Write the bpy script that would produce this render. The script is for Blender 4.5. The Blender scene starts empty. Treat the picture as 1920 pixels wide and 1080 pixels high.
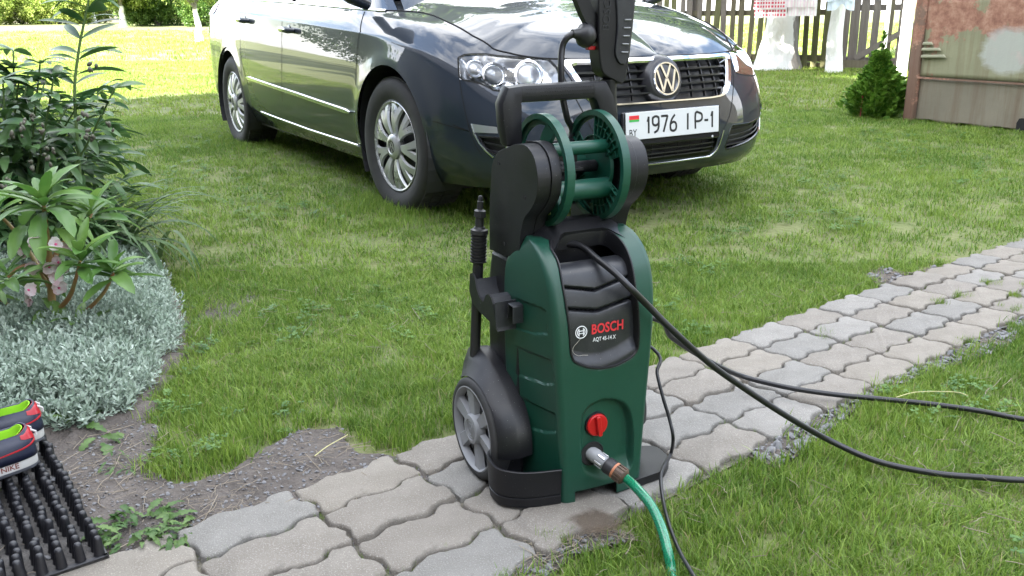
import bpy, bmesh, math, random
import numpy as np
from mathutils import Vector, Matrix, Euler
R = math.radians
rng = np.random.default_rng(7)
random.seed(7)
scene = bpy.context.scene
COL = scene.collection

# ---------------------------------------------------------------- camera
CAM = np.array([0.0, 0.0, 0.90]); PITCH = R(-17.3); ROLL = R(-0.57); FPX = 1650.0
_f = np.array([0, math.cos(PITCH), math.sin(PITCH)]); _r0 = np.array([1.0, 0, 0]); _u0 = np.cross(_r0, _f)
_r = math.cos(ROLL) * _r0 + math.sin(ROLL) * _u0; _u = -math.sin(ROLL) * _r0 + math.cos(ROLL) * _u0
cd = bpy.data.cameras.new('camera'); cam = bpy.data.objects.new('camera', cd); COL.objects.link(cam)
cd.sensor_width = 36; cd.lens = FPX / 1920 * 36; cd.clip_end = 600; cd.clip_start = 0.05
cam.matrix_world = Matrix(((_r[0], _u[0], -_f[0], CAM[0]), (_r[1], _u[1], -_f[1], CAM[1]), (_r[2], _u[2], -_f[2], CAM[2]), (0, 0, 0, 1)))
scene.camera = cam
cd.dof.use_dof = False

# ---------------------------------------------------------------- daylight
SUN_EL = R(28.0); SUN_AZ = R(235.0)          # compass bearing of the sun, clockwise from +Y
sdir = Vector((math.sin(SUN_AZ) * math.cos(SUN_EL), math.cos(SUN_AZ) * math.cos(SUN_EL), math.sin(SUN_EL)))
w = bpy.data.worlds.new('World'); scene.world = w; w.use_nodes = True
nt = w.node_tree; nt.nodes.clear()
sky = nt.nodes.new('ShaderNodeTexSky'); sky.sky_type = 'NISHITA'; sky.sun_disc = False
sky.sun_elevation = SUN_EL; sky.sun_rotation = SUN_AZ; sky.air_density = 1.0; sky.dust_density = 1.5; sky.ozone_density = 1.0
tcw = nt.nodes.new('ShaderNodeTexCoord'); mpw = nt.nodes.new('ShaderNodeMapping'); mpw.inputs['Scale'].default_value = (1.3, 1.3, 4.0)
ns = nt.nodes.new('ShaderNodeTexNoise'); ns.inputs['Scale'].default_value = 1.7; ns.inputs['Detail'].default_value = 7; ns.inputs['Roughness'].default_value = 0.58
rp = nt.nodes.new('ShaderNodeValToRGB'); rp.color_ramp.elements[0].position = 0.40; rp.color_ramp.elements[1].position = 0.60
mx = nt.nodes.new('ShaderNodeMix'); mx.data_type = 'RGBA'
mx.inputs[7].default_value = (8.6, 8.7, 8.9, 1)
bg = nt.nodes.new('ShaderNodeBackground'); bg.inputs['Strength'].default_value = 0.085
ow = nt.nodes.new('ShaderNodeOutputWorld')
L_ = nt.links.new
L_(tcw.outputs['Generated'], mpw.inputs['Vector']); L_(mpw.outputs[0], ns.inputs['Vector']); L_(ns.outputs['Fac'], rp.inputs['Fac'])
L_(rp.outputs['Color'], mx.inputs[0]); L_(sky.outputs[0], mx.inputs[6]); L_(mx.outputs[2], bg.inputs['Color']); L_(bg.outputs[0], ow.inputs['Surface'])
sl = bpy.data.lights.new('sun', 'SUN'); sl.energy = 5.0; sl.angle = R(0.5); sl.color = (1.0, 0.93, 0.82)
so = bpy.data.objects.new('sun', sl); COL.objects.link(so)
so.rotation_euler = sdir.to_track_quat('Z', 'Y').to_euler(); so.location = (-20, -14, 14)
vs = scene.view_settings
vs.view_transform = 'Standard'; vs.look = 'None'; vs.exposure = 3.3; vs.gamma = 1; vs.use_curve_mapping = False
scene.cycles.max_bounces = 8; scene.cycles.transparent_max_bounces = 8; scene.cycles.caustics_reflective = False; scene.cycles.caustics_refractive = False

# ---------------------------------------------------------------- places: a point of the ground or of a plane seen at a pixel of the photograph
def ray(px, py):
    return _f + _r * ((px - 960) / FPX) + _u * ((540 - py) / FPX)
def ground(px, py, z=0.0):
    d = ray(px, py); return CAM + d * ((z - CAM[2]) / d[2])
def at_y(px, py, Y):
    d = ray(px, py); return CAM + d * (Y / d[1])
def on_plane(px, py, p0, n):
    d = ray(px, py); n = np.array(n, float); return CAM + d * (float((np.array(p0) - CAM) @ n) / float(d @ n))
def project(P):
    d = np.asarray(P, float) - CAM; z = d @ _f
    return np.stack([960 + FPX * (d @ _r) / z, 540 - FPX * (d @ _u) / z], -1)

# ---------------------------------------------------------------- materials
def mat(name, col, rough=0.6, metal=0.0, var=None, bump=None, coat=0.0, coords='Object', spec=0.5, coat_rough=0.03, rvar=None, stretch=None, bump2=None, sheen=0):
    """var=(scale, second colour, contrast 0..1, detail); bump=(scale, strength, distance)"""
    m = bpy.data.materials.new(name); m.use_nodes = True; t = m.node_tree; n = t.nodes; b = n['Principled BSDF']; k = t.links.new
    b.inputs['Base Color'].default_value = (*col, 1); b.inputs['Roughness'].default_value = rough; b.inputs['Metallic'].default_value = metal
    b.inputs['Coat Weight'].default_value = coat; b.inputs['Coat Roughness'].default_value = coat_rough; b.inputs['Specular IOR Level'].default_value = spec
    if sheen: b.inputs['Sheen Weight'].default_value = sheen
    if var or bump or rvar:
        tc = n.new('ShaderNodeTexCoord'); src = tc.outputs[coords]
        if stretch:
            mp = n.new('ShaderNodeMapping'); mp.inputs['Scale'].default_value = stretch; k(src, mp.inputs['Vector']); src = mp.outputs[0]
    if var:
        vsn = n.new('ShaderNodeTexNoise'); vsn.inputs['Scale'].default_value = var[0]; vsn.inputs['Detail'].default_value = var[3] if len(var) > 3 else 5
        vsn.inputs['Roughness'].default_value = 0.6
        r_ = n.new('ShaderNodeValToRGB'); c = var[2]; r_.color_ramp.elements[0].position = 0.5 - (1 - c) * 0.25; r_.color_ramp.elements[1].position = 0.5 + (1 - c) * 0.25
        r_.color_ramp.elements[0].color = (*col, 1); r_.color_ramp.elements[1].color = (*var[1], 1)
        k(src, vsn.inputs['Vector']); k(vsn.outputs['Fac'], r_.inputs['Fac']); k(r_.outputs['Color'], b.inputs['Base Color'])
    if rvar:
        rn = n.new('ShaderNodeTexNoise'); rn.inputs['Scale'].default_value = rvar[0]; rn.inputs['Detail'].default_value = 4; k(src, rn.inputs['Vector'])
        mr = n.new('ShaderNodeMapRange'); mr.inputs[1].default_value = 0.35; mr.inputs[2].default_value = 0.65; mr.inputs[3].default_value = rvar[1]; mr.inputs[4].default_value = rvar[2]
        k(rn.outputs['Fac'], mr.inputs[0]); k(mr.outputs[0], b.inputs['Roughness'])
    if bump:
        prev = None
        for bb in ([bump] + ([bump2] if bump2 else [])):
            bn = n.new('ShaderNodeTexNoise'); bn.inputs['Scale'].default_value = bb[0]; bn.inputs['Detail'].default_value = 6; k(src, bn.inputs['Vector'])
            bp = n.new('ShaderNodeBump'); bp.inputs['Strength'].default_value = bb[1]; bp.inputs['Distance'].default_value = bb[2] if len(bb) > 2 else 0.01
            k(bn.outputs['Fac'], bp.inputs['Height'])
            if prev: k(prev.outputs[0], bp.inputs['Normal'])
            prev = bp
        k(prev.outputs['Normal'], b.inputs['Normal'])
    return m

def specks(m, scale, lo, hi, col, amt):
    """dust and fine dirt lying on a surface"""
    t = m.node_tree; n = t.nodes; k = t.links.new; b = n['Principled BSDF']; i = b.inputs['Base Color']; tc = n.new('ShaderNodeTexCoord'); q = n.new('ShaderNodeTexNoise'); q.inputs['Scale'].default_value = scale; q.inputs['Detail'].default_value = 3; k(tc.outputs['Object'], q.inputs['Vector'])
    r_ = n.new('ShaderNodeMapRange'); r_.inputs[1].default_value = lo; r_.inputs[2].default_value = hi; r_.inputs[3].default_value = 0; r_.inputs[4].default_value = amt; k(q.outputs['Fac'], r_.inputs[0])
    x = n.new('ShaderNodeMix'); x.data_type = 'RGBA'; x.inputs[7].default_value = (*col, 1); k(r_.outputs[0], x.inputs[0])
    if i.links: k(i.links[0].from_socket, x.inputs[6])
    else: x.inputs[6].default_value = i.default_value
    k(x.outputs[2], i); return m

def leafy(name, c1, c2, rough=0.55, scale=3.0, trans=0.35, spec=0.4, dry=None, var_obj=True, wscale=None):
    """foliage: colour varies from place to place and from leaf to leaf, light passes through; optional dry colour picked by blade attribute"""
    m = bpy.data.materials.new(name); m.use_nodes = True; t = m.node_tree; n = t.nodes; b = n['Principled BSDF']; k = t.links.new
    geo = n.new('ShaderNodeNewGeometry'); nz = n.new('ShaderNodeTexNoise'); nz.inputs['Scale'].default_value = wscale or scale; nz.inputs['Detail'].default_value = 4
    k(geo.outputs['Position'], nz.inputs['Vector'])
    oi = n.new('ShaderNodeObjectInfo')
    at = n.new('ShaderNodeAttribute'); at.attribute_name = 'blade'
    ad = n.new('ShaderNodeMath'); ad.operation = 'ADD'; k(nz.outputs['Fac'], ad.inputs[0])
    m1 = n.new('ShaderNodeMath'); m1.operation = 'MULTIPLY_ADD'; m1.inputs[1].default_value = 0.35; m1.inputs[2].default_value = -0.175
    k(oi.outputs['Random'], m1.inputs[0]); k(m1.outputs[0], ad.inputs[1])
    ad2 = n.new('ShaderNodeMath'); ad2.operation = 'ADD'; k(ad.outputs[0], ad2.inputs[0])
    m2 = n.new('ShaderNodeMath'); m2.operation = 'MULTIPLY_ADD'; m2.inputs[1].default_value = 0.5; m2.inputs[2].default_value = -0.25
    k(at.outputs['Fac'], m2.inputs[0]); k(m2.outputs[0], ad2.inputs[1])
    r_ = n.new('ShaderNodeValToRGB'); r_.color_ramp.elements[0].position = 0.28; r_.color_ramp.elements[1].position = 0.74
    r_.color_ramp.elements[0].color = (*c1, 1); r_.color_ramp.elements[1].color = (*c2, 1); k(ad2.outputs[0], r_.inputs['Fac'])
    colsock = r_.outputs['Color']
    if dry:
        gt = n.new('ShaderNodeMath'); gt.operation = 'GREATER_THAN'; gt.inputs[1].default_value = dry[1]; k(at.outputs['Fac'], gt.inputs[0])
        md = n.new('ShaderNodeMix'); md.data_type = 'RGBA'; md.inputs[7].default_value = (*dry[0], 1); k(gt.outputs[0], md.inputs[0]); k(colsock, md.inputs[6]); colsock = md.outputs[2]
    k(colsock, b.inputs['Base Color']); b.inputs['Roughness'].default_value = rough; b.inputs['Specular IOR Level'].default_value = spec
    tr = n.new('ShaderNodeBsdfTranslucent'); k(colsock, tr.inputs['Color']); ms = n.new('ShaderNodeMixShader'); ms.inputs[0].default_value = trans
    out = n['Material Output']; k(b.outputs[0], ms.inputs[1]); k(tr.outputs[0], ms.inputs[2]); k(ms.outputs[0], out.inputs['Surface'])
    return m

# ---------------------------------------------------------------- mesh helpers
def mesh_data(name, v, f, m=None, sharp=35, attrs=None):
    me = bpy.data.meshes.new(name)
    me.from_pydata([tuple(map(float, p)) for p in v], [], [tuple(map(int, q)) for q in f])
    if m is not None:
        for q in (m if isinstance(m, (list, tuple)) else [m]): me.materials.append(q)
    if sharp is not None:
        me.polygons.foreach_set('use_smooth', [True] * len(me.polygons)); me.update(); me.set_sharp_from_angle(angle=R(sharp))
    else: me.update()
    if attrs is not None:
        a = me.attributes.new('blade', 'FLOAT', 'POINT'); a.data.foreach_set('value', attrs)
    return me
def link(name, me, parent=None, loc=None, rot=None, scl=None):
    o = bpy.data.objects.new(name, me); COL.objects.link(o)
    if parent is not None: o.parent = parent
    if loc is not None: o.location = tuple(map(float, loc))
    if rot is not None: o.rotation_euler = rot
    if scl is not None: o.scale = scl if isinstance(scl, (tuple, list)) else (scl,) * 3
    return o
def obj(name, v, f, m=None, parent=None, sharp=35, bevel=None, **kw):
    o = link(name, mesh_data(name, v, f, m, sharp), parent, **kw)
    if bevel: add_bevel(o, *(bevel if isinstance(bevel, tuple) else (bevel, 2)))
    return o
def add_bevel(o, wd, seg=2, ang=35):
    b = o.modifiers.new('bevel', 'BEVEL'); b.width = wd; b.segments = seg; b.limit_method = 'ANGLE'; b.angle_limit = R(ang); b.harden_normals = False
def empty(name, loc, rz=0.0):
    o = bpy.data.objects.new(name, None); COL.objects.link(o); o.location = tuple(map(float, loc)); o.rotation_euler = (0, 0, rz); o.empty_display_size = 0.1; return o
def tag(o, label=None, cat=None, group=None, kind=None):
    if label: o['label'] = label
    if cat: o['category'] = cat
    if group: o['group'] = group
    if kind: o['kind'] = kind
    return o
def copy_tree(o, parent=None):
    c = o.copy(); COL.objects.link(c)
    if parent is not None: c.parent = parent
    for ch in list(o.children): copy_tree(ch, c)
    return c

class MB:
    """collects pieces of one mesh"""
    def __init__(s): s.v = []; s.f = []; s.a = []
    def add(s, v, f, a=0.0):
        n = len(s.v); s.v += [tuple(map(float, p)) for p in v]; s.f += [tuple(int(i) + n for i in q) for q in f]; s.a += [a] * len(v); return s
    def box(s, c, d, M=None):
        x, y, z = [q / 2 for q in d]; V = np.array([(i, j, k) for i in (-x, x) for j in (-y, y) for k in (-z, z)])
        if M is not None: V = V @ np.array(M).T
        V = V + np.array(c)
        return s.add(V, [(0, 1, 3, 2), (4, 6, 7, 5), (0, 4, 5, 1), (2, 3, 7, 6), (0, 2, 6, 4), (1, 5, 7, 3)])
    def bar(s, a, b, wd, hd, up=(0, 0, 1)):
        a = np.array(a, float); b = np.array(b, float); d = b - a; L = np.linalg.norm(d); d /= L
        u = np.array(up, float); sd = np.cross(d, u)
        if np.linalg.norm(sd) < 1e-4: sd = np.cross(d, (1, 0, 0))
        sd /= np.linalg.norm(sd); u = np.cross(sd, d)
        return s.box((a + b) / 2, (L, wd, hd), np.stack([d, sd, u], 1))
    def tube(s, P, r, n=8, cap=True):
        v, f = tube_geo(P, r, n, cap); return s.add(v, f)
    def lathe(s, prof, n=24, M=None, o=(0, 0, 0), axis='z', caps=True):
        v, f = lathe_geo(prof, n, axis, caps); v = np.array(v)
        if M is not None: v = v @ np.array(M).T
        return s.add(v + np.array(o), f)
    def prism(s, poly, d0, d1, fn=None):
        """poly (a,b) extruded from d0 to d1; fn maps (a,b,d) -> point"""
        n = len(poly); fn = fn or (lambda a, b, d: (a, b, d))
        v = [fn(a, b, d0) for a, b in poly] + [fn(a, b, d1) for a, b in poly]
        f = [tuple(range(n))[::-1], tuple(range(n, 2 * n))] + [(i, (i + 1) % n, n + (i + 1) % n, n + i) for i in range(n)]
        return s.add(v, f)
    def build(s, name, m, parent=None, sharp=35, bevel=None, recalc=True, attrs=False, **kw):
        me = mesh_data(name, s.v, s.f, m, sharp, s.a if attrs else None)
        if recalc:
            bm = bmesh.new(); bm.from_mesh(me); bmesh.ops.recalc_face_normals(bm, faces=bm.faces); bm.to_mesh(me); bm.free()
        o = link(name, me, parent, **kw)
        if bevel: add_bevel(o, *(bevel if isinstance(bevel, tuple) else (bevel, 2)))
        return o

def frame_path(P):
    P = np.array(P, float); T = np.gradient(P, axis=0); T /= np.linalg.norm(T, axis=1)[:, None] + 1e-12
    N = []; u = np.array([0, 0, 1.0])
    if abs(T[0] @ u) > 0.9: u = np.array([1.0, 0, 0])
    for t in T:
        u = u - t * (u @ t); u /= np.linalg.norm(u) + 1e-12; N.append(u)
    N = np.array(N); return P, T, N, np.cross(T, N)
def tube_geo(P, r, n=8, cap=True):
    P, T, N, B = frame_path(P); m = len(P); r = np.broadcast_to(np.array(r, float), (m,))
    a = np.linspace(0, 2 * np.pi, n, endpoint=False)
    V = P[:, None] + r[:, None, None] * (np.cos(a)[None, :, None] * N[:, None] + np.sin(a)[None, :, None] * B[:, None])
    f = [(i * n + j, i * n + (j + 1) % n, (i + 1) * n + (j + 1) % n, (i + 1) * n + j) for i in range(m - 1) for j in range(n)]
    if cap: f += [tuple(range(n))[::-1], tuple(range((m - 1) * n, m * n))]
    return V.reshape(-1, 3), f
def lathe_geo(prof, n=24, axis='z', caps=True):
    m = len(prof); v = []
    for r_, h in prof:
        for j in range(n):
            a = 2 * math.pi * j / n; x, y = r_ * math.cos(a), r_ * math.sin(a)
            v.append((x, y, h) if axis == 'z' else ((h, x, y) if axis == 'x' else (x, h, y)))
    f = [(i * n + j, i * n + (j + 1) % n, (i + 1) * n + (j + 1) % n, (i + 1) * n + j) for i in range(m - 1) for j in range(n)]
    if caps and prof[0][0] > 1e-6: f.append(tuple(range(n))[::-1])
    if caps and prof[-1][0] > 1e-6: f.append(tuple(range((m - 1) * n, m * n)))
    return v, f
def catmull(P, n=8, closed=False):
    P = np.array(P, float)
    Q = np.vstack([P[-1], P, P[0], P[1]]) if closed else np.vstack([2 * P[0] - P[1], P, 2 * P[-1] - P[-2]])
    out = []
    for i in range(1, len(Q) - 2):
        t = np.linspace(0, 1, n, endpoint=False)[:, None]
        out.append(0.5 * ((2 * Q[i]) + (-Q[i - 1] + Q[i + 1]) * t + (2 * Q[i - 1] - 5 * Q[i] + 4 * Q[i + 1] - Q[i + 2]) * t ** 2 + (-Q[i - 1] + 3 * Q[i] - 3 * Q[i + 1] + Q[i + 2]) * t ** 3))
    if not closed: out.append(P[-1:])
    return np.vstack(out)
def resample(P, step):
    P = np.array(P, float); s_ = np.concatenate([[0], np.cumsum(np.linalg.norm(np.diff(P, axis=0), axis=1))]); n = max(2, int(s_[-1] / step) + 1)
    q = np.linspace(0, s_[-1], n); return np.stack([np.interp(q, s_, P[:, i]) for i in range(P.shape[1])], 1)
def round_poly(poly, r, n=4):
    """rounds the corners of a closed 2D polygon"""
    out = []; m = len(poly); poly = [np.array(p, float) for p in poly]; rr = r if isinstance(r, (list, tuple)) else [r] * m
    for i in range(m):
        p, a, b = poly[i], poly[i - 1], poly[(i + 1) % m]; da = a - p; db = b - p; la, lb = np.linalg.norm(da), np.linalg.norm(db)
        q = min(rr[i], la * .45, lb * .45)
        if q < 1e-5: out.append(tuple(p)); continue
        A = p + da / la * q; B = p + db / lb * q
        for t in np.linspace(0, 1, n + 1): out.append(tuple((1 - t) ** 2 * A + 2 * t * (1 - t) * p + t * t * B))
    return out
def inside(P, poly):
    P = np.asarray(P, float); x, y = P[..., 0], P[..., 1]; poly = np.asarray(poly, float); c = np.zeros(x.shape, bool); n = len(poly); j = n - 1
    for i in range(n):
        xi, yi = poly[i]; xj, yj = poly[j]
        if yi != yj: c ^= ((yi > y) != (yj > y)) & (x < (xj - xi) * (y - yi) / (yj - yi) + xi)
        j = i
    return c
def poly_dist(P, poly, closed=True):
    """distance to the outline and the nearest point on it"""
    P = np.asarray(P, float); poly = np.asarray(poly, float); A = poly if closed else poly[:-1]; B = np.roll(poly, -1, 0) if closed else poly[1:]
    best = np.full(P.shape[:-1], 1e9); near = np.zeros(P.shape)
    for a, b in zip(A, B):
        d = b - a; L = d @ d
        if L < 1e-14: continue
        t = np.clip(((P - a) @ d) / L, 0, 1); q = a + t[..., None] * d; e = np.linalg.norm(P - q, axis=-1); k = e < best; best[k] = e[k]; near[k] = q[k]
    return best, near
def sdist(P, poly):
    d, _ = poly_dist(P, poly); return np.where(inside(P, poly), -d, d)
def sstep(x, a=0.0, b=1.0):
    t = np.clip((x - a) / (b - a), 0, 1); return t * t * (3 - 2 * t)
_h = rng.random((256, 256))
def vnoise(x, y):
    xi = np.floor(x).astype(int); yi = np.floor(y).astype(int); fx = x - xi; fy = y - yi; fx = fx * fx * (3 - 2 * fx); fy = fy * fy * (3 - 2 * fy)
    a = _h[xi & 255, yi & 255]; b = _h[(xi + 1) & 255, yi & 255]; c = _h[xi & 255, (yi + 1) & 255]; d = _h[(xi + 1) & 255, (yi + 1) & 255]
    return (a * (1 - fx) + b * fx) * (1 - fy) + (c * (1 - fx) + d * fx) * fy
def fbm(x, y, o=4):
    s_ = 0; a = .5
    for i in range(o): s_ = s_ + a * vnoise(x * 2 ** i + 17 * i, y * 2 ** i + 31 * i); a *= .5
    return s_ / (1 - .5 ** o)
def text_mesh(name, body, size, m, parent=None, M=None, ext=0.0004, cond=1.0, align='LEFT', space=1.0, bold=0.0):
    c = bpy.data.curves.new(name, 'FONT'); c.body = body; c.size = size; c.extrude = ext; c.align_x = align; c.space_character = space; c.offset = bold; c.resolution_u = 3
    o = bpy.data.objects.new(name, c); COL.objects.link(o); dg = bpy.context.evaluated_depsgraph_get(); dg.update()
    me = bpy.data.meshes.new_from_object(o.evaluated_get(dg)); bpy.data.objects.remove(o); me.name = name
    me.materials.clear(); me.materials.append(m)
    for v in me.vertices: v.co.x *= cond
    n = link(name, me, parent)
    if M is not None: n.matrix_local = M
    return n
# ================================================================ materials of the setting
M = {}
M['lawn'] = mat('lawn_soil', (0.105, 0.135, 0.040), 0.95, var=(3.0, (0.155, 0.165, 0.065), 0.2, 8), bump=(30, 0.8, 0.02), coords='Object')
M['soil'] = mat('dark_soil', (0.060, 0.050, 0.043), 0.95, var=(13, (0.125, 0.107, 0.094), 0.25, 10), bump=(90, 0.9, 0.012), bump2=(14, 0.5, 0.03))
M['sand'] = mat('joint_sand', (0.10, 0.092, 0.07), 0.95, var=(25, (0.17, 0.155, 0.12), 0.4, 6), bump=(120, 0.8, 0.01))
def paver_mat(name, c, c2, hi):
    m = mat(name, c, 0.86, var=(9, c2, 0.25, 9), bump=(260, 0.5, 0.003), bump2=(22, 0.45, 0.008), spec=0.35)
    t = m.node_tree; n = t.nodes; b = n['Principled BSDF']; k = t.links.new; src = b.inputs['Base Color'].links[0].from_socket
    tc = n.new('ShaderNodeTexCoord'); s = n.new('ShaderNodeTexNoise'); s.inputs['Scale'].default_value = 420; s.inputs['Detail'].default_value = 2
    r_ = n.new('ShaderNodeValToRGB'); r_.color_ramp.elements[0].position = .56; r_.color_ramp.elements[1].position = .72
    mx_ = n.new('ShaderNodeMix'); mx_.data_type = 'RGBA'; mx_.inputs[7].default_value = (*hi, 1); k(tc.outputs['Object'], s.inputs['Vector']); k(s.outputs['Fac'], r_.inputs['Fac']); k(r_.outputs['Color'], mx_.inputs[0]); k(src, mx_.inputs[6])
    s2 = n.new('ShaderNodeTexNoise'); s2.inputs['Scale'].default_value = 5.5; s2.inputs['Detail'].default_value = 8; s2.inputs['Roughness'].default_value = .7
    r2 = n.new('ShaderNodeValToRGB'); r2.color_ramp.elements[0].position = .57; r2.color_ramp.elements[1].position = .70
    m2 = n.new('ShaderNodeMix'); m2.data_type = 'RGBA'; m2.inputs[7].default_value = (*[q * .62 for q in c], 1); k(tc.outputs['Object'], s2.inputs['Vector']); k(s2.outputs['Fac'], r2.inputs['Fac']); k(r2.outputs['Color'], m2.inputs[0]); k(mx_.outputs[2], m2.inputs[6])
    k(m2.outputs[2], b.inputs['Base Color']); return m
PM = [paver_mat('paver_concrete_warm', (0.150, 0.134, 0.114), (0.200, 0.182, 0.158), (0.30, 0.28, 0.25)),
      paver_mat('paver_concrete_grey', (0.146, 0.139, 0.126), (0.192, 0.184, 0.169), (0.30, 0.29, 0.27)),
      paver_mat('paver_concrete_pale', (0.170, 0.160, 0.144), (0.222, 0.211, 0.193), (0.34, 0.33, 0.31)),
      paver_mat('paver_concrete_sandy', (0.165, 0.147, 0.122), (0.215, 0.195, 0.166), (0.31, 0.285, 0.25))]

# ================================================================ ground: one sheet to the horizon
def terrain(x, y):
    return -.02 + .045 * sstep(y, 2.9, 4.3) + 0.55 * sstep(y, 34, 60) + 0.0 * x
xs = np.concatenate([np.linspace(-260, -12, 14)[:-1], np.linspace(-12, 12, 61), np.linspace(12, 260, 14)[1:]])
ys = np.concatenate([np.linspace(-260, -8, 12)[:-1], np.linspace(-8, 20, 71), np.linspace(20, 70, 26)[1:], np.linspace(70, 300, 8)[1:]])
gv = [(x, y, float(terrain(x, y))) for y in ys for x in xs]; nx = len(xs)
gf = [(j * nx + i, j * nx + i + 1, (j + 1) * nx + i + 1, (j + 1) * nx + i) for j in range(len(ys) - 1) for i in range(nx - 1)]
tag(obj('ground', gv, gf, M['lawn'], sharp=80), kind='structure')

# ================================================================ paved path
LC = np.array([[-.1846, 1.6095], [.1798, .1431], [.0768, -.0937], [-.0008, -.0009], [-.0010, .0007]])
def lat(i, j):
    i = np.asarray(i, float); j = np.asarray(j, float)
    return (np.stack([np.ones_like(i), i, j, i * i, i * j], -1) @ LC)
LONG = [(0, 0), (.155, .075), (.305, -.095), (.675, .10), (.815, -.085), (1, 0)]
SHORT = [(0, 0), (.34, -.045), (.64, .05), (1, 0)]
def long_edge(i, j): return [(i + t, j + d) for t, d in LONG]
def short_edge(i, j): return [(i + d, j + s_) for s_, d in SHORT]
path_root = tag(empty('path', (0, 0, 0)), kind='structure'); path_root.location.z = -.020
def offset_poly(P, d):
    P = np.array(P); n = len(P); A = np.roll(P, 1, 0); B = np.roll(P, -1, 0)
    e1 = P - A; e2 = B - P; e1 /= np.linalg.norm(e1, axis=1)[:, None] + 1e-12; e2 /= np.linalg.norm(e2, axis=1)[:, None] + 1e-12
    n1 = np.stack([-e1[:, 1], e1[:, 0]], 1); n2 = np.stack([-e2[:, 1], e2[:, 0]], 1); m = n1 + n2; m /= np.maximum(np.linalg.norm(m, axis=1), .3)[:, None]
    c = np.clip((m * n1).sum(1), .5, 1)
    return P + m * (d / c)[:, None]
def area(P):
    P = np.array(P); return .5 * np.sum(P[:, 0] * np.roll(P[:, 1], -1) - np.roll(P[:, 0], -1) * P[:, 1])
path_cells = []
prng = np.random.default_rng(21)
picks = {(-2, -1): 1, (-1, -1): 3, (-2, 0): 0, (-1, 0): 0, (-1, 1): 0, (-2, 1): 0, (0, -1): 0, (0, 0): 1, (0, 1): 0, (0, 2): 0, (-1, 2): 1, (3, 1): 1, (2, 2): 0, (3, 2): 2, (3, 0): 0, (2, 1): 1, (1, 2): 2,
         (5, -1): 2, (4, -1): 3, (7, 0): 0, (8, 1): 1, (6, 2): 3, (5, 1): 0, (6, 1): 0, (7, 2): 3, (4, 1): 1, (5, 0): 1, (4, 0): 3}
for i in range(-5, 15):
    for j in range(-1, 3):
        P = long_edge(i, j)[:-1] + short_edge(i + 1, j)[:-1] + long_edge(i, j + 1)[::-1][:-1] + short_edge(i, j + 1 - 1)[::-1][:-1]
        P = lat([p[0] for p in P], [p[1] for p in P])
        if area(P) < 0: P = P[::-1]
        c = P.mean(0); path_cells.append(P)
        P = P - c
        P = np.array(round_poly(P, .012, 3))
        # jagged worn edges
        Q = resample(np.vstack([P, P[:1]]), .012)[:-1]
        Q = Q + prng.normal(0, .0016, Q.shape)
        o0 = offset_poly(Q, .0028 + .0012 * prng.random()); o1 = offset_poly(o0, .002); o2 = offset_poly(o0, .0042)
        top = .020 + prng.normal(0, .0020); n = len(Q)
        zz = lambda a, z, s_: [(p[0], p[1], z + prng.normal(0, s_)) for p in a]
        V = zz(o0, -.02, 0) + zz(o0, top - .0045, .0009) + zz(o1, top - .0015, .0008) + zz(o2, top, .0002)
        F = [(r_ * n + k, r_ * n + (k + 1) % n, (r_ + 1) * n + (k + 1) % n, (r_ + 1) * n + k) for r_ in range(3) for k in range(n)] + [tuple(range(3 * n, 4 * n))]
        mi = picks.get((i, j), int(prng.choice([0, 0, 1, 2, 3, 3])))
        me = mesh_data('paver', V, F, PM[mi], 50)
        o = link('paver', me, path_root, loc=(c[0], c[1], 0), rot=(prng.normal(0, .006), prng.normal(0, .006), prng.normal(0, .006)))
# joint bed under the pavers
edge = [tuple(lat(i, -1.05)) for i in np.linspace(-5, 15, 30)] + [tuple(lat(i, 3.05)) for i in np.linspace(15, -5, 30)]
PATH_POLY = np.array(edge)
n = 30
v = [(p[0], p[1], -.0145) for p in edge]; f = [(k, k + 1, 2 * n - 2 - k, 2 * n - 1 - k) for k in range(n - 1)]
tag(obj('path_bed', v, f, M['sand'], sharp=None), kind='structure')

# ================================================================ bare soil beside the path
def gpoly(px): return np.array([ground(*p)[:2] for p in px])
SOIL = gpoly([(60, 850), (110, 820), (185, 778), (255, 772), (300, 800), (268, 868), (330, 900), (430, 878), (500, 832), (560, 800), (640, 795), (665, 840), (760, 850), (850, 838), (850, 880), (560, 965), (330, 1040), (120, 1110), (-60, 1110), (-60, 950)])
GRAVEL = np.vstack([lat(np.linspace(2.6, 14, 30), 3.0 + .0 * np.linspace(2.6, 14, 30)), lat(np.linspace(14, 2.6, 30), 3.0 + .42 + .25 * np.sin(np.linspace(0, 14, 30)))])
EDGE2 = gpoly([(1560, 500), (1625, 478), (1680, 505), (1760, 480), (1800, 500), (1700, 530), (1640, 560), (1600, 540)])
EDGE2 = EDGE2.mean(0) + (EDGE2 - EDGE2.mean(0)) * .62 + np.array([.03, -.03])
EDGE3 = gpoly([(990, 1000), (1160, 985), (1200, 1000), (1080, 1030), (1010, 1085), (960, 1085)])
def sheet(name, poly, z, m, step=.03, amp=.004):
    poly = np.array(poly); bm = bmesh.new(); vs_ = [bm.verts.new((p[0], p[1], z)) for p in poly]; bm.faces.new(vs_)
    bmesh.ops.triangulate(bm, faces=bm.faces); me = bpy.data.meshes.new(name); bm.to_mesh(me); bm.free(); me.materials.append(m)
    return tag(link(name, me), kind='structure')
sheet('soil', resample(np.vstack([SOIL, SOIL[:1]]), .02)[:-1] + rng.normal(0, .004, (len(resample(np.vstack([SOIL, SOIL[:1]]), .02)) - 1, 2)), -.0085, M['soil'])
sheet('gravel_bed', GRAVEL, -.0105, M['soil'])
sheet('soil', EDGE2, -.0105, M['soil'])
sheet('soil', EDGE3, -.0105, M['soil'])
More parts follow.
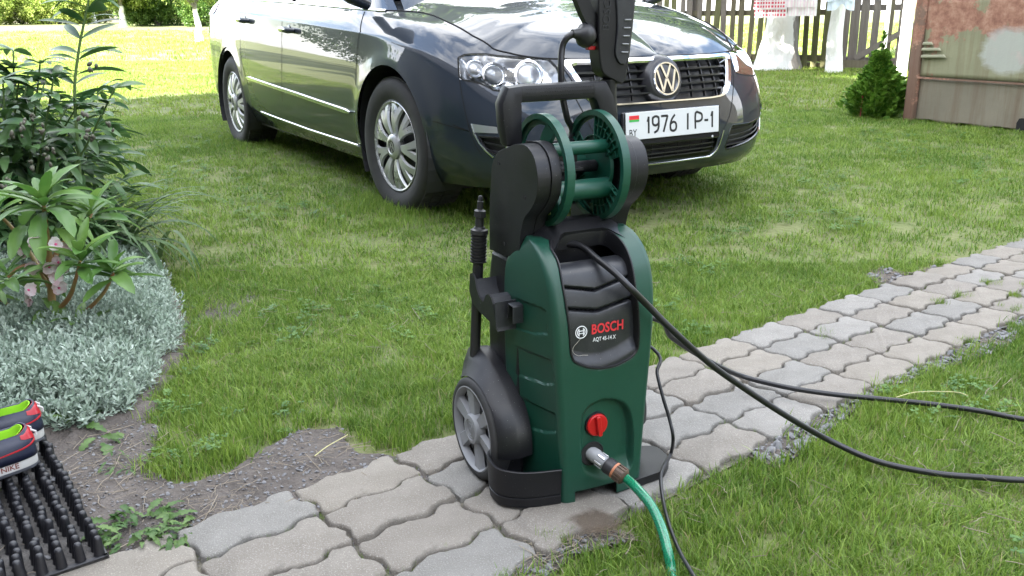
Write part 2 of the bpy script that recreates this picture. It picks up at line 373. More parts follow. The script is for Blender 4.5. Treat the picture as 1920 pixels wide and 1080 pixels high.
WORN = [(np.array(ground(*p)[:2]), r_) for p, r_ in [((290, 280), .28), ((420, 340), .22), ((1590, 508), .10), ((1250, 410), .25), ((430, 560), .14), ((300, 600), .1), ((880, 560), .1), ((1480, 430), .16), ((1255, 640), .10), ((1340, 600), .06), ((1420, 825), .07), ((1700, 960), .05), ((1480, 860), .05), ((600, 600), .1), ((740, 650), .1), ((1380, 1000), .05), ((1560, 930), .05), ((1290, 900), .035)]]

# ================================================================ scattering (for what nobody could count)
def scatter(name, pts, rot, scl, idx, variants, mtl=None, kind='stuff', parent=None):
    me = bpy.data.meshes.new(name); me.from_pydata([tuple(map(float, p)) for p in pts], [], []); n = len(pts)
    a = me.attributes.new('rot', 'FLOAT_VECTOR', 'POINT'); a.data.foreach_set('vector', np.asarray(rot, np.float32).ravel())
    a = me.attributes.new('scl', 'FLOAT_VECTOR', 'POINT'); a.data.foreach_set('vector', np.asarray(scl, np.float32).ravel())
    a = me.attributes.new('idx', 'INT', 'POINT'); a.data.foreach_set('value', np.asarray(idx, np.int32))
    if mtl: me.materials.append(mtl)
    o = link(name, me, parent); g = bpy.data.node_groups.new(name, 'GeometryNodeTree')
    g.interface.new_socket('Geometry', in_out='INPUT', socket_type='NodeSocketGeometry'); g.interface.new_socket('Geometry', in_out='OUTPUT', socket_type='NodeSocketGeometry')
    N = g.nodes; k = g.links.new; gi = N.new('NodeGroupInput'); go = N.new('NodeGroupOutput')
    c = bpy.data.collections.new(name + '_kinds')
    for q, vme in enumerate(variants):
        vo = bpy.data.objects.new('%s_kind_%02d' % (name, q), vme); c.objects.link(vo)
    ci = N.new('GeometryNodeCollectionInfo'); ci.inputs['Collection'].default_value = c; ci.inputs['Separate Children'].default_value = True; ci.inputs['Reset Children'].default_value = True
    ip = N.new('GeometryNodeInstanceOnPoints'); ip.inputs['Pick Instance'].default_value = True
    def attr(nm, ty):
        q = N.new('GeometryNodeInputNamedAttribute'); q.data_type = ty; q.inputs['Name'].default_value = nm; return [s_ for s_ in q.outputs if s_.enabled and s_.name == 'Attribute'][0]
    e2r = N.new('FunctionNodeEulerToRotation'); k(attr('rot', 'FLOAT_VECTOR'), e2r.inputs[0])
    k(gi.outputs[0], ip.inputs['Points']); k(ci.outputs[0], ip.inputs['Instance']); k(attr('idx', 'INT'), ip.inputs['Instance Index']); k(e2r.outputs[0], ip.inputs['Rotation']); k(attr('scl', 'FLOAT_VECTOR'), ip.inputs['Scale'])
    k(ip.outputs[0], go.inputs[0])
    md = o.modifiers.new('scatter', 'NODES'); md.node_group = g
    return tag(o, kind=kind)

def blade_geo(r, x, y, h, wd, lean, az, seg=3, curl=1.7, twist=0.0):
    """one grass blade: a tapering strip that bends over"""
    dx, dy = math.cos(az), math.sin(az); V = []; px = py = 0.0
    for k in range(seg + 1):
        t = k / seg; off = lean * (t ** curl); z = h * t * (1 - .28 * (lean / max(h, .001)) * t * .6)
        wv = wd * (1 - t) ** .6 * .5 if k < seg else 0
        a2 = az + math.pi / 2 + twist * t; ox, oy = math.cos(a2) * wv, math.sin(a2) * wv
        cx, cy = x + dx * off, y + dy * off
        if k < seg: V += [(cx - ox, cy - oy, z), (cx + ox, cy + oy, z)]
        else: V.append((cx, cy, z))
    F = [(2 * k, 2 * k + 1, 2 * k + 3, 2 * k + 2) for k in range(seg - 1)] + [(2 * seg - 2, 2 * seg - 1, 2 * seg)]
    return V, F
def grass_tuft(nm, r, nb, rad, h, wd, m, seg=3, hv=.35, leanf=.75):
    b = MB()
    for _ in range(nb):
        a = r.random() * 6.283; q = rad * math.sqrt(r.random()); hh = h * (1 + hv * r.normal()) ; hh = max(.3 * h, hh)
        V, F = blade_geo(r, q * math.cos(a), q * math.sin(a), hh, wd * r.uniform(.6, 1.3), hh * leanf * r.uniform(.15, 1.5), r.random() * 6.283, seg, r.uniform(1.3, 2.2), r.normal() * .6)
        b.add(V, F, r.random())
    return mesh_data(nm, b.v, b.f, m, 60, b.a)
M['grass'] = leafy('grass_blades', (0.092, 0.180, 0.022), (0.245, 0.350, 0.062), 0.5, trans=.4, wscale=1.6, dry=((0.33, 0.29, 0.14), .95), spec=.35)
M['grass_far'] = leafy('grass_blades_far', (0.115, 0.195, 0.026), (0.26, 0.345, 0.068), 0.6, trans=.4, wscale=.7, dry=((0.28, 0.26, 0.11), .94), spec=.25)
gr = np.random.default_rng(3)
near_t = [grass_tuft('grass_tuft', gr, 30, .036, .0205, .0025, M['grass']) for _ in range(8)]
mid_t = [grass_tuft('grass_tuft', gr, 26, .055, .024, .0038, M['grass'], 2) for _ in range(6)]
far_t = [grass_tuft('grass_tuft', gr, 26, .10, .030, .0075, M['grass_far'], 2) for _ in range(5)]
def lawn_points(n, y0, y1, half=.66, x_off=.6):
    y = np.sqrt(gr.random(n) * (y1 ** 2 - y0 ** 2) + y0 ** 2); x = (gr.random(n) * 2 - 1) * (half * y + x_off); return np.stack([x, y], 1)
MAT_POLY = None
BED = gpoly([(-60, 500), (60, 420), (130, 400), (255, 420), (300, 520), (332, 600), (318, 680), (250, 770), (120, 850), (40, 900), (-80, 900)])
WB = gpoly([(845, 860), (925, 960), (1080, 955), (1265, 885), (1240, 800), (900, 790)])
def lawn_keep(P):
    nz = fbm(P[:, 0] * 9, P[:, 1] * 9, 3) - .5; nz2 = fbm(P[:, 0] * 28 + 50, P[:, 1] * 28, 2) - .5
    k = np.ones(len(P), bool); e = nz * .05 + nz2 * .05
    k &= sdist(P, PATH_POLY) > .006 + np.abs(e) * .5
    k &= ~(sdist(P, SOIL) < .012 + e)
    k &= ~(sdist(P, GRAVEL) < -.01 + e * 1.2)
    k &= ~(sdist(P, EDGE2) < e); k &= ~(sdist(P, EDGE3) < e * .6 + .004)
    k &= ~(sdist(P, BED) < -.05); k &= ~inside(P, WB)
    for c, r_ in WORN:
        d = np.linalg.norm((P - c) * np.array([1, .8]), axis=1) / r_; k &= gr.random(len(P)) > .62 * (1 - sstep(d + nz * 1.2, .35, 1.1))
    thin = fbm(P[:, 0] * 2.3 + 9, P[:, 1] * 2.3, 3); k &= gr.random(len(P)) > np.clip((.34 - thin) * 3.5, 0, .5)
    return k
def hgt(P):
    d = sdist(P, PATH_POLY); q = np.clip(1 - d / .35, 0, 1) * (P[:, 1] < 2.6)
    a = .62 + .55 * fbm(P[:, 0] * 3.1 + 3, P[:, 1] * 3.1 + 8, 3) + .9 * q * fbm(P[:, 0] * 8, P[:, 1] * 8 + 4, 2)
    s2 = np.clip(1 - np.abs(sdist(P, SOIL)) / .25, 0, 1); return a + .38 * s2 * (P[:, 0] > -1.2)
def plant_grass(name, P, var, zscale=1.0, sc=(.8, 1.25)):
    P = P[lawn_keep(P)]; n = len(P); s_ = gr.uniform(*sc, n)
    S = np.stack([s_, s_, s_ * zscale * hgt(P)], 1); rot = np.stack([gr.normal(0, .12, n), gr.normal(0, .12, n), gr.random(n) * 6.283], 1)
    z = terrain(P[:, 0], P[:, 1]) + .001
    return scatter(name, np.column_stack([P, z]), rot, S, gr.integers(0, len(var), n), var, M['grass'])
plant_grass('grass', lawn_points(17000, .95, 3.2, .66, .35), near_t)
_wh = [np.array([.205 + a * math.cos(R(-58.28)) + .80 * math.sin(R(-58.28)), 4.563 + a * math.sin(R(-58.28)) - .80 * math.cos(R(-58.28))]) for a in (0, -2.709)]
_P = np.vstack([w_ + gr.normal(0, 1, (260, 2)) * [.20, .20] for w_ in _wh]); _n = len(_P)
scatter('grass', np.column_stack([_P, terrain(_P[:, 0], _P[:, 1])]), np.stack([gr.normal(0, .15, _n), gr.normal(0, .15, _n), gr.random(_n) * 6.28], 1), np.stack([np.full(_n, .9), np.full(_n, .9), gr.uniform(1.1, 2.0, _n)], 1), gr.integers(0, 6, _n), mid_t, M['grass'])
plant_grass('grass', lawn_points(21000, 3.2, 8.2), mid_t)
plant_grass('grass', lawn_points(20000, 8.2, 19, .68, 1), far_t, 1.0, (.8, 1.4))
plant_grass('grass', lawn_points(9000, 19, 46, .7, 2), far_t, 1.1, (1.6, 3.2))

# clover and other small broad leaves, and dead thatch, mixed into the lawn
def clover(r):
    b = MB()
    for _ in range(9):
        a = r.random() * 6.28; q = .03 * math.sqrt(r.random()); c = np.array([q * math.cos(a), q * math.sin(a), r.uniform(.010, .022)]); b.add([(c[0] * .6, c[1] * .6, 0), (c[0] * .6 + .0008, c[1] * .6, 0), tuple(c)], [(0, 1, 2)], .5)
        for k in range(3):
            t = a + k * 2.09; d_ = np.array([math.cos(t), math.sin(t), r.normal() * .15]); s_ = np.array([-d_[1], d_[0], 0]); L = r.uniform(.006, .010); b.add([c, c + d_ * L * .6 + s_ * L * .42, c + d_ * L, c + d_ * L * .6 - s_ * L * .42], [(0, 1, 2, 3)], r.random())
    return mesh_data('clover', b.v, b.f, M['clover'], None, b.a)
M['clover'] = leafy('clover_leaf', (0.045, 0.12, 0.022), (0.12, 0.23, 0.05), .5, trans=.35, wscale=4)
cvs = [clover(gr) for _ in range(5)]; P = lawn_points(4200, 1.0, 7); P = P[lawn_keep(P)]; P = P[fbm(P[:, 0] * 1.9 + 30, P[:, 1] * 1.9 + 12, 3) > .55]; n = len(P)
scatter('clover', np.column_stack([P, terrain(P[:, 0], P[:, 1]) + .004]), np.stack([gr.normal(0, .15, n), gr.normal(0, .15, n), gr.random(n) * 6.28], 1), np.repeat(gr.uniform(.8, 1.4, (n, 1)), 3, 1), gr.integers(0, 5, n), cvs, M['clover'])
# little tufts growing in the joints, gravel chips, straw and twigs on the soil
J = []
for i, j, n_ in [(8.6, 1.0, 16), (9.2, 1.1, 10), (10.3, 1.0, 16), (10.6, 2.0, 14), (11.2, 2.2, 20), (9.9, 2.1, 10), (4.0, 0.05, 8), (12.2, 1.0, 16), (12.6, 2.0, 16), (6.1, .55, 6), (9.2, 2.6, 8), (-1.2, 2.4, 10), (0.2, 2.9, 14), (7.3, 2.9, 7)]:
    c = lat(i, j); J.append(c + gr.normal(0, .014, (n_, 2)))
J = np.vstack(J); n = len(J)
scatter('joint_grass', np.column_stack([J, np.full(n, -.012)]), np.stack([gr.normal(0, .2, n), gr.normal(0, .2, n), gr.random(n) * 6.28], 1), np.stack([np.full(n, .4), np.full(n, .4), gr.uniform(.7, 1.3, n)], 1), gr.integers(0, 8, n), near_t, M['grass'])
M['stone'] = mat('slate_chips', (0.10, 0.10, 0.105), 0.8, var=(6, (0.22, 0.22, 0.225), 0.2, 3), bump=(60, .4, .004))
def chip(r, s):
    bm = bmesh.new(); bmesh.ops.create_icosphere(bm, subdivisions=1, radius=1)
    for v_ in bm.verts: v_.co *= r.uniform(.65, 1.2)
    bmesh.ops.scale(bm, vec=(s, s * r.uniform(.55, .95), s * r.uniform(.25, .5)), verts=bm.verts); me = bpy.data.meshes.new('chip'); bm.to_mesh(me); bm.free(); me.materials.append(M['stone']); return me
chips = [chip(gr, .009) for _ in range(8)]
def in_poly_pts(poly, n, jit=0.0):
    lo, hi = poly.min(0), poly.max(0); P = gr.random((n * 8, 2)) * (hi - lo) + lo; P = P[inside(P, poly)][:n]; return P
def strew(name, P, var, s0, s1, mtl, z=-.007, tilt=.35):
    n = len(P); s_ = s0 + (s1 - s0) * gr.random(n) ** 3
    return scatter(name, np.column_stack([P, np.full(n, z)]), np.stack([gr.normal(0, tilt, n), gr.normal(0, tilt, n), gr.random(n) * 6.28], 1), np.stack([s_] * 3, 1), gr.integers(0, len(var), n), var, mtl)
NS = SOIL[SOIL[:, 1] > 0]
P = np.vstack([in_poly_pts(GRAVEL, 3400), in_poly_pts(EDGE2, 160)]); strew('gravel', P, chips, .2, 1.6, M['stone'])
P = in_poly_pts(SOIL, 3000); P = P[~inside(P, BED) | (gr.random(len(P)) < .2)]; strew('soil_crumbs', P, chips, .06, .7, M['stone'])
jl = np.vstack([resample(np.vstack([c_, c_[:1]]), .006) for c_ in path_cells]); jl = jl[gr.random(len(jl)) < .62]; jl = jl[jl[:, 1] < 3.6]; jl = jl + gr.normal(0, .0022, jl.shape); strew('joint_crumbs', jl, chips, .05, .34, M['stone'], -.0115, .5)
P = jl[gr.random(len(jl)) < .16] + gr.normal(0, .002, (1, 2)); P = P[fbm(P[:, 0] * 5, P[:, 1] * 5 + 9, 2) > .48]; n = len(P)
scatter('moss', np.column_stack([P, np.full(n, -.0125)]), np.stack([gr.normal(0, .3, n), gr.normal(0, .3, n), gr.random(n) * 6.28], 1), np.stack([np.full(n, .12), np.full(n, .12), gr.uniform(.35, .75, n)], 1), gr.integers(0, 8, n), near_t, M['grass'])
P = in_poly_pts(EDGE3, 200); strew('soil_crumbs', P, chips, .1, 1.0, M['stone'])
M['straw'] = mat('dry_straw', (0.30, 0.255, 0.19), 0.8, var=(3, (0.17, 0.135, 0.10), .2))
def straw(r):
    b = MB(); L = r.uniform(.02, .06); P_ = [(t * L, L * .15 * math.sin(t * 2 + r.random()), .001 + .006 * r.random() * t) for t in np.linspace(-.5, .5, 5)]; b.tube(P_, r.uniform(.0003, .0007), 4); return mesh_data('straw', b.v, b.f, M['straw'], 60)
straws = [straw(gr) for _ in range(8)]
c = ground(620, 840)[:2]; c2 = ground(420, 960)[:2]; c3 = ground(230, 860)[:2]
P = lawn_points(5200, .95, 4.2); P = P[lawn_keep(P)]; P = P[fbm(P[:, 0] * 3 + 60, P[:, 1] * 3, 3) > .47]; strew('lawn_thatch', P, straws, .6, 1.5, M['straw'], .006, .35)
P = np.vstack([in_poly_pts(SOIL, 330), c + gr.normal(0, .06, (50, 2)), c2 + gr.normal(0, .05, (90, 2)), c3 + gr.normal(0, .07, (100, 2)), in_poly_pts(EDGE3, 160), in_poly_pts(GRAVEL, 260), in_poly_pts(EDGE2, 150)])
strew('dry_straw', P, straws, .5, 1.5, M['straw'], -.0045, .1)
# ================================================================ house beside and behind the camera (seen in the car's paint, and it casts the shade)
M['plaster'] = mat('siding_dark', (0.115, 0.11, 0.125), 0.75, var=(2, (0.15, 0.14, 0.155), .4))
M['roof'] = mat('roof_sheet', (0.14, 0.12, 0.11), 0.7)
M['glass_dark'] = mat('window_glass', (0.02, 0.025, 0.03), 0.05)
M['white_paint'] = mat('white_paint', (0.78, 0.78, 0.76), 0.5)
def house():
    ang = math.atan2(.79, -.61); h = empty('house', (-2.6, .2, 0), ang)        # local x runs along the wall, y away from the yard
    L0, L1, D, E, Rg = -12.0, 9.0, 8.0, 3.6, 8.8
    b = MB(); k = 0; z = 0
    b.add([(L0, .05, 0), (L1, .05, 0), (L1, .05, E), (L0, .05, E), (L0, D, 0), (L1, D, 0), (L1, D, E), (L0, D, E), (L0, D / 2, Rg), (L1, D / 2, Rg)],
          [(0, 1, 2, 3), (5, 4, 7, 6), (1, 5, 6, 9, 2), (4, 0, 3, 8, 7)])
    b.build('wall', M['plaster'], h, sharp=20)
    s = MB()
    while z < E - .05:
        s.add([(L0, .05, z), (L1, .05, z), (L1, .01, z), (L0, .01, z), (L0, .045, z + .17), (L1, .045, z + .17)], [(0, 1, 2, 3), (3, 2, 5, 4)]); z += .17
    s.build('siding', M['plaster'], h, sharp=10)
    r = MB(); t = .12
    for sy, y0, y1 in ((1, -.5, D / 2), (-1, D + .5, D / 2)):
        dz = (Rg - E) / (D / 2) * .5; r.add([(L0 - .4, y0, E - dz), (L1 + .4, y0, E - dz), (L1 + .4, y1, Rg + .1), (L0 - .4, y1, Rg + .1), (L0 - .4, y0, E - dz + t), (L1 + .4, y0, E - dz + t), (L1 + .4, y1, Rg + .1 + t), (L0 - .4, y1, Rg + .1 + t)],
              [(0, 1, 2, 3), (7, 6, 5, 4), (0, 4, 5, 1), (1, 5, 6, 2), (3, 2, 6, 7), (0, 3, 7, 4)])
    r.build('roof', M['roof'], h, sharp=20)
    for x in (-6.0, -9.0):
        f = MB(); W_, H_ = 1.1, 1.3
        for dx, dz, a, c in ((0, H_ / 2, W_ + .16, .08), (0, -H_ / 2, W_ + .16, .08), (-W_ / 2, 0, .08, H_ - .08), (W_ / 2, 0, .08, H_ - .08), (0, 0, .05, H_ - .08)): f.box((x + dx, -.02, 1.65 + dz), (a, .08, c))
        fr = f.build('window', M['white_paint'], h); g = MB(); g.box((x, 0.0, 1.65), (W_ - .02, .02, H_ - .02)); g.build('pane', M['glass_dark'], fr)
    d = MB(); d.box((-2.2, -.01, 1.05), (.95, .07, 2.1)); d.build('door', mat('door_paint', (.16, .09, .05), .5), h, bevel=.01)
    tag(h, 'long dark-sided house with steep roof beside the garden path, outside the picture', 'house')
house()

# ================================================================ trees, shrubs
M['bark'] = mat('bark', (0.10, 0.085, 0.07), 0.95, var=(8, (0.2, 0.18, 0.16), .4), bump=(22, 1.0, .03), stretch=(1, 1, .35))
def whitewashed(name, z0, soft, side=None):
    m = mat(name, (0.13, 0.115, 0.10), 0.95, var=(8, (0.26, 0.24, 0.22), .4), bump=(20, 1.0, .03), stretch=(1, 1, .4)); t = m.node_tree; n = t.nodes; b = n['Principled BSDF']; k = t.links.new
    src = b.inputs['Base Color'].links[0].from_socket; tc = n.new('ShaderNodeTexCoord'); sp = n.new('ShaderNodeSeparateXYZ'); k(tc.outputs['Object'], sp.inputs[0])
    nz = n.new('ShaderNodeTexNoise'); nz.inputs['Scale'].default_value = 6; nz.inputs['Detail'].default_value = 8; k(tc.outputs['Object'], nz.inputs['Vector'])
    a = n.new('ShaderNodeMath'); a.operation = 'MULTIPLY_ADD'; a.inputs[1].default_value = soft; k(nz.outputs['Fac'], a.inputs[0]); k(sp.outputs['Z'], a.inputs[2])
    c = n.new('ShaderNodeMapRange'); c.inputs[1].default_value = z0 + soft * .5 - .02; c.inputs[2].default_value = z0 + soft * .5 + .02; c.inputs[3].default_value = 1; c.inputs[4].default_value = 0; k(a.outputs[0], c.inputs[0])
    last = c.outputs[0]
    if side is not None:      # no white on one side, the bark colour shows
        a2 = n.new('ShaderNodeMath'); a2.operation = 'MULTIPLY_ADD'; a2.inputs[1].default_value = .22; k(nz.outputs['Fac'], a2.inputs[0]); k(sp.outputs['X'], a2.inputs[2])
        c2 = n.new('ShaderNodeMapRange'); c2.inputs[1].default_value = side + .10; c2.inputs[2].default_value = side + .13; c2.inputs[3].default_value = 1; c2.inputs[4].default_value = 0; k(a2.outputs[0], c2.inputs[0])
        mm = n.new('ShaderNodeMath'); mm.operation = 'MULTIPLY'; k(last, mm.inputs[0]); k(c2.outputs[0], mm.inputs[1]); last = mm.outputs[0]
    x = n.new('ShaderNodeMix'); x.data_type = 'RGBA'; x.inputs[7].default_value = (.74, .74, .72, 1); k(last, x.inputs[0]); k(src, x.inputs[6]); k(x.outputs[2], b.inputs['Base Color']); return m
M['leaf_y'] = leafy('leaves_sunny', (0.16, 0.24, 0.04), (0.36, 0.42, 0.12), .55, trans=.45, wscale=.8)
M['leaf_g'] = leafy('leaves_green', (0.045, 0.11, 0.018), (0.14, 0.23, 0.045), .5, trans=.4, wscale=1.2)
def cluster(r, n, rad, ls, m, flat=1.0):
    b = MB()
    for _ in range(n):
        c = r.normal(0, 1, 3); c *= rad * r.random() ** .4 / np.linalg.norm(c); c[2] *= flat; a, e = r.random() * 6.28, r.normal(-.2, .6); d = np.array([math.cos(a) * math.cos(e), math.sin(a) * math.cos(e), math.sin(e)])
        s = np.cross(d, r.normal(0, 1, 3)); s /= np.linalg.norm(s); L = ls * r.uniform(.7, 1.3)
        b.add([c, c + d * L * .45 + s * L * .26, c + d * L, c + d * L * .45 - s * L * .26], [(0, 1, 2, 3)], r.random())
    return mesh_data('leaf_cluster', b.v, b.f, m, None, b.a)
tr_ = np.random.default_rng(11)
CL = {('y', .1): [cluster(tr_, 26, .16, .075, M['leaf_y']) for _ in range(4)], ('g', .1): [cluster(tr_, 30, .15, .08, M['leaf_g']) for _ in range(4)]}
def crown_pts(r, n, c, rad, gap=.5):
    P = r.normal(0, 1, (n * 3, 3)); P /= np.linalg.norm(P, axis=1)[:, None]; P *= r.random((n * 3, 1)) ** .42
    g = fbm(P[:, 0] * 3.1 + c[0] * 3 + P[:, 2] * 1.7 + 40, P[:, 1] * 3.1 + c[1] + P[:, 2] * 2.3 + 40, 3); P = P[g > gap - .06][:n]
    return P * np.array(rad) + np.array(c)
def tree(name, label, x, y, h, tr, crown, rad, n, kind='g', ccen=None, wash=None, group=None, limbs=5, seed=0, cs=1.0, cat='tree', lean=(0, 0), flare=1.35, gap=.5, side=None):
    r = np.random.default_rng(100 + seed); z0 = float(terrain(np.array([x]), np.array([y]))[0]); root = empty(name, (x, y, z0))
    m = whitewashed('whitewashed_bark', wash, .12, side) if wash else M['bark']
    b = MB(); zs = np.linspace(-.1, h, 9); P = [(lean[0] * z / h + .02 * r.normal() * (k > 0), lean[1] * z / h + .02 * r.normal() * (k > 0), z) for k, z in enumerate(zs)]; P = catmull(P, 4)
    rr = tr * (1 - .5 * np.clip(P[:, 2] / h, 0, 1)) * (1 + (flare - 1) * np.exp(-np.clip(P[:, 2], 0, 9) / .28)); v_, f_ = tube_geo(P, rr, 28); ang_ = np.arange(len(v_)) % 28; v_ = v_ + np.column_stack([np.cos(ang_ * .2244), np.sin(ang_ * .2244), 0 * ang_]) * (tr * .22 * (fbm(ang_ * .45 + seed, v_[:, 2] * 3.0 + 5, 4) - .5))[:, None]; b.add(v_, f_)
    for k in range(limbs):
        a = 6.28 * k / limbs + r.normal() * .3; q = np.array([math.cos(a), math.sin(a), 0]); s0 = P[-1] - np.array([0, 0, h * .25 * r.random()]); L = np.array(rad).mean() * r.uniform(.6, .95)
        C = catmull([s0, s0 + q * L * .35 + np.array([0, 0, L * .35]), s0 + q * L * .75 + np.array([0, 0, L * .6]), s0 + q * L + np.array([0, 0, L * .75])], 4); b.tube(C, np.linspace(tr * .42, tr * .08, len(C)), 8)
    b.build('trunk', m, root, sharp=60)
    c = ccen or (lean[0], lean[1], crown); P = crown_pts(r, n, c, rad, gap); n = len(P)
    cr = scatter('crown', P, r.normal(0, .5, (n, 3)) + np.array([0, 0, 3.1]) * r.random((n, 1)), np.repeat(cs * r.uniform(.7, 1.35, (n, 1)), 3, 1), r.integers(0, 4, n), CL[(kind, .1)], None, None, root)
    return tag(root, label, cat, group)
def shrub(name, label, x, y, rad, n, kind='g', seed=0, cs=1.0, group=None, cat='shrub'):
    r = np.random.default_rng(300 + seed); z0 = float(terrain(np.array([x]), np.array([y]))[0]); root = empty(name, (x, y, z0)); b = MB()
    for k in range(7):
        a = 6.28 * k / 7; C = catmull([(0, 0, -.05), (math.cos(a) * rad[0] * .3, math.sin(a) * rad[1] * .3, rad[2] * .6), (math.cos(a) * rad[0] * .7, math.sin(a) * rad[1] * .7, rad[2] * 1.2)], 4); b.tube(C, np.linspace(.03, .008, len(C)), 6)
    b.build('stem', M['bark'], root, sharp=60)
    P = crown_pts(r, n, (0, 0, rad[2] * .85), rad, .44); P = P[P[:, 2] > .02]; n = len(P)
    cr = scatter('foliage', P, r.normal(0, .5, (n, 3)) + np.array([0, 0, 3.1]) * r.random((n, 1)), np.repeat(cs * r.uniform(.7, 1.35, (n, 1)), 3, 1), r.integers(0, 4, n), CL[(kind, .1)], None, None, root)
    return tag(root, label, cat, group)
g_ = 'whitewashed orchard trees behind the sunny lawn'
tree('orchard_tree', 'slim orchard tree with white trunk, nearest the car rear', -11.4, 33.6, 1.5, .125, 2.6, (2.0, 2.0, 1.25), 1500, 'y', wash=1.15, group=g_, seed=1, cs=1.0, limbs=5)
tree('orchard_tree', 'orchard tree with broad white trunk between tall peony and green bush', -21.2, 50.5, 1.6, .17, 2.7, (3.2, 2.6, 1.7), 1700, 'y', wash=1.1, group=g_, seed=2, cs=1.5)
tree('orchard_tree', 'farthest and thinnest white-trunked orchard tree above the tall peony shoot', -26.6, 59, 1.6, .13, 2.9, (2.8, 2.4, 1.7), 1300, 'y', wash=1.1, group=g_, seed=3, cs=1.5)
g_ = 'shrubs along the back of the garden'
shrub('garden_shrub', 'bright green bush between the two nearest white-trunked trees', -20.0, 52.5, (2.6, 1.6, 1.6), 1900, 'g', 4, 1.25, g_)
shrub('garden_shrub', 'small dark green bush next to the rear of the car', -16.8, 50.5, (1.4, 1.2, 1.15), 700, 'g', 5, 1.2, g_)
for k, (px, yy, rx, rz, lb) in enumerate([(40, 58, 3.2, 1.7, 'large pale yellow-green bush at the far left end of the lawn'), (110, 57, 2.6, 1.5, 'pale yellow-green bush behind the left side of the tall peony'), (165, 61, 1.9, 1.5, 'pale bush partly covered by the top of the tall peony shoot'), (-60, 56, 3.2, 1.9, 'pale bush cut off by the left picture edge'), (310, 66, 3.4, 2.4, 'tall pale bush rising behind the bright green bush'), (392, 60, 1.8, 2.2, 'pale leafy bush just left of the car tail')]):
    p = at_y(px, 40, yy); shrub('garden_shrub', lb, p[0], yy, (rx, 1.5, rz), int(1300), 'y', 10 + k, 1.5, g_)
# dark board fence far behind the shrubs
M['oldwood'] = mat('weathered_boards', (0.085, 0.08, 0.065), 0.9, var=(3, (0.16, 0.15, 0.12), .2), stretch=(4, 4, .6), bump=(30, .5, .004))
ff = empty('board_fence', (-34, 70, .5)); b = MB()
for k in range(60): b.box((k * .62 - 14, 0, .75), (.58, .04, 1.5 + .05 * math.sin(k * 7)))
o = b.build('board', M['oldwood'], ff); o['kind'] = 'stuff'; b = MB(); b.box((4, .08, .4), (37, .06, .1)); b.box((4, .08, 1.2), (37, .06, .1)); b.build('rail', M['oldwood'], ff)
tag(ff, 'dark old board fence far behind the orchard shrubs', 'fence')

# big trees whose crowns stay above the picture (they dapple the fence and show in the bonnet)
p = ground(1456, 133)
tree('old_tree', 'thick old trunk whitewashed on its sunny side, against the picket fence', p[0], p[1], 2.6, .27, 5.0, (3.0, 3.0, 2.2), 2300, 'g', wash=.86, seed=6, cs=1.5, flare=1.45, side=.14, limbs=6)
p = ground(1559, 138)
tree('young_tree', 'straight slim whitewashed trunk beside the wooden gate', p[0], p[1] - .1, 2.4, .115, 4.0, (1.8, 1.8, 1.5), 900, 'g', wash=1.3, seed=7, cs=1.3, flare=1.15)
tree('walnut_tree', 'leafy tree hidden behind the parked car, its crown above the picture', -1.7, 10.6, 2.2, .16, 3.9, (2.4, 2.4, 1.5), 1500, 'g', seed=8, cs=1.5, gap=.52)

for k, (x_, y_, s_) in enumerate([(-22, 14, 1.0), (-21, 7.5, .9), (-26, 19, 1.2), (-19.5, 2, 1.0), (-31, 25, 1.3)]):  # unseen trees added to give the car doors a dark band to reflect
    tree('garden_tree', ['broad leafy tree far left of the picture, opposite the car doors', 'rounder leafy tree left of the picture, second along the garden side', 'tall leafy tree beyond the left picture edge, behind the broad one', 'leafy tree left of the picture, nearest the house', 'farthest leafy tree beyond the left picture edge'][k], x_, y_, 2.0, .16, 3.2 * s_, (2.9 * s_, 3.0 * s_, 2.6 * s_), 650, 'g', seed=30 + k, cs=2.8, group='garden trees left of the picture', gap=.47)
for k, (x_, y_) in enumerate([(6.5, -11)]):  # unseen tree added behind the camera for the bumper and chrome to reflect
    tree('garden_tree', 'leafy tree far behind the camera', x_, y_, 2.2, .17, 3.4, (2.6, 2.6, 2.4), 600, 'g', seed=40 + k, cs=2.8, gap=.47)
reflection_barn = empty('barn', (9.5, -4.5, 0), R(72)); b = MB(); b.box((5, 0, 1.7), (10, 5, 3.4)); b.build('wall', M['oldwood'], reflection_barn); b = MB(); b.add([(-.3, -2.8, 3.3), (10.3, -2.8, 3.3), (10.3, 0, 4.9), (-.3, 0, 4.9), (10.3, 2.8, 3.3), (-.3, 2.8, 3.3)], [(0, 1, 2, 3), (3, 2, 4, 5), (0, 3, 5), (1, 4, 2)]); b.build('roof', M['roof'], reflection_barn, sharp=20); b = MB(); b.box((4, 2.52, 1.1), (2.2, .06, 2.2)); b.build('door', M['oldwood'], reflection_barn)  # unseen building added to darken the reflections in the front bumper
tag(reflection_barn, 'dark board barn right of the picture, facing the front of the car', 'barn')
# ================================================================ picket fence and gate
M['picket'] = [mat('picket_wood_%s' % s_, c, .9, var=(5, c2, .2), stretch=(6, 6, .5), bump=(40, .5, .004)) for s_, c, c2 in (('mossy', (.085, .09, .035), (.15, .145, .075)), ('brown', (.10, .085, .055), (.165, .145, .10)), ('grey', (.13, .11, .098), (.20, .175, .16)))]
F0 = np.array([3.86, 14.86]); FD = np.array([.828, -.56]); FN = math.atan2(FD[1], FD[0])
fence = empty('picket_fence', (F0[0], F0[1], 0), FN); fr = np.random.default_rng(5)
def picket(h, wd, t, top):
    b = MB(); pts = [(-wd / 2, 0), (wd / 2, 0), (wd / 2, h - top), (0, h), (-wd / 2, h - top)]; b.prism(pts, -t / 2, t / 2, lambda a, c, d: (a, d, c)); return b
pk = [mesh_data('picket', (b_ := picket(1.45, .090, .02, .04)).v, b_.f, m_, 30) for m_ in M['picket']]
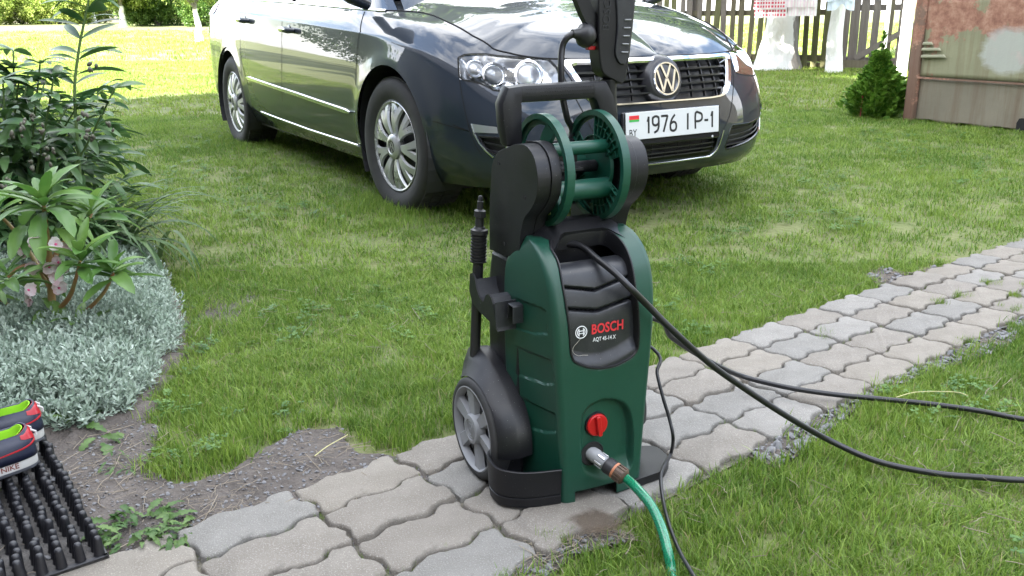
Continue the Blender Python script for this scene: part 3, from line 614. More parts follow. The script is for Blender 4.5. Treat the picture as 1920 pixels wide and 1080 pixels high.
s_ = -6.0; k = 0
while s_ < 1.42:
    link('picket', pk[int(fr.choice([0, 0, 1, 2]))], fence, loc=(s_, -.03 + fr.normal() * .003, .06 + fr.normal() * .01), rot=(fr.normal() * .01, fr.normal() * .018, 0), scl=(fr.uniform(.85, 1.15), 1, fr.uniform(.96, 1.03))); s_ += .152 + fr.normal() * .006
for z, t in ((.88, .085), (.19, .10)):
    b = MB(); b.box((-2.3, .01, z), (7.5, .035, t)); b.build('rail', M['picket'][1], fence, bevel=.005)
for x in (-5.2, -2.55, -.95, 1.30):
    b = MB(); b.box((x, .08, .75), (.12, .10, 1.6)); b.build('post', M['picket'][2], fence, bevel=.008)
b = MB(); b.box((-1.0, .03, .06), (5.0, .03, .13)); b.build('bottom_board', M['picket'][1], fence)
tag(fence, 'old mossy wooden picket fence behind the car and the lawn', 'fence')
gate = empty('wooden_gate', (F0[0] + FD[0] * 1.45, F0[1] + FD[1] * 1.45, 0), FN)
gx = 0.02
for k, (wd, gp) in enumerate([(.125, .012), (.13, .012), (.12, .055), (.10, .09), (.105, .08), (.11, .09), (.10, .085), (.11, .1), (.1, .1), (.11, .1), (.10, .1)]):
    bb = MB(); bb.box((wd / 2, 0, 0), (wd, .022, 1.35 if k else 1.7)); bb.build('plank', M['picket'][2 if k < 4 else (1 + k % 2)], gate, loc=(gx, -.02, .75 + fr.normal() * .01), rot=(0, fr.normal() * .01, 0)); gx += wd + gp
for z in (.94, .17):
    bb = MB(); bb.box((.95, .012, z), (1.9, .03, .09)); bb.build('rail', M['picket'][2], gate)
bb = MB(); bb.bar((.28, -.047, .20), (1.62, -.047, 1.02), .03, .085, (0, 0, 1)); bb.build('brace', M['picket'][2], gate)
bb = MB(); bb.bar((.05, -.05, .12), (.75, -.05, .12), .03, .11); bb.build('kick_board', M['picket'][1], gate)
tag(gate, 'weathered plank gate with a diagonal brace, right of the slim white trunk', 'gate')
p = ground(1687, 160); b = MB(); b.box((0, 0, 1.1), (.10, .10, 2.3)); o = b.build('white_post', M['white_paint'], bevel=.006, loc=(p[0], p[1], 0)); tag(o, 'thick white painted post just left of the rusty shed', 'post')
pl = at_y(1657, 100, 12.6); b = MB(); b.tube([(0, 0, -.1), (0, 0, 2.3)], .028, 12); b.tube([(-.3, 0, 2.2), (.3, 0, 2.2)], .02, 8)
o = b.build('clothes_pole', M['white_paint'], sharp=50, loc=(pl[0], pl[1], 0)); tag(o, 'thin white clothes pole standing behind the small thuja', 'pole')
# clothesline and washing
q0 = np.array([pl[0], pl[1], 2.2]); q1 = np.array([.2, 15.6, 2.15]); b = MB()
P = np.array([q0 + (q1 - q0) * t - np.array([0, 0, .12 * 4 * t * (1 - t)]) for t in np.linspace(0, 1, 20)]); b.tube(P, .004, 6)
tag(b.build('clothesline', mat('line_cord', (.5, .5, .48), .8)), 'thin cord of the clothesline stretched from the white clothes pole', 'clothesline')
b = MB(); b.tube([(q1[0], q1[1], -.1), (q1[0], q1[1], 2.25)], .03, 10); tag(b.build('clothes_pole', M['white_paint'], sharp=50), 'far clothes pole hidden behind the parked car', 'pole')
def cloth_mat(name, kind):
    m = bpy.data.materials.new(name); m.use_nodes = True; t = m.node_tree; n = t.nodes; b = n['Principled BSDF']; k = t.links.new; tc = n.new('ShaderNodeTexCoord'); sp = n.new('ShaderNodeSeparateXYZ'); k(tc.outputs['UV'], sp.inputs[0])
    def wave(sock, freq, th):
        a = n.new('ShaderNodeMath'); a.operation = 'MULTIPLY'; a.inputs[1].default_value = freq; k(sock, a.inputs[0]); f = n.new('ShaderNodeMath'); f.operation = 'FRACT'; k(a.outputs[0], f.inputs[0])
        g = n.new('ShaderNodeMath'); g.operation = 'GREATER_THAN'; g.inputs[1].default_value = th; k(f.outputs[0], g.inputs[0]); return g.outputs[0]
    x = n.new('ShaderNodeMix'); x.data_type = 'RGBA'
    if kind == 'check':
        a = n.new('ShaderNodeMath'); a.operation = 'MAXIMUM'; k(wave(sp.outputs['X'], 11, .62), a.inputs[0]); k(wave(sp.outputs['Y'], 24, .62), a.inputs[1]); k(a.outputs[0], x.inputs[0]); x.inputs[6].default_value = (.62, .10, .14, 1); x.inputs[7].default_value = (.8, .76, .76, 1)
    else:
        k(wave(sp.outputs['X'], 9, .5), x.inputs[0]); x.inputs[6].default_value = (.78, .66, .70, 1); x.inputs[7].default_value = (.80, .78, .76, 1)
    k(x.outputs[2], b.inputs['Base Color']); b.inputs['Roughness'].default_value = .9
    tr = n.new('ShaderNodeBsdfTranslucent'); k(x.outputs[2], tr.inputs['Color']); ms = n.new('ShaderNodeMixShader'); ms.inputs[0].default_value = .35; k(b.outputs[0], ms.inputs[1]); k(tr.outputs[0], ms.inputs[2]); k(ms.outputs[0], n['Material Output'].inputs['Surface']); return m
def hang(name, px0, px1, pyb, m, label, cat, parent=None, shape=None):
    ld = (q1 - q0)[:2]; nn = np.array([-ld[1], ld[0]])
    def onl(px): p_ = on_plane(px, 20, (q0[0], q0[1], 0), (nn[0], nn[1], 0)); return p_
    A, B = onl(px0), onl(px1); zb = on_plane((px0 + px1) / 2, pyb, (q0[0], q0[1], 0), (nn[0], nn[1], 0))[2]; nu, nv = 24, 20; V = []; UV = []; t_ = ((A - q0) @ (q1 - q0)) / ((q1 - q0) @ (q1 - q0)); zt = 2.13
    dirn = (B - A)[:2]; nrm = np.array([-dirn[1], dirn[0]]); nrm /= np.linalg.norm(nrm)
    for side in (1, -1):
        for j in range(nv + 1):
            for i in range(nu + 1):
                u_, v_ = i / nu, j / nv; z = zt + ((zb + (.0 if side == 1 else .12)) - zt) * v_; z += shape(u_) * v_ if shape else 0
                of = .012 * side + side * .01 * v_ + .022 * v_ * math.sin(u_ * 13 + side) + .01 * math.sin(u_ * 29 + v_ * 3); pp = A[:2] * (1 - u_) + B[:2] * u_ + nrm * of; V.append((pp[0], pp[1], z)); UV.append((u_, v_))
    w_ = nu + 1; F = [(q * w_ * (nv + 1) + j * w_ + i, q * w_ * (nv + 1) + j * w_ + i + 1, q * w_ * (nv + 1) + (j + 1) * w_ + i + 1, q * w_ * (nv + 1) + (j + 1) * w_ + i) for q in (0, 1) for j in range(nv) for i in range(nu)]
    F += [(i, i + 1, w_ * (nv + 1) + i + 1, w_ * (nv + 1) + i) for i in range(nu)]
    me = mesh_data(name, V, F, m, 60); uv = me.uv_layers.new(name='UVMap')
    for lp in me.loops: uv.data[lp.index].uv = UV[lp.vertex_index]
    return tag(link(name, me), label, cat)
hang('checked_towel', 1414, 1474, 33, cloth_mat('checked_cotton', 'check'), 'red and white checked cloth hanging above the thick old trunk', 'towel')
hang('striped_towel', 1476, 1530, 30, cloth_mat('striped_cotton', 'stripe'), 'pale pink striped cloth hanging right beside the checked one', 'towel')
hang('shirt', 1549, 1600, 17, mat('blue_cotton', (.62, .70, .80), .9), 'pale blue shirt hanging upside down over the slim white trunk', 'shirt', shape=lambda u_: .09 * math.exp(-((u_ - .55) / .16) ** 2) - .02)

# ================================================================ rusty metal shed
def rusty(name, paint, rust_amt, patch=None):
    m = bpy.data.materials.new(name); m.use_nodes = True; t = m.node_tree; n = t.nodes; b = n['Principled BSDF']; k = t.links.new; tc = n.new('ShaderNodeTexCoord'); src = tc.outputs['Object']
    def noise(sc, det=8, st=None, ro=.65):
        q = n.new('ShaderNodeTexNoise'); q.inputs['Scale'].default_value = sc; q.inputs['Detail'].default_value = det; q.inputs['Roughness'].default_value = ro
        if st: mp = n.new('ShaderNodeMapping'); mp.inputs['Scale'].default_value = st; k(src, mp.inputs['Vector']); k(mp.outputs[0], q.inputs['Vector'])
        else: k(src, q.inputs['Vector'])
        return q.outputs['Fac']
    def ramp(sock, stops):
        q = n.new('ShaderNodeValToRGB'); e = q.color_ramp.elements
        while len(e) < len(stops): e.new(.5)
        for i, (p_, c) in enumerate(stops): e[i].position = p_; e[i].color = (*c, 1)
        k(sock, q.inputs['Fac']); return q.outputs['Color']
    def mixc(f, a, c):
        q = n.new('ShaderNodeMix'); q.data_type = 'RGBA'
        for s_, v_ in ((0, f), (6, a), (7, c)):
            if isinstance(v_, tuple): q.inputs[s_].default_value = (*v_, 1)
            else: k(v_, q.inputs[s_])
        return q.outputs[2]
    base = ramp(noise(2.2), [(.3, paint), (.7, tuple(q * 1.35 for q in paint))])
    st = ramp(noise(5, 5, (4, 4, .25)), [(.45, (0, 0, 0)), (.75, (1, 1, 1))]); base = mixc(st, base, tuple(q * .72 + r_ for q, r_ in zip(paint, (.035, .01, 0))))
    rust = ramp(noise(14, 10), [(.3, (.15, .075, .05)), (.45, (.26, .125, .085)), (.62, (.38, .22, .155)), (.8, (.46, .34, .26))])
    sp = n.new('ShaderNodeSeparateXYZ'); k(src, sp.inputs[0]); nz = noise(3.2, 10, None, .7)
    a = n.new('ShaderNodeMath'); a.operation = 'MULTIPLY_ADD'; a.inputs[1].default_value = 2.6; k(nz, a.inputs[0])
    h = n.new('ShaderNodeMapRange'); h.inputs[1].default_value = rust_amt[0]; h.inputs[2].default_value = rust_amt[1]; h.inputs[3].default_value = rust_amt[2]; h.inputs[4].default_value = rust_amt[3]; k(sp.outputs['Z'], h.inputs[0]); k(h.outputs[0], a.inputs[2])
    msk = ramp(a.outputs[0], [(.0, (0, 0, 0)), (.08, (1, 1, 1))]); col = mixc(msk, base, rust)
    if patch:      # worn pale filler paint smeared over the sheet
        dd = n.new('ShaderNodeVectorMath'); dd.operation = 'SUBTRACT'; dd.inputs[1].default_value = (patch[0], 0, patch[1]); k(src, dd.inputs[0]); sc_ = n.new('ShaderNodeVectorMath'); sc_.operation = 'MULTIPLY'; sc_.inputs[1].default_value = (1 / patch[2], 0, 1 / patch[3]); k(dd.outputs[0], sc_.inputs[0])
        ln = n.new('ShaderNodeVectorMath'); ln.operation = 'LENGTH'; k(sc_.outputs[0], ln.inputs[0]); aa_ = n.new('ShaderNodeMath'); aa_.operation = 'MULTIPLY_ADD'; aa_.inputs[1].default_value = .9; k(noise(7, 9, (1, 1, 2.2)), aa_.inputs[0]); k(ln.outputs['Value'], aa_.inputs[2])
        pm = n.new('ShaderNodeMapRange'); pm.inputs[1].default_value = 1.30; pm.inputs[2].default_value = 1.62; pm.inputs[3].default_value = .68; pm.inputs[4].default_value = 0; k(aa_.outputs[0], pm.inputs[0]); col = mixc(pm.outputs[0], col, (.42, .44, .42))
    k(col, b.inputs['Base Color']); b.inputs['Roughness'].default_value = .8
    bp = n.new('ShaderNodeBump'); bp.inputs['Strength'].default_value = .5; bp.inputs['Distance'].default_value = .004; k(noise(25), bp.inputs['Height']); k(bp.outputs[0], b.inputs['Normal']); return m
A = ground(1694, 231); zs_ = float(on_plane(1710, 144, (A[0], A[1], 0), (0, 1, 0))[2]); B = ground(1920, 157, zs_); d = (B - ground(1710, 144, zs_))[:2]; d /= np.linalg.norm(d); SA = math.atan2(d[1], d[0])
shed = empty('rusty_shed', (A[0], A[1], 0), SA)
_c = on_plane(1890, 95, (A[0], A[1], 0), (-d[1], d[0], 0)); _cx, _cz = float((_c[:2] - A[:2]) @ d), float(_c[2]); m_up = rusty('rusty_sheet_upper', (.20, .20, .125), (.42, 1.0, -1.52, -1.08), (_cx, _cz, .20, .16)); m_lo = rusty('rusty_sheet_lower', (.155, .14, .105), (.0, .5, -1.9, -1.75)); m_po = rusty('rusty_post_iron', (.15, .095, .07), (0, 1, -1.42, -1.25))
b = MB(); b.box((.045, .03, 1.1), (.10, .10, 2.3)); b.build('corner_post', m_po, shed, bevel=.012)
def wavy_sheet(x0, x1, z0, z1, y, amp, m, nm, jag=0.0):
    nu, nv = 60, 16; V = []
    for j in range(nv + 1):
        for i in range(nu + 1):
            x = x0 + (x1 - x0) * i / nu; z = z0 + (z1 - z0) * j / nv
            if j == 0 and jag: z += jag * (vnoise(np.array([x * 14]), np.array([3.0]))[0] - .3)
            V.append((x, y + amp * float(fbm(np.array([x * 3]), np.array([z * 3]), 3)[0] - .5), z))
    F = [(j * (nu + 1) + i, j * (nu + 1) + i + 1, (j + 1) * (nu + 1) + i + 1, (j + 1) * (nu + 1) + i) for j in range(nv) for i in range(nu)]
    o = obj(nm, V, F, m, shed, 50); s = o.modifiers.new('thickness', 'SOLIDIFY'); s.thickness = .003; return o
wavy_sheet(.096, 2.6, zs_ + .008, .985, .0, .004, m_up, 'panel', .0)
wavy_sheet(.096, 2.6, 1.0, 2.2, -.004, .004, m_up, 'panel', .0)
wavy_sheet(.096, 2.6, .035, zs_ - .004, .012, .004, m_lo, 'panel', .03)
b = MB(); b.bar((.09, -.012, zs_), (2.6, -.006, zs_), .006, .014); b.bar((.09, -.006, .993), (2.6, -.006, .993), .006, .012); b.build('seam_strip', m_po, shed)
M['pale_patch'] = mat('pale_filler_paint', (.50, .52, .50), .8, var=(9, (.60, .62, .61), .3))
def blob(cx, cz, rx, rz, k_, seed): return [(cx + rx * math.cos(a) * (1 + .16 * math.sin(3 * a + seed) + .07 * math.sin(7 * a)), cz + rz * math.sin(a) * (1 + .12 * math.sin(2 * a + seed))) for a in np.linspace(0, 6.283, k_, endpoint=False)]
def shed_xz(px, py):
    P = on_plane(px, py, (A[0], A[1], 0), (-d[1], d[0], 0)); return float((P[:2] - A[:2]) @ d), float(P[2])
def shed_patch(name, pts, m, y=-.014, t=.002):
    q = MB(); q.prism(pts, y, y - t, lambda a, c, e: (a, e, c)); return q.build(name, m, shed, sharp=20)
cx, cz = shed_xz(1890, 92); cw = shed_xz(1925, 92)[0] - cx
# embossed louvres
M['louvre'] = mat('louvre_worn', (.30, .30, .21), .7)
for (a0, a1, yy) in ((1733, 1753, 84), (1731, 1768, 95), (1730, 1777, 108)):
    x0, z0 = shed_xz(a0, yy); x1, z1 = shed_xz(a1, yy); hh = .022; q = MB(); q.prism([(x0, z0), (x1, z1), (x1 - .02, z1 + hh), (x0 + .006, z0 + hh)], -.012, -.03, lambda a, c, e: (a, e, c)); q.build('louvre', M['louvre'], shed, bevel=.004)
M['black'] = mat('dark_hole', (.01, .01, .01), .9)
x0, z0 = shed_xz(1915, 245); shed_patch('rust_hole', blob(x0 + .02, .07, .07, .07, 20, 2), M['black'], -.006, .002)
b = MB(); b.box((1.35, 1.2, 2.25), (2.7, 2.6, .06)); b.build('roof', m_po, shed); b = MB(); b.box((1.35, 2.4, 1.1), (2.6, .02, 2.2)); b.box((.02, 1.2, 1.1), (.02, 2.4, 2.2)); b.box((2.65, 1.2, 1.1), (.02, 2.4, 2.2)); b.build('wall', m_lo, shed)
tag(shed, 'rusty old sheet-metal shed at the right edge of the lawn', 'shed')
# ================================================================ car
M['car_paint'] = mat('car_paint', (0.016, 0.022, 0.032), 0.4, metal=0, coat=1.0, coat_rough=0.012, spec=.12)
M['chrome'] = mat('chrome', (0.82, 0.83, 0.85), 0.07, metal=1.0)
M['satin'] = mat('satin_chrome', (0.62, 0.63, 0.64), 0.22, metal=1.0)
M['tyre'] = mat('tyre_rubber', (0.022, 0.022, 0.023), 0.75, var=(14, (0.035, 0.034, 0.033), .3), bump=(60, .2, .002))
M['cover'] = mat('wheel_cover_silver', (0.46, 0.465, 0.465), 0.38, metal=.6, rvar=(8, .22, .45))
M['blackp'] = mat('black_plastic', (0.018, 0.018, 0.020), 0.45)
M['gloss_black'] = mat('gloss_black', (0.012, 0.012, 0.014), 0.12)
M['seam'] = mat('panel_gap', (0.004, 0.004, 0.004), 0.9)
M['carglass'] = mat('tinted_glass', (0.010, 0.013, 0.014), 0.02, coat=1.0, coat_rough=.01)
def glass_mat(name, col=(1, 1, 1), rough=0.0, fac=.85):
    m = bpy.data.materials.new(name); m.use_nodes = True; t = m.node_tree; n = t.nodes; k = t.links.new; b = n['Principled BSDF']
    b.inputs['Base Color'].default_value = (.9, .92, .94, 1); b.inputs['Roughness'].default_value = .02; b.inputs['Coat Weight'].default_value = 1
    tr = n.new('ShaderNodeBsdfTransparent'); tr.inputs['Color'].default_value = (*col, 1); gl = n.new('ShaderNodeBsdfGlossy'); gl.inputs['Roughness'].default_value = .02
    fr = n.new('ShaderNodeFresnel'); fr.inputs['IOR'].default_value = 1.6; ms = n.new('ShaderNodeMixShader'); k(fr.outputs[0], ms.inputs[0]); k(tr.outputs[0], ms.inputs[1]); k(gl.outputs[0], ms.inputs[2]); k(ms.outputs[0], n['Material Output'].inputs['Surface']); return m
M['lens'] = glass_mat('headlight_glass')
M['plate_white'] = mat('plate_white', (0.60, 0.61, 0.62), 0.4); M['ink'] = mat('plate_black_print', (0.01, 0.01, 0.012), .5); M['red'] = mat('flag_red', (.62, .02, .03), .5); M['green'] = mat('flag_green', (.03, .38, .07), .5)

CA = R(-58.28); CO = np.array([.205, 4.563, 0.0])
car = empty('parked_car', CO, CA)
_ca, _sa = math.cos(CA), math.sin(CA)
def c2w(P): P = np.asarray(P, float); return np.stack([CO[0] + P[..., 0] * _ca - P[..., 1] * _sa, CO[1] + P[..., 0] * _sa + P[..., 1] * _ca, P[..., 2]], -1)
def cproj(P): return project(c2w(P))
# outline in plan of the right side, from the middle of the tail to the middle of the nose: x, y
OUT = np.array([(-3.84, 0), (-3.83, -.30), (-3.79, -.58), (-3.70, -.74), (-3.52, -.815), (-3.2, -.855), (-2.8, -.880), (-2.4, -.897), (-1.9, -.909), (-1.3, -.91), (-.7, -.91), (-.25, -.909), (.05, -.906), (.3, -.893), (.5, -.865), (.64, -.815), (.745, -.72), (.822, -.58), (.868, -.40), (.892, -.2), (.90, 0)])
# for each outline point: rows of (height, inset from the outline)
def prof(k):
    x, y = OUT[k]
    def L(a, b, t): return [(p[0] + (q[0] - p[0]) * t, p[1] + (q[1] - p[1]) * t) for p, q in zip(a, b)]
    door_f = [(.19, .075), (.265, .035), (.35, .012), (.50, 0), (.66, .002), (.80, .014), (.832, .022), (.885, .055), (.925, .095)]
    door_r = [(.21, .075), (.28, .035), (.36, .012), (.53, 0), (.74, .002), (.89, .014), (.925, .022), (.965, .050), (1.005, .085)]
    quart = [(.24, .075), (.30, .035), (.38, .012), (.54, 0), (.74, .003), (.89, .018), (.925, .026), (.97, .055), (1.01, .10)]
    tail = [(.26, .06), (.31, .03), (.40, .008), (.52, 0), (.72, .015), (.88, .03), (.92, .04), (.97, .07), (1.01, .12)]
    fend0 = [(.19, .075), (.265, .035), (.35, .012), (.50, 0), (.64, .002), (.77, .018), (.825, .045), (.88, .105), (.908, .185)]
    fend1 = [(.20, .07), (.265, .035), (.35, .012), (.48, 0), (.60, .005), (.70, .022), (.765, .055), (.82, .11), (.848, .175)]
    corn0 = [(.205, .075), (.258, .03), (.33, .008), (.44, 0), (.54, .008), (.62, .032), (.685, .072), (.735, .125), (.768, .175)]
    corn = [(.205, .075), (.25, .028), (.31, .008), (.40, 0), (.50, .012), (.58, .040), (.64, .075), (.70, .12), (.738, .155)]
    nose1 = [(.215, .07), (.255, .025), (.30, .006), (.38, 0), (.48, .008), (.57, .030), (.63, .052), (.69, .080), (.722, .105)]
    nose = [(.22, .07), (.26, .025), (.30, .006), (.38, 0), (.48, .006), (.57, .022), (.63, .040), (.69, .062), (.722, .085)]
    tab = {0: tail, 1: tail, 2: tail, 3: tail, 4: quart, 5: quart, 6: quart, 7: L(quart, door_r, .8), 8: L(door_r, door_f, .15), 9: L(door_r, door_f, .45), 10: L(door_r, door_f, .78), 11: L(door_f, fend0, .12), 12: fend0, 13: L(fend0, fend1, .7), 14: L(fend1, corn0, .45), 15: corn0, 16: L(corn0, corn, .7), 17: L(corn, nose1, .6), 18: nose1, 19: nose, 20: nose}
    return tab[k]
PR = np.array([prof(k) for k in range(len(OUT))])          # stations x rows x (z, inset)
NSTA, NROW = PR.shape[:2]
SL = np.concatenate([[0], np.cumsum(np.linalg.norm(np.diff(OUT, axis=0), axis=1))])      # u = length along the outline
def _cub(A, x, xp):
    """Catmull-Rom style interpolation of rows A at non-uniform xp"""
    x = np.clip(x, xp[0], xp[-1]); i = np.clip(np.searchsorted(xp, x, 'right') - 1, 0, len(xp) - 2)
    m = np.zeros_like(A); dx = np.diff(xp); sl_ = np.diff(A, axis=0) / dx.reshape((-1,) + (1,) * (A.ndim - 1)); m[1:-1] = (sl_[1:] * dx[:-1].reshape((-1,) + (1,) * (A.ndim - 1)) + sl_[:-1] * dx[1:].reshape((-1,) + (1,) * (A.ndim - 1))) / (dx[1:] + dx[:-1]).reshape((-1,) + (1,) * (A.ndim - 1)); m[0] = sl_[0]; m[-1] = sl_[-1]
    h = dx[i]; t = (x - xp[i]) / h; sh = (-1,) + (1,) * (A.ndim - 1); t = t.reshape(sh); h = h.reshape(sh)
    return (2 * t ** 3 - 3 * t ** 2 + 1) * A[i] + (t ** 3 - 2 * t ** 2 + t) * h * m[i] + (-2 * t ** 3 + 3 * t ** 2) * A[i + 1] + (t ** 3 - t ** 2) * h * m[i + 1]
OUTM = np.vstack([OUT[1:2] * [1, -1], OUT, OUT[-2:-1] * [1, -1]]); SLM = np.concatenate([[-SL[1]], SL, [2 * SL[-1] - SL[-2]]]); PRM = np.concatenate([PR[1:2], PR, PR[-2:-1]])
UMAX = SL[-1]
def surf(u, t, off=0.0):
    """point of the body: u along the outline (0 tail .. UMAX nose, right side; UMAX .. 2 UMAX comes back along the left side), t = row 0..8"""
    u = np.atleast_1d(np.asarray(u, float)); t = np.broadcast_to(np.asarray(t, float), u.shape); mir = u > UMAX; uu = np.where(mir, 2 * UMAX - u, u)
    e = 1e-3
    def base(uu):
        P = _cub(OUTM, uu, SLM); D = _cub(OUTM, uu + e, SLM) - _cub(OUTM, uu - e, SLM); N_ = np.stack([-D[:, 1], D[:, 0]], 1); N_ /= np.linalg.norm(N_, axis=1)[:, None]   # inward
        rows = _cub(PRM, uu, SLM)                                   # n x rows x 2
        i = np.clip(np.floor(t).astype(int), 0, NROW - 2); f = np.clip(t - i, -.2, 1.2); k = np.arange(len(uu))
        g = lambda j: rows[k, np.clip(j, 0, NROW - 1)]
        a, b, c, d_ = g(i - 1), g(i), g(i + 1), g(i + 2); a = np.where((i == 0)[:, None], 2 * b - c, a); d_ = np.where((i == NROW - 2)[:, None], 2 * c - b, d_); f = f[:, None]
        q = .5 * (2 * b + (-a + c) * f + (2 * a - 5 * b + 4 * c - d_) * f ** 2 + (-a + 3 * b - 3 * c + d_) * f ** 3)
        X = P + N_ * q[:, 1:2]; return np.column_stack([X, q[:, 0]])
    Q = base(uu)
    if np.any(np.asarray(off) != 0):
        t0 = t; du = base(uu + e) - base(uu - e)
        t = np.clip(t0 + .01, 0, 8); A1 = base(uu); t = np.clip(t0 - .01, 0, 8); A0 = base(uu); t = t0
        nn = np.cross(du, A1 - A0); nn /= np.linalg.norm(nn, axis=1)[:, None]; Q = Q + nn * np.reshape(np.broadcast_to(off, uu.shape), (-1, 1))
    Q[mir, 1] *= -1
    return Q
_gu, _gt = np.meshgrid(np.arange(0, 2 * UMAX, .03), np.arange(0, 8.01, .25)); _gu, _gt = _gu.ravel(), _gt.ravel(); _gp = cproj(surf(_gu, _gt))
_n1 = surf(_gu, _gt, .01) - surf(_gu, _gt); _cw = c2w(surf(_gu, _gt)); _nw = c2w(surf(_gu, _gt) + _n1 * 10) - _cw; _vis = ((CAM - _cw) * _nw).sum(1) > 0
def px2ut(px, py):
    d = np.hypot(_gp[:, 0] - px, _gp[:, 1] - py) + (~_vis) * 1e5; k = int(np.argmin(d)); x = np.array([_gu[k], _gt[k]])
    for _ in range(12):
        p = cproj(surf(x[:1], x[1:]))[0]; e = p - (px, py)
        if np.hypot(*e) < .05: break
        J = np.stack([(cproj(surf(x[:1] + .002, x[1:]))[0] - p) / .002, (cproj(surf(x[:1], x[1:] + .01))[0] - p) / .01], 1)
        try: dx = np.linalg.solve(J, -e)
        except np.linalg.LinAlgError: break
        x = x + np.clip(dx, [-.06, -.5], [.06, .5]); x[1] = np.clip(x[1], -.1, 8.1)
    return x
def uv_poly(px): return np.array([px2ut(*p) for p in px])
MIR = lambda P: np.column_stack([2 * UMAX - P[:, 0], P[:, 1]])
# metric helper: u of a given x on the side, t of a given height
def u_of_x(x): return float(np.interp(x, OUT[:, 0], SL))
def t_of_z(u, z):
    tt = np.linspace(0, 8, 161); return float(np.interp(z, surf(np.full(161, u), tt)[:, 2], tt))

# ---- outlines of the features
HL = uv_poly([(859, 108), (871, 102), (915, 101), (1004, 108), (1028, 110), (1048, 133), (1053, 156), (1000, 166), (928, 171), (907, 158), (887, 153), (862, 149)])
HLR = uv_poly([(859, 108), (915, 101)])
grh = uv_poly([(1284, 101), (1357, 100), (1366, 105), (1368, 128), (1367.5, 159), (1362, 175), (1352, 182), (1332, 185.5), (1260, 191)])
g_in = uv_poly([(1284, 111), (1352, 110), (1358, 112), (1359, 128), (1358, 158), (1353.5, 171), (1346, 178), (1330, 181), (1260, 187)])
def symm(h): h = h.copy(); h[0, 0] = h[-1, 0] = UMAX; return np.vstack([h, MIR(h[1:-1])[::-1]])
grh[0, 0] = UMAX; grh[-1, 0] = UMAX; g_in[0, 0] = UMAX; g_in[-1, 0] = UMAX
def at_c(h):  # heights of the centre points follow the neighbours
    h = h.copy(); h[0, 1] = h[1, 1]; return h
GR_OUT = symm(at_c(grh)); GR_IN = symm(at_c(g_in))
li = uv_poly([(1300, 255), (1349, 247), (1340, 278), (1327, 290), (1250, 299)]); li[0, 0] = li[-1, 0] = UMAX; li[0, 1] = li[1, 1] - .05; LOW = symm(li)
FOG = uv_poly([(1368, 247), (1372, 239), (1397, 234), (1396, 256), (1381, 275), (1361, 281), (1359, 274)])
_fm = MIR(FOG); FOGS = np.array([px2ut(897, 256), px2ut(931, 258), _fm[1] + [0, .1], _fm[0], _fm[6], _fm[5], px2ut(928, 289), px2ut(908, 277)])
def arch(cx, zc, r, n=40):
    P = []
    for a in np.linspace(-.35, math.pi + .35, n):
        x, z = cx - r * math.cos(a), zc + r * math.sin(a); u = u_of_x(x); P.append((u, -.5 if z < .2 else t_of_z(u, z)))
    P[0] = (P[0][0], -.5); P[-1] = (P[-1][0], -.5); return np.array(P)
AF = arch(.012, .325, .362); AR = arch(-2.709, .325, .352)
# ---- grid over the body, boundaries snapped to the outlines
du = .014
U = np.concatenate([np.arange(0, UMAX, du), [UMAX]]); T = np.linspace(0, 8, 57)
GU, GT = np.meshgrid(U, T, indexing='ij'); W0 = np.stack([GU, GT], -1)
SC = np.array([1.0, .085])          # rows to metres
regions = {'hl': HL, 'gr': GR_OUT, 'low': LOW, 'fog': FOGS, 'af': AF, 'ar': AR}
W = W0.copy(); cen = (W0[:-1, :-1] + W0[1:, 1:]) / 2; cls = np.zeros(cen.shape[:2], int)
for q, (nm, P) in enumerate(regions.items()): cls[inside(cen, P)] = q + 1
def snap(W, cls, P, q):
    m = cls == q; pad = np.pad(m, 1); cnt = sum(pad[a:a + W.shape[0], b:b + W.shape[1]].astype(int) for a in (0, 1) for b in (0, 1)); padt = np.pad(np.ones_like(m), 1); tot = sum(padt[a:a + W.shape[0], b:b + W.shape[1]].astype(int) for a in (0, 1) for b in (0, 1))
    bd = (cnt > 0) & (cnt < tot); pts = W[bd] * SC; _, near = poly_dist(pts, P * SC); W[bd] = near / SC
    W[:, 0, 1] = 0; W[0, :, 0] = 0; W[-1, :, 0] = UMAX
for q, (nm, P) in enumerate(regions.items()): snap(W, cls, P, q + 1)
nU, nT = len(U), len(T)
SP = surf(W[..., 0].ravel(), np.clip(W[..., 1].ravel(), 0, 8))
# soft flares round the arches
for (cx, r0) in ((.012, .362), (-2.709, .352)):
    d = np.hypot(SP[:, 0] - cx, SP[:, 2] - .325) - r0; SP[:, 1] -= .010 * np.exp(-(np.clip(d, 0, 9) / .05) ** 2) * (SP[:, 1] < -.6) * (SP[:, 0] < .5)
SPR = SP.copy(); SPL = SP * [1, -1, 1]
def body_part(name, mask, m=None, both=True):
    b = MB(); I, J = np.nonzero(mask)
    for side, V in ((0, SPR), (1, SPL)):
        used = {}; v = []; f = []
        for i, j in zip(I, J):
            q = [(i, j), (i + 1, j), (i + 1, j + 1), (i, j + 1)]; ids = []
            for a in q:
                k = a[0] * nT + a[1]
                if k not in used: used[k] = len(v); v.append(V[k])
                ids.append(used[k])
            f.append(tuple(ids) if side == 0 else tuple(ids[::-1]))
        b.add(v, f)
        if not both: break
    o = b.build(name, m or M['car_paint'], car, sharp=32, recalc=False)
    if both:
        bm = bmesh.new(); bm.from_mesh(o.data); bmesh.ops.remove_doubles(bm, verts=bm.verts, dist=1e-5); bm.to_mesh(o.data); bm.free()
    return o
CU = cen[..., 0]; CT = cen[..., 1]
XC = surf(CU.ravel(), CT.ravel()).reshape(CU.shape + (3,))
free = cls == 0
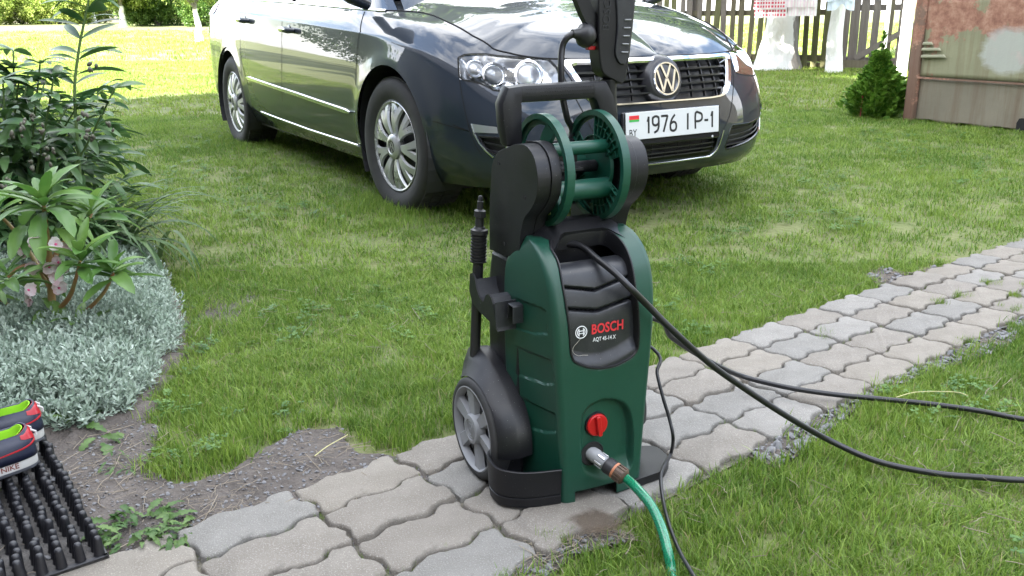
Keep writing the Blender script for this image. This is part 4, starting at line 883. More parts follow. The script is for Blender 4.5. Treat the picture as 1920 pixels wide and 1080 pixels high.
# panel lines measured on the photograph
gapA = uv_poly([(684, 22), (676, 60), (669, 110), (667, 160), (669, 215), (674, 262)])        # front door / wing
gapB = uv_poly([(529, 40), (529, 100), (530, 190)])
gapC = uv_poly([(451, 24), (450, 60), (452, 110), (466, 160)])
bump = uv_poly([(806, 216), (880, 231)])
uA = lambda t: np.interp(t, gapA[::-1, 1], gapA[::-1, 0]); uB = float(gapB[:, 0].mean()); uC = lambda t: np.interp(t, gapC[::-1, 1], gapC[::-1, 0]); tsill = 1.15
uBu = u_of_x(.36)
isdoor_f = free & (CU > uB) & (CU < uA(CT)) & (CT > tsill); isdoor_r = free & (CU > uC(CT)) & (CU < uB) & (CT > tsill)
isbump = free & (CU > uBu) & (CT < np.interp(CU, [uBu, bump[1, 0], UMAX], [3.0, 3.05, 3.3])); 
isbump |= free & (CU > HL[:, 0].min()) & (CT < 8) & (CU > HL[4:8, 0].mean() - .25)
isback = free & (CU < u_of_x(-3.55)) & (CT < 4.5)
rest = free & ~(isdoor_f | isdoor_r | isbump | isback)
body_part('body', rest); body_part('front_bumper', isbump); body_part('rear_bumper', isback)
def one_side(name, mask):
    for V in (SPR, SPL):
        b = MB(); I, J = np.nonzero(mask); used = {}; v = []; f = []
        for i, j in zip(I, J):
            ids = []
            for a in [(i, j), (i + 1, j), (i + 1, j + 1), (i, j + 1)]:
                k = a[0] * nT + a[1]
                if k not in used: used[k] = len(v); v.append(V[k])
                ids.append(used[k])
            f.append(tuple(ids) if V is SPR else tuple(ids[::-1]))
        b.add(v, f); o = b.build(name, M['car_paint'], car, sharp=32, recalc=False); yield o
doors_f = list(one_side('front_door', isdoor_f)); doors_r = list(one_side('rear_door', isdoor_r))
# ---- ribbons and raised strips on the body
def strip(name, P, wd, m, off=.0015, parent=None, th=0.0, both=True, step=.03, taper=False):
    """a band following the body along the polyline P of (u,t)"""
    P = np.array(P, float); Q = resample(P * SC, step) / SC
    for side in ((0, 1) if both else (0,)):
        b = MB()
        C = surf(Q[:, 0], np.clip(Q[:, 1], 0, 8), off); C0 = surf(Q[:, 0], np.clip(Q[:, 1], 0, 8), 0); Tn = np.gradient(C, axis=0); Tn /= np.linalg.norm(Tn, axis=1)[:, None]; Nn = surf(Q[:, 0], np.clip(Q[:, 1], 0, 8), .01) - C0; Nn /= np.linalg.norm(Nn, axis=1)[:, None]; S = np.cross(Tn, Nn)
        w_ = wd / 2 * (np.clip(np.minimum(np.arange(len(C)), np.arange(len(C))[::-1]) / 3 + .4, 0, 1) if taper else np.ones(len(C)))[:, None]
        if th: V = np.stack([C - S * w_, C - S * w_ * .7 + Nn * th, C + S * w_ * .7 + Nn * th, C + S * w_], 1)
        else: V = np.stack([C - S * w_, C + S * w_], 1)
        n_ = V.shape[1]
        if side: V = V * [1, -1, 1]
        b.add(V.reshape(-1, 3), [(i * n_ + k, i * n_ + k + 1, (i + 1) * n_ + k + 1, (i + 1) * n_ + k) for i in range(len(C) - 1) for k in range(n_ - 1)])
        b.build(name, m, parent or car, sharp=40)
for P in (gapA, gapB, gapC): strip('panel_gap', P, .0055, M['seam'])
strip('panel_gap', [(uC(1.2), 1.15), (uA(1.2), 1.15)], .004, M['seam'])
strip('panel_gap', [(uBu, 2.98), (float(bump[1, 0]), 3.05), (HL[0, 0] + .03, 3.1)], .004, M['seam'])
hb = np.array(px2ut(862, 149)); strip('panel_gap', uv_poly([(862, 149), (866, 175), (878, 232), (886, 262), (903, 290)]), .004, M['seam'])
strip('panel_gap', np.vstack([HL, HL[:1]]), .007, M['seam'], .001)
trim = uv_poly([(464, 145), (560, 177.5), (658, 211)]); strip('side_moulding', trim, .026, M['satin'], .002, th=.010, taper=True)
trim2 = uv_poly([(491, 210), (580, 243), (673, 273)]); strip('sill_trim', trim2, .016, M['satin'], .002, th=.005)
# ---- door handles
for px, py, dr in ((543, 56, doors_f), (460, 38, doors_r)):
    u0, t0 = px2ut(px, py); C = surf([u0], [t0])[0]
    for side, d_ in ((0, dr[0]), (1, dr[1])):
        sy = 1 if side == 0 else -1
        b = MB(); b.tube([(C[0] - .095, (C[1] + .004) * sy, C[2] + .004), (C[0] - .07, (C[1] - .028) * sy, C[2] + .004), (C[0] + .06, (C[1] - .032) * sy, C[2] - .002), (C[0] + .085, (C[1] + .002) * sy, C[2] - .004)], [.013, .017, .017, .012], 10); h_ = b.build('handle', M['car_paint'], d_, sharp=50)
        b = MB(); b.tube([(C[0] - .07, (C[1] - .044) * sy, C[2] + .010), (C[0] + .055, (C[1] - .047) * sy, C[2] + .004)], .0045, 8); b.build('handle_trim', M['chrome'], d_, sharp=50)
        b = MB(); b.lathe([(.0, -.004), (.035, -.003), (.042, .003), (.0, .003)], 20, axis='y', o=(C[0] - .01, (C[1] + .002) * sy, C[2] - .01)); b.build('handle_recess', M['gloss_black'], d_, sharp=50)
# ---- wheel wells and underbody
for cx, y in ((.012, -1), (-2.709, -1), (.012, 1), (-2.709, 1)):
    b = MB(); n = 28; r0 = .375
    for i in range(n):
        a0, a1 = math.pi * (i / n * 1.3 - .15), math.pi * ((i + 1) / n * 1.3 - .15); v = [(cx + r0 * math.cos(a), yy * y, .325 + r0 * math.sin(a)) for a in (a0, a1) for yy in (.55, .895)]; b.add(v, [(0, 1, 3, 2)])
    b.add([(cx + r0 * math.cos(a), .56 * y, .325 + r0 * math.sin(a)) for a in np.linspace(-.5, math.pi + .5, 20)], [tuple(range(20))]); b.build('wheel_well', M['blackp'], car, sharp=40)
b = MB(); b.box((-1.36, 0, .25), (1.95, 1.62, .12)); b.box((-1.55, 0, .26), (4.0, 1.1, .13)); b.box((-3.3, 0, .30), (.8, 1.45, .1)); b.box((.5, 0, .31), (.3, .9, .06)); b.build('underbody', M['blackp'], car)
# ---- bonnet
hu = np.concatenate([np.linspace(u_of_x(-.30), UMAX, 94)]); HC = surf(hu, np.full(len(hu), 7.98)); nh = len(hu)
v_ = np.linspace(0, 1, nh); arc = np.concatenate([[0], np.cumsum(np.linalg.norm(np.diff(HC, axis=0), axis=1))]); v_ = arc / arc[-1]
sx = np.interp(v_, [0, .35, .62, .8, 1], [-.08, .22, .48, .66, HC[-1, 0] - .0005]); szx = np.array([(-.4, 1.06), (-.08, 1.012), (.15, .975), (.3, .940), (.5, .880), (.68, .804), (.76, .763), (HC[-1, 0], HC[-1, 2])])
sz = np.interp(sx, szx[:, 0], szx[:, 1]); 
sz = np.convolve(np.pad(sz, 4, 'edge'), np.ones(9) / 9, 'valid'); sz[-1] = HC[-1, 2]
nw = 40; ww = np.linspace(0, 1, nw); V = []
for side in (1, -1):
    for i in range(nh):
        for w_ in ww:
            x = HC[i, 0] + (sx[i] - HC[i, 0]) * w_; y = HC[i, 1] * (1 - w_) * side; f_ = 1 - (1 - w_) ** 2.4; z = HC[i, 2] + (sz[i] - HC[i, 2]) * f_
            # raised crease running from the grille corner to the pillar
            yc = np.interp(x, [-.2, .2, .5, .8], [.60, .56, .50, .43]); dd = abs(y) - yc; z += .009 * math.exp(-(dd / .10) ** 2) * float(sstep(np.array(.80 - x), 0, .25)) * min(1, w_ * 6)
            V.append((x, y, z - .001))
F = []
for s_ in (0, 1):
    o0 = s_ * nh * nw
    for i in range(nh - 1):
        for j in range(nw - 1):
            q = (o0 + i * nw + j, o0 + (i + 1) * nw + j, o0 + (i + 1) * nw + j + 1, o0 + i * nw + j + 1); F.append(q if s_ == 0 else q[::-1])
bon = obj('bonnet', V, F, M['car_paint'], car, 40); bm = bmesh.new(); bm.from_mesh(bon.data); bmesh.ops.remove_doubles(bm, verts=bm.verts, dist=2e-4); bmesh.ops.recalc_face_normals(bm, faces=bm.faces); bm.to_mesh(bon.data); bm.free()
for p_ in bon.data.polygons: pass
for s_ in (1, -1): b = MB(); b.tube(HC[:, :3] * [1, s_, 1] + [0, 0, .0005], .0035, 6); b.build('bonnet_gap', M['seam'], car)
# ---- headlights: reflector bowl, lamps, clear lens
HLc = HL.mean(0)
def grid_patch(P, off, n=26, m=36, shrink=1.0):
    lo, hi = P.min(0), P.max(0); g = np.stack(np.meshgrid(np.linspace(lo[0], hi[0], m), np.linspace(lo[1], hi[1], n), indexing='ij'), -1); c = (g[:-1, :-1] + g[1:, 1:]) / 2; k = inside(c, P)
    pad = np.pad(k, 1); cnt = sum(pad[a:a + m, b_:b_ + n].astype(int) for a in (0, 1) for b_ in (0, 1)); bd = (cnt > 0) & (cnt < 4)
    _, near = poly_dist(g[bd] * SC, P * SC); g[bd] = near / SC
    S = surf(g[..., 0].ravel(), np.clip(g[..., 1].ravel(), 0, 8), off if np.isscalar(off) else off(g.reshape(-1, 2)))
    I, J = np.nonzero(k); return S, [(i * n + j, (i + 1) * n + j, (i + 1) * n + j + 1, i * n + j + 1) for i, j in zip(I, J)]
def bowl(P, depth, rad=.03):
    return lambda g: -depth * sstep(poly_dist(g * SC, P * SC)[0] / rad, 0, 1)
M['reflector'] = mat('headlight_reflector', (.70, .72, .75), .32, metal=1.0, bump=(9, .05, .01))
M['bulbglass'] = mat('projector_glass', (.16, .18, .2), .03, coat=1, metal=.3)
def frame_at(u, t):
    C = surf([u], [t])[0]; N_ = surf([u], [t], .01)[0] - C; N_ /= np.linalg.norm(N_); return C, N_
def disc_M(N_, fwd=(1, 0, 0), mix=.5):
    z = np.array(N_) * (1 - mix) + np.array(fwd) * mix; z /= np.linalg.norm(z); x = np.cross((0, 0, 1), z); x /= np.linalg.norm(x); y = np.cross(z, x); return np.stack([x, y, z], 1), z
for side in (0, 1):
    fl = np.array([1, 1 - 2 * side, 1]); hd = MB(); S, Fh = grid_patch(HL, bowl(HL, .05)); hd.add(S * fl, Fh); hroot = hd.build('headlight', M['reflector'], car, sharp=50, recalc=False)
    def lamp(nm, px, py, r, d_, m_, m2, dep=.03):
        u_, t_ = px2ut(px, py); C, N_ = frame_at(u_, t_); Mm, z = disc_M(N_); a = MB(); base = C - N_ * dep
        a.lathe([(r, -.02), (r * 1.08, .018), (r * .95, .020), (r * .9, .006)], 28, Mm, base); v = np.array(a.v) * fl; a.v = [tuple(p) for p in v]; o1 = a.build(nm + '_bezel', m2, hroot, sharp=40)
        a = MB(); a.lathe([(r * .93, .0), (r * .8, .012), (r * .5, .021), (0.0001, .026)], 28, Mm, base); v = np.array(a.v) * fl; a.v = [tuple(p) for p in v]; a.build(nm, m_, hroot, sharp=60)
    lamp('projector', 924, 134, .047, .03, M['bulbglass'], M['chrome'], .030); lamp('indicator', 886, 124, .036, .03, M['reflector'], M['satin'], .03); lamp('high_beam', 990, 134, .058, .03, M['reflector'], M['chrome'], .036)
    b = MB(); 
    for k in range(7):
        u_, t_ = px2ut(945 + k * 4.2, 128 + k * 2.2); C, N_ = frame_at(u_, t_); b.box((C - N_ * .032) * fl, (.012, .004, .05 - k * .003))
    b.build('light_divider', M['blackp'], hroot)
    rim = MB(); Q = resample(np.vstack([HL, HL[:1]]) * SC, .02) / SC; rim.tube(surf(Q[:, 0], Q[:, 1], -.006) * fl, .006, 6, False); rim.build('headlight_bezel', M['satin'], hroot)
    ln = MB(); S, Fh = grid_patch(HL, lambda g: -.002 + .010 * sstep(poly_dist(g * SC, HL * SC)[0] / .05)); ln.add(S * fl, Fh); ln.build('headlight_lens', M['lens'], hroot, sharp=60, recalc=False)
# ---- grille
gr_root = MB(); S, Fh = grid_patch(GR_OUT, -.045, 30, 70); gr_root.add(S, Fh); grille = gr_root.build('grille', M['blackp'], car, recalc=False)
def band(P, Q, h, m, nm, parent, n=140, lip=.006):
    """frame between two closed outlines"""
    A = resample(np.vstack([P, P[:1]]) * SC, .01) / SC
    sa = np.linspace(0, 1, n); pa = np.concatenate([[0], np.cumsum(np.linalg.norm(np.diff(np.vstack([P, P[:1]]) * SC, axis=0), axis=1))]); pa /= pa[-1]; A = np.stack([np.interp(sa, pa, np.append(P[:, k], P[0, k])) for k in (0, 1)], 1)
    pb = np.concatenate([[0], np.cumsum(np.linalg.norm(np.diff(np.vstack([Q, Q[:1]]) * SC, axis=0), axis=1))]); 
    _, B_ = poly_dist(A * SC, Q * SC); B_ = B_ / SC
    rows = [(A, -.03), (A, h * .4), (A * .8 + B_ * .2, h), (A * .2 + B_ * .8, h), (B_, h * .4), (B_, -.04)]
    V = np.stack([surf(a[:, 0], np.clip(a[:, 1], 0, 8), o_) for a, o_ in rows], 1); k_ = len(rows)
    b = MB(); b.add(V.reshape(-1, 3), [(i * k_ + j, (i + 1) * k_ + j, (i + 1) * k_ + j + 1, i * k_ + j + 1) for i in range(n - 1) for j in range(k_ - 1)]); return b.build(nm, m, parent, sharp=40)
band(GR_OUT, GR_IN, .012, M['chrome'], 'grille_frame', grille)
tl, th = GR_IN[:, 1].min(), GR_IN[:, 1].max(); gl_ = mat('grille_slat_black', (.022, .022, .026), .28)
def halfw(P, t):      # half width (u) of an outline at row t
    best = 0
    for a, c in zip(P, np.roll(P, -1, 0)):
        if (a[1] - t) * (c[1] - t) < 0: f_ = (t - a[1]) / (c[1] - a[1]); best = max(best, abs(a[0] + f_ * (c[0] - a[0]) - UMAX))
    return best
def slat(P, t, zoff, th_, dp, nm, parent, m, edge=None, gapc=0.0):
    hw = halfw(P, t)
    if hw < .05: return
    for s0, s1 in (((-hw, -gapc), (gapc, hw)) if gapc else ((-hw, hw),)):
        uu = np.linspace(UMAX + s0, UMAX + s1, 24); A = surf(uu, np.full(24, t), -.008 + zoff); B_ = surf(uu, np.full(24, t), -dp); V = np.stack([A + [0, 0, th_ / 2], A - [0, 0, th_ / 2], B_ - [0, 0, th_ / 2 + .006], B_ + [0, 0, th_ / 2 - .006]], 1)
        b = MB(); b.add(V.reshape(-1, 3), [(i * 4 + j, (i + 1) * 4 + j, (i + 1) * 4 + (j + 1) % 4, i * 4 + (j + 1) % 4) for i in range(23) for j in range(4)] + [(0, 1, 2, 3), (95, 94, 93, 92)]); b.build(nm, m, parent, sharp=30)
for k in range(1, 5): slat(GR_IN, tl + (th - tl) * k / 5.0 - .05, 0, .007, .03, 'grille_slat', grille, gl_, gapc=.075)
for k in (-5, -4, -3, -2, 2, 3, 4, 5):
    u_ = UMAX + k * .085; b = MB()
    A = surf(np.full(8, u_), np.linspace(tl + .08, th - .05, 8), -.030); B_ = surf(np.full(8, u_), np.linspace(tl + .08, th - .05, 8), -.018)
    b.add(np.concatenate([A - [0, .002, 0], A + [0, .002, 0], B_ - [0, .002, 0], B_ + [0, .002, 0]]), [(16 + i, 17 + i, 25 + i, 24 + i) for i in range(7)] + [(i, i + 1, 17 + i, 16 + i) for i in range(7)] + [(8 + i, 9 + i, 25 + i, 24 + i) for i in range(7)]); b.build('grille_rib', gl_, grille)
# emblem
eu, et = px2ut(1249, 148); C = surf([UMAX], [et])[0]; Nn = surf([UMAX], [et - .0], .01)[0] - C; Nn /= np.linalg.norm(Nn); Mm, z = disc_M(Nn, (1, 0, 0), .35)
b = MB(); b.lathe([(.112, -.05), (.105, -.012), (.088, .006), (.080, .010), (.0001, .010)], 40, Mm, C); b.build('emblem_mount', gl_, grille, sharp=50)
er = .071
def emblem(parent, C, Mm, er, m, z0=.010, th=.006, nm='emblem'):
    b = MB(); q = lambda a, c, d_: tuple(np.array(C) + np.array(Mm) @ np.array([a * er, c * er, d_]))
    a = MB(); n = 48
    for rr0, rr1 in (((.86, 1.0)),):
        V = []; 
        for k in range(n): t = 2 * math.pi * k / n; V += [q(r_ * math.cos(t), r_ * math.sin(t), d_) for r_, d_ in ((rr0, z0), (rr0 + .03, z0 + th), (rr1 - .03, z0 + th), (rr1, z0))]
        b.add(V, [(4 * k + j, 4 * ((k + 1) % n) + j, 4 * ((k + 1) % n) + j + 1, 4 * k + j + 1) for k in range(n) for j in range(3)])
    def bar(p0, p1, w_):
        p0, p1 = np.array(p0), np.array(p1); d_ = p1 - p0; d_ /= np.linalg.norm(d_); s_ = np.array([-d_[1], d_[0]]) * w_ / 2; b.prism([tuple(p0 - s_), tuple(p1 - s_), tuple(p1 + s_), tuple(p0 + s_)], z0, z0 + th * .8, q)
    w_ = .135
    for s_ in (-1, 1):
        bar((s_ * .36, .80), (s_ * .03, .10), w_); bar((s_ * .70, .52), (s_ * .34, -.74), w_); bar((s_ * .03, .0), (s_ * .345, -.76), w_)
    b.prism([(-.13, .12), (.13, .12), (.06, .04), (-.06, .04)], z0, z0 + th * .8, q)
    return b.build(nm, m, parent, sharp=30)
# x axis of the emblem frame must point to the viewer's right (car's left side)
emblem(grille, C, np.stack([Mm[:, 0], Mm[:, 1], Mm[:, 2]], 1), er, M['chrome'])
# ---- lower intake, fog intakes
b = MB(); S, Fh = grid_patch(LOW, -.04, 20, 60); b.add(S, Fh); low = b.build('lower_grille', M['blackp'], car, recalc=False)
lt, lh = LOW[:, 1].min(), LOW[:, 1].max(); gm2 = mat('mesh_black', (.02, .02, .022), .4)
for k in range(1, 5): slat(LOW, lt + (lh - lt) * k / 5, -.004, .005, .03, 'grille_slat', low, gm2)
b = MB()
for k in range(-7, 8):
    u_ = UMAX + k * .075; A = surf(np.full(6, u_), np.linspace(lt + .1, lh - .1, 6), -.02)
    if abs(k) * .075 < halfw(LOW, (lt + lh) / 2): b.tube(A, .0025, 4)
b.build('grille_rib', gm2, low)
hlf = li[1:].copy(); hlf[-1, 0] = UMAX
sp = np.vstack([np.array([px2ut(1368, 176), px2ut(1361, 225), px2ut(1355.5, 244), px2ut(1343, 281), px2ut(1329, 293)]), [[UMAX, hlf[-1, 1] - .12]]]); sp[-1, 1] = sp[-2, 1] - .02
strip('grille_surround', sp[2:], .008, M['satin'], .002, th=.004)
strip('panel_gap', np.array([px2ut(1368, 108), px2ut(1376, 150), px2ut(1374, 178), px2ut(1368, 216), px2ut(1356, 243)]), .004, M['seam'], .001)
for side in (0, 1):
    fl = np.array([1, 1 - 2 * side, 1]); b = MB(); S, Fh = grid_patch(FOGS, -.03, 16, 24); b.add(S * fl, Fh); fg = b.build('fog_intake', M['blackp'], car, recalc=False)
    ft, fh = FOGS[:, 1].min(), FOGS[:, 1].max()
    for k in (1, 2, 3, 4):
        t = ft + (fh - ft) * k / 5; us = [];
        for a, c in zip(FOGS, np.roll(FOGS, -1, 0)):
            if (a[1] - t) * (c[1] - t) < 0: us.append(a[0] + (t - a[1]) / (c[1] - a[1]) * (c[0] - a[0]))
        if len(us) >= 2: b = MB(); q = surf(np.linspace(min(us), max(us), 8), np.full(8, t), -.012) * fl; b.tube(q, .0035, 6); b.build('grille_slat', gm2, fg)
    b = MB(); Q = resample(np.vstack([FOGS, FOGS[:1]]) * SC, .02) / SC; b.tube(surf(Q[:, 0], Q[:, 1], -.004) * fl, .006, 6, False); b.build('intake_bezel', M['gloss_black'], fg)
FS = uv_poly([(885, 232), (932, 238), (934, 250), (890, 248)])
for side in (0, 1):
    fl = np.array([1, 1 - 2 * side, 1]); b = MB(); S, Fh = grid_patch(FS, .004, 6, 10); b.add(S * fl, Fh); b.build('side_lamp', M['reflector'], car, recalc=False, sharp=50)
strip('bumper_trim', uv_poly([(884, 232), (889, 250), (903, 275), (925, 295)]), .007, M['satin'], .002, th=.003)
# ---- number plate
pc = np.array([.918, 0, .452]); pz = surf([UMAX], [3.6])[0]
pl = MB(); pl.box((0, 0, 0), (.018, .545, .142)); plate = pl.build('plate_holder', M['gloss_black'], car, bevel=.006, loc=pc - [0, 0, .012], rot=(0, R(-4), 0))
a = MB(); a.box((.012, 0, .012), (.004, .520, .112)); a.build('number_plate', M['plate_white'], plate, bevel=.0015)
def PM_(y, z, x=.0145): return Matrix(((0, 0, 1, x), (1, 0, 0, y), (0, 1, 0, z), (0, 0, 0, 1)))
# drawn characters of the plate
def glyphs(txt, h, w_, gap, y0, z0, st, parent, m, nm):
    G = {'1': [[(.25, .72), (.55, 1), (.55, 0)]], '9': [[(.95, .72), (.9, .92), (.5, 1), (.1, .92), (.05, .72), (.12, .52), (.5, .44), (.9, .55), (.95, .72), (.93, .35), (.75, .12), (.3, 0)]],
         '7': [[(.02, .98), (.95, .98), (.35, 0)]], '6': [[(.72, 1), (.3, .75), (.08, .45), (.05, .25), (.15, .07), (.5, 0), (.85, .07), (.95, .28), (.85, .48), (.5, .56), (.12, .46)]],
         'I': [[(.5, 0), (.5, 1)]], 'P': [[(.08, 0), (.08, .98), (.62, .98), (.9, .88), (.95, .72), (.9, .56), (.62, .46), (.08, .46)]], '-': [[(.1, .48), (.9, .48)]]}
    y = y0; b = MB()
    for ch in txt:
        if ch == ' ': y += w_ * .85; continue
        cw = w_ * (.5 if ch in '1I' else (.55 if ch == '-' else 1))
        for line in G[ch]:
            L = np.array(line, float); L = L if ch in '1I7-' else catmull(L, 3); L = L * [cw, h - st] + [y, z0 + st / 2]
            P, T_, N_, B_ = frame_path(np.column_stack([L, np.zeros(len(L))])); dd = np.stack([-T_[:, 1], T_[:, 0]], 1)
            for i in range(len(L) - 1):
                e_ = (L[i + 1] - L[i]); e_ = e_ / (np.linalg.norm(e_) + 1e-9) * st * .12; A1, A2 = L[i] - e_, L[i + 1] + e_; s1 = np.array([-e_[1], e_[0]]); s1 = s1 / (np.linalg.norm(s1) + 1e-9) * st / 2
                b.prism([tuple(A1 - s1), tuple(A2 - s1), tuple(A2 + s1), tuple(A1 + s1)], .0140, .0146 + 1e-5 * i, lambda a_, c_, d_: (d_, a_, c_))
        y += cw + gap
    return b.build(nm, m, parent, sharp=None)
glyphs('1976', .076, .037, .0115, -.150, -.026, .0095, plate, M['ink'], 'plate_lettering'); glyphs('I', .076, .03, .01, .070, -.026, .0095, plate, M['ink'], 'plate_lettering'); glyphs('P-1', .076, .044, .011, .118, -.026, .0095, plate, M['ink'], 'plate_lettering')
text_mesh('plate_lettering', 'BY', .040, M['ink'], plate, PM_(-.245, -.028), cond=.9)
b = MB(); b.box((.0145, -.217, .047), (.001, .052, .016)); b.build('plate_flag', M['red'], plate); b = MB(); b.box((.0145, -.217, .0345), (.001, .052, .009)); b.build('plate_flag', M['green'], plate)
b = MB(); b.lathe([(.005, 0), (.005, .002), (.0001, .0025)], 12, axis='x', o=(.010, .225, -.062)); b.build('plate_screw', M['plate_white'], plate)
# ---- greenhouse
bel = np.linspace(u_of_x(-3.75), u_of_x(-.12), 60); BL = surf(bel, np.full(60, 8.0)); 
def lerp_ring(x0, x1, z, yy): return np.array([(x, -y_, z_) for x, y_, z_ in zip(x0, x1, z)])
rx = np.interp(BL[:, 0], [-3.8, -3.2, -.9, -.12], [-3.45, -3.05, -1.15, -.85]); ry = np.interp(BL[:, 0], [-3.8, -3.3, -.9, -.1], [.52, .58, .60, .56]); rz = np.interp(BL[:, 0], [-3.8, -2.6, -1.2, -.1], [1.40, 1.455, 1.46, 1.425])
RF = np.column_stack([rx, -ry, rz])
def ring_patch(name, A, B_, m, k=8, both=True, off=0, bulge=.03):
    b = MB(); ws = np.linspace(0, 1, k)
    for s_ in ((1, -1) if both else (1,)):
        V = np.stack([(A + (B_ - A) * w_ + np.array([0, -bulge * math.sin(math.pi * w_) - off, 0])) * [1, s_, 1] for w_ in ws], 1).reshape(-1, 3); n_ = len(A)
        b.add(V, [(i * k + j, (i + 1) * k + j, (i + 1) * k + j + 1, i * k + j + 1) for i in range(n_ - 1) for j in range(k - 1)])
    return b.build(name, m, car, sharp=40)
ring_patch('side_window', BL + [0, .004, -.01], RF, M['carglass'])
for x0, x1 in ((-.20, -.12), (-1.62, -1.46), (-2.62, -2.50), (-3.75, -3.35)):
    k_ = (BL[:, 0] >= x0 - .03) & (BL[:, 0] <= x1 + .03)
    if k_.sum() > 1: ring_patch('pillar', BL[k_], RF[k_], M['gloss_black'] if x0 > -3 and x0 < -1 else M['car_paint'], off=.004)
strip('window_trim', [(u_of_x(-3.4), 7.95), (u_of_x(-.2), 7.95)], .014, M['chrome'], .002, th=.004)
n = 26; V = []
for i in range(60):
    for y in np.linspace(-1, 1, n): V.append((RF[i, 0], y * abs(RF[i, 1]), RF[i, 2] + .05 * (1 - y * y) ** .8))
obj('roof', V, [(i * n + j, (i + 1) * n + j, (i + 1) * n + j + 1, i * n + j + 1) for i in range(59) for j in range(n - 1)], M['car_paint'], car, 50)
ys_ = np.linspace(-1, 1, 24)
def cross(pa, pb, name, m, bz=.05):
    V = []; kk = 10
    for w_ in np.linspace(0, 1, kk):
        for y in ys_: A_ = np.array([pa[0] + pa[3] * (1 - y * y), y * pa[1], pa[2]]); B_ = np.array([pb[0] + pb[3] * (1 - y * y), y * pb[1], pb[2] + bz * (1 - y * y) ** .8]); V.append(A_ * (1 - w_) + B_ * w_)
    return obj(name, V, [(i * 24 + j, i * 24 + j + 1, (i + 1) * 24 + j + 1, (i + 1) * 24 + j) for i in range(kk - 1) for j in range(23)], m, car, 60)
cross((BL[-1, 0] + .02, abs(BL[-1, 1]) - .02, BL[-1, 2] + .0, .05), (RF[-1, 0], abs(RF[-1, 1]), RF[-1, 2], .03), 'windscreen', M['carglass'])
cross((BL[0, 0], abs(BL[0, 1]), BL[0, 2], -.06), (RF[0, 0], abs(RF[0, 1]), RF[0, 2], -.03), 'rear_window', M['carglass'])
V = []; 
for i, y in enumerate(np.linspace(-.80, .80, 30)):
    xb = -.06 - .2 * (y / .8) ** 2; 
    V += [(xb - .22, y, .985 - .03 * (y / .8) ** 2), (xb, y, 1.005 - .09 * (y / .8) ** 2)]
obj('scuttle', V, [(2 * i, 2 * i + 1, 2 * i + 3, 2 * i + 2) for i in range(29)], M['blackp'], car, 50)
# tail lamp at the rear corner
TLP = np.array([(u_of_x(-3.70), 5.3), (u_of_x(-3.28), 5.6), (u_of_x(-3.22), 6.6), (u_of_x(-3.35), 7.9), (u_of_x(-3.70), 7.9)])
for side in (0, 1):
    fl = np.array([1, 1 - 2 * side, 1]); b = MB(); S, Fh = grid_patch(TLP, .004, 12, 16); b.add(S * fl, Fh); b.build('tail_lamp', mat('tail_lamp_red', (.45, .03, .02), .08, coat=1), car, recalc=False, sharp=50)
# door mirrors
for s_ in (1, -1):
    b = MB(); P_ = []
    pts = [(-.30, .84, .95), (-.29, .93, .985), (-.285, 1.02, 1.05)]; b.tube([(x, -y * s_, z) for x, y, z in pts], [.03, .035, .04], 10)
    o = b.build('door_mirror', M['car_paint'], car, sharp=60)
    bm = bmesh.new(); bmesh.ops.create_cube(bm, size=1); bmesh.ops.subdivide_edges(bm, edges=bm.edges, cuts=4, use_grid_fill=True)
    for v in bm.verts:
        p = v.co.copy() * 2; q = Vector([math.copysign(abs(c_) ** 1.0, c_) for c_ in p]); L = (abs(p.x) ** 3.2 + abs(p.y) ** 3.2 + abs(p.z) ** 3.2) ** (1 / 3.2); p = p / L; v.co = Vector((p.x * (.075 if p.x > 0 else .035), p.y * .125, p.z * .085 * (1 - .15 * (p.y * s_ < 0))))
    me = bpy.data.meshes.new('mirror_housing'); bm.to_mesh(me); bm.free(); me.materials.append(M['car_paint']); me.polygons.foreach_set('use_smooth', [True] * len(me.polygons)); link('mirror_housing', me, o, loc=(-.27, -1.03 * s_, 1.085), rot=(0, 0, -.12 * s_))
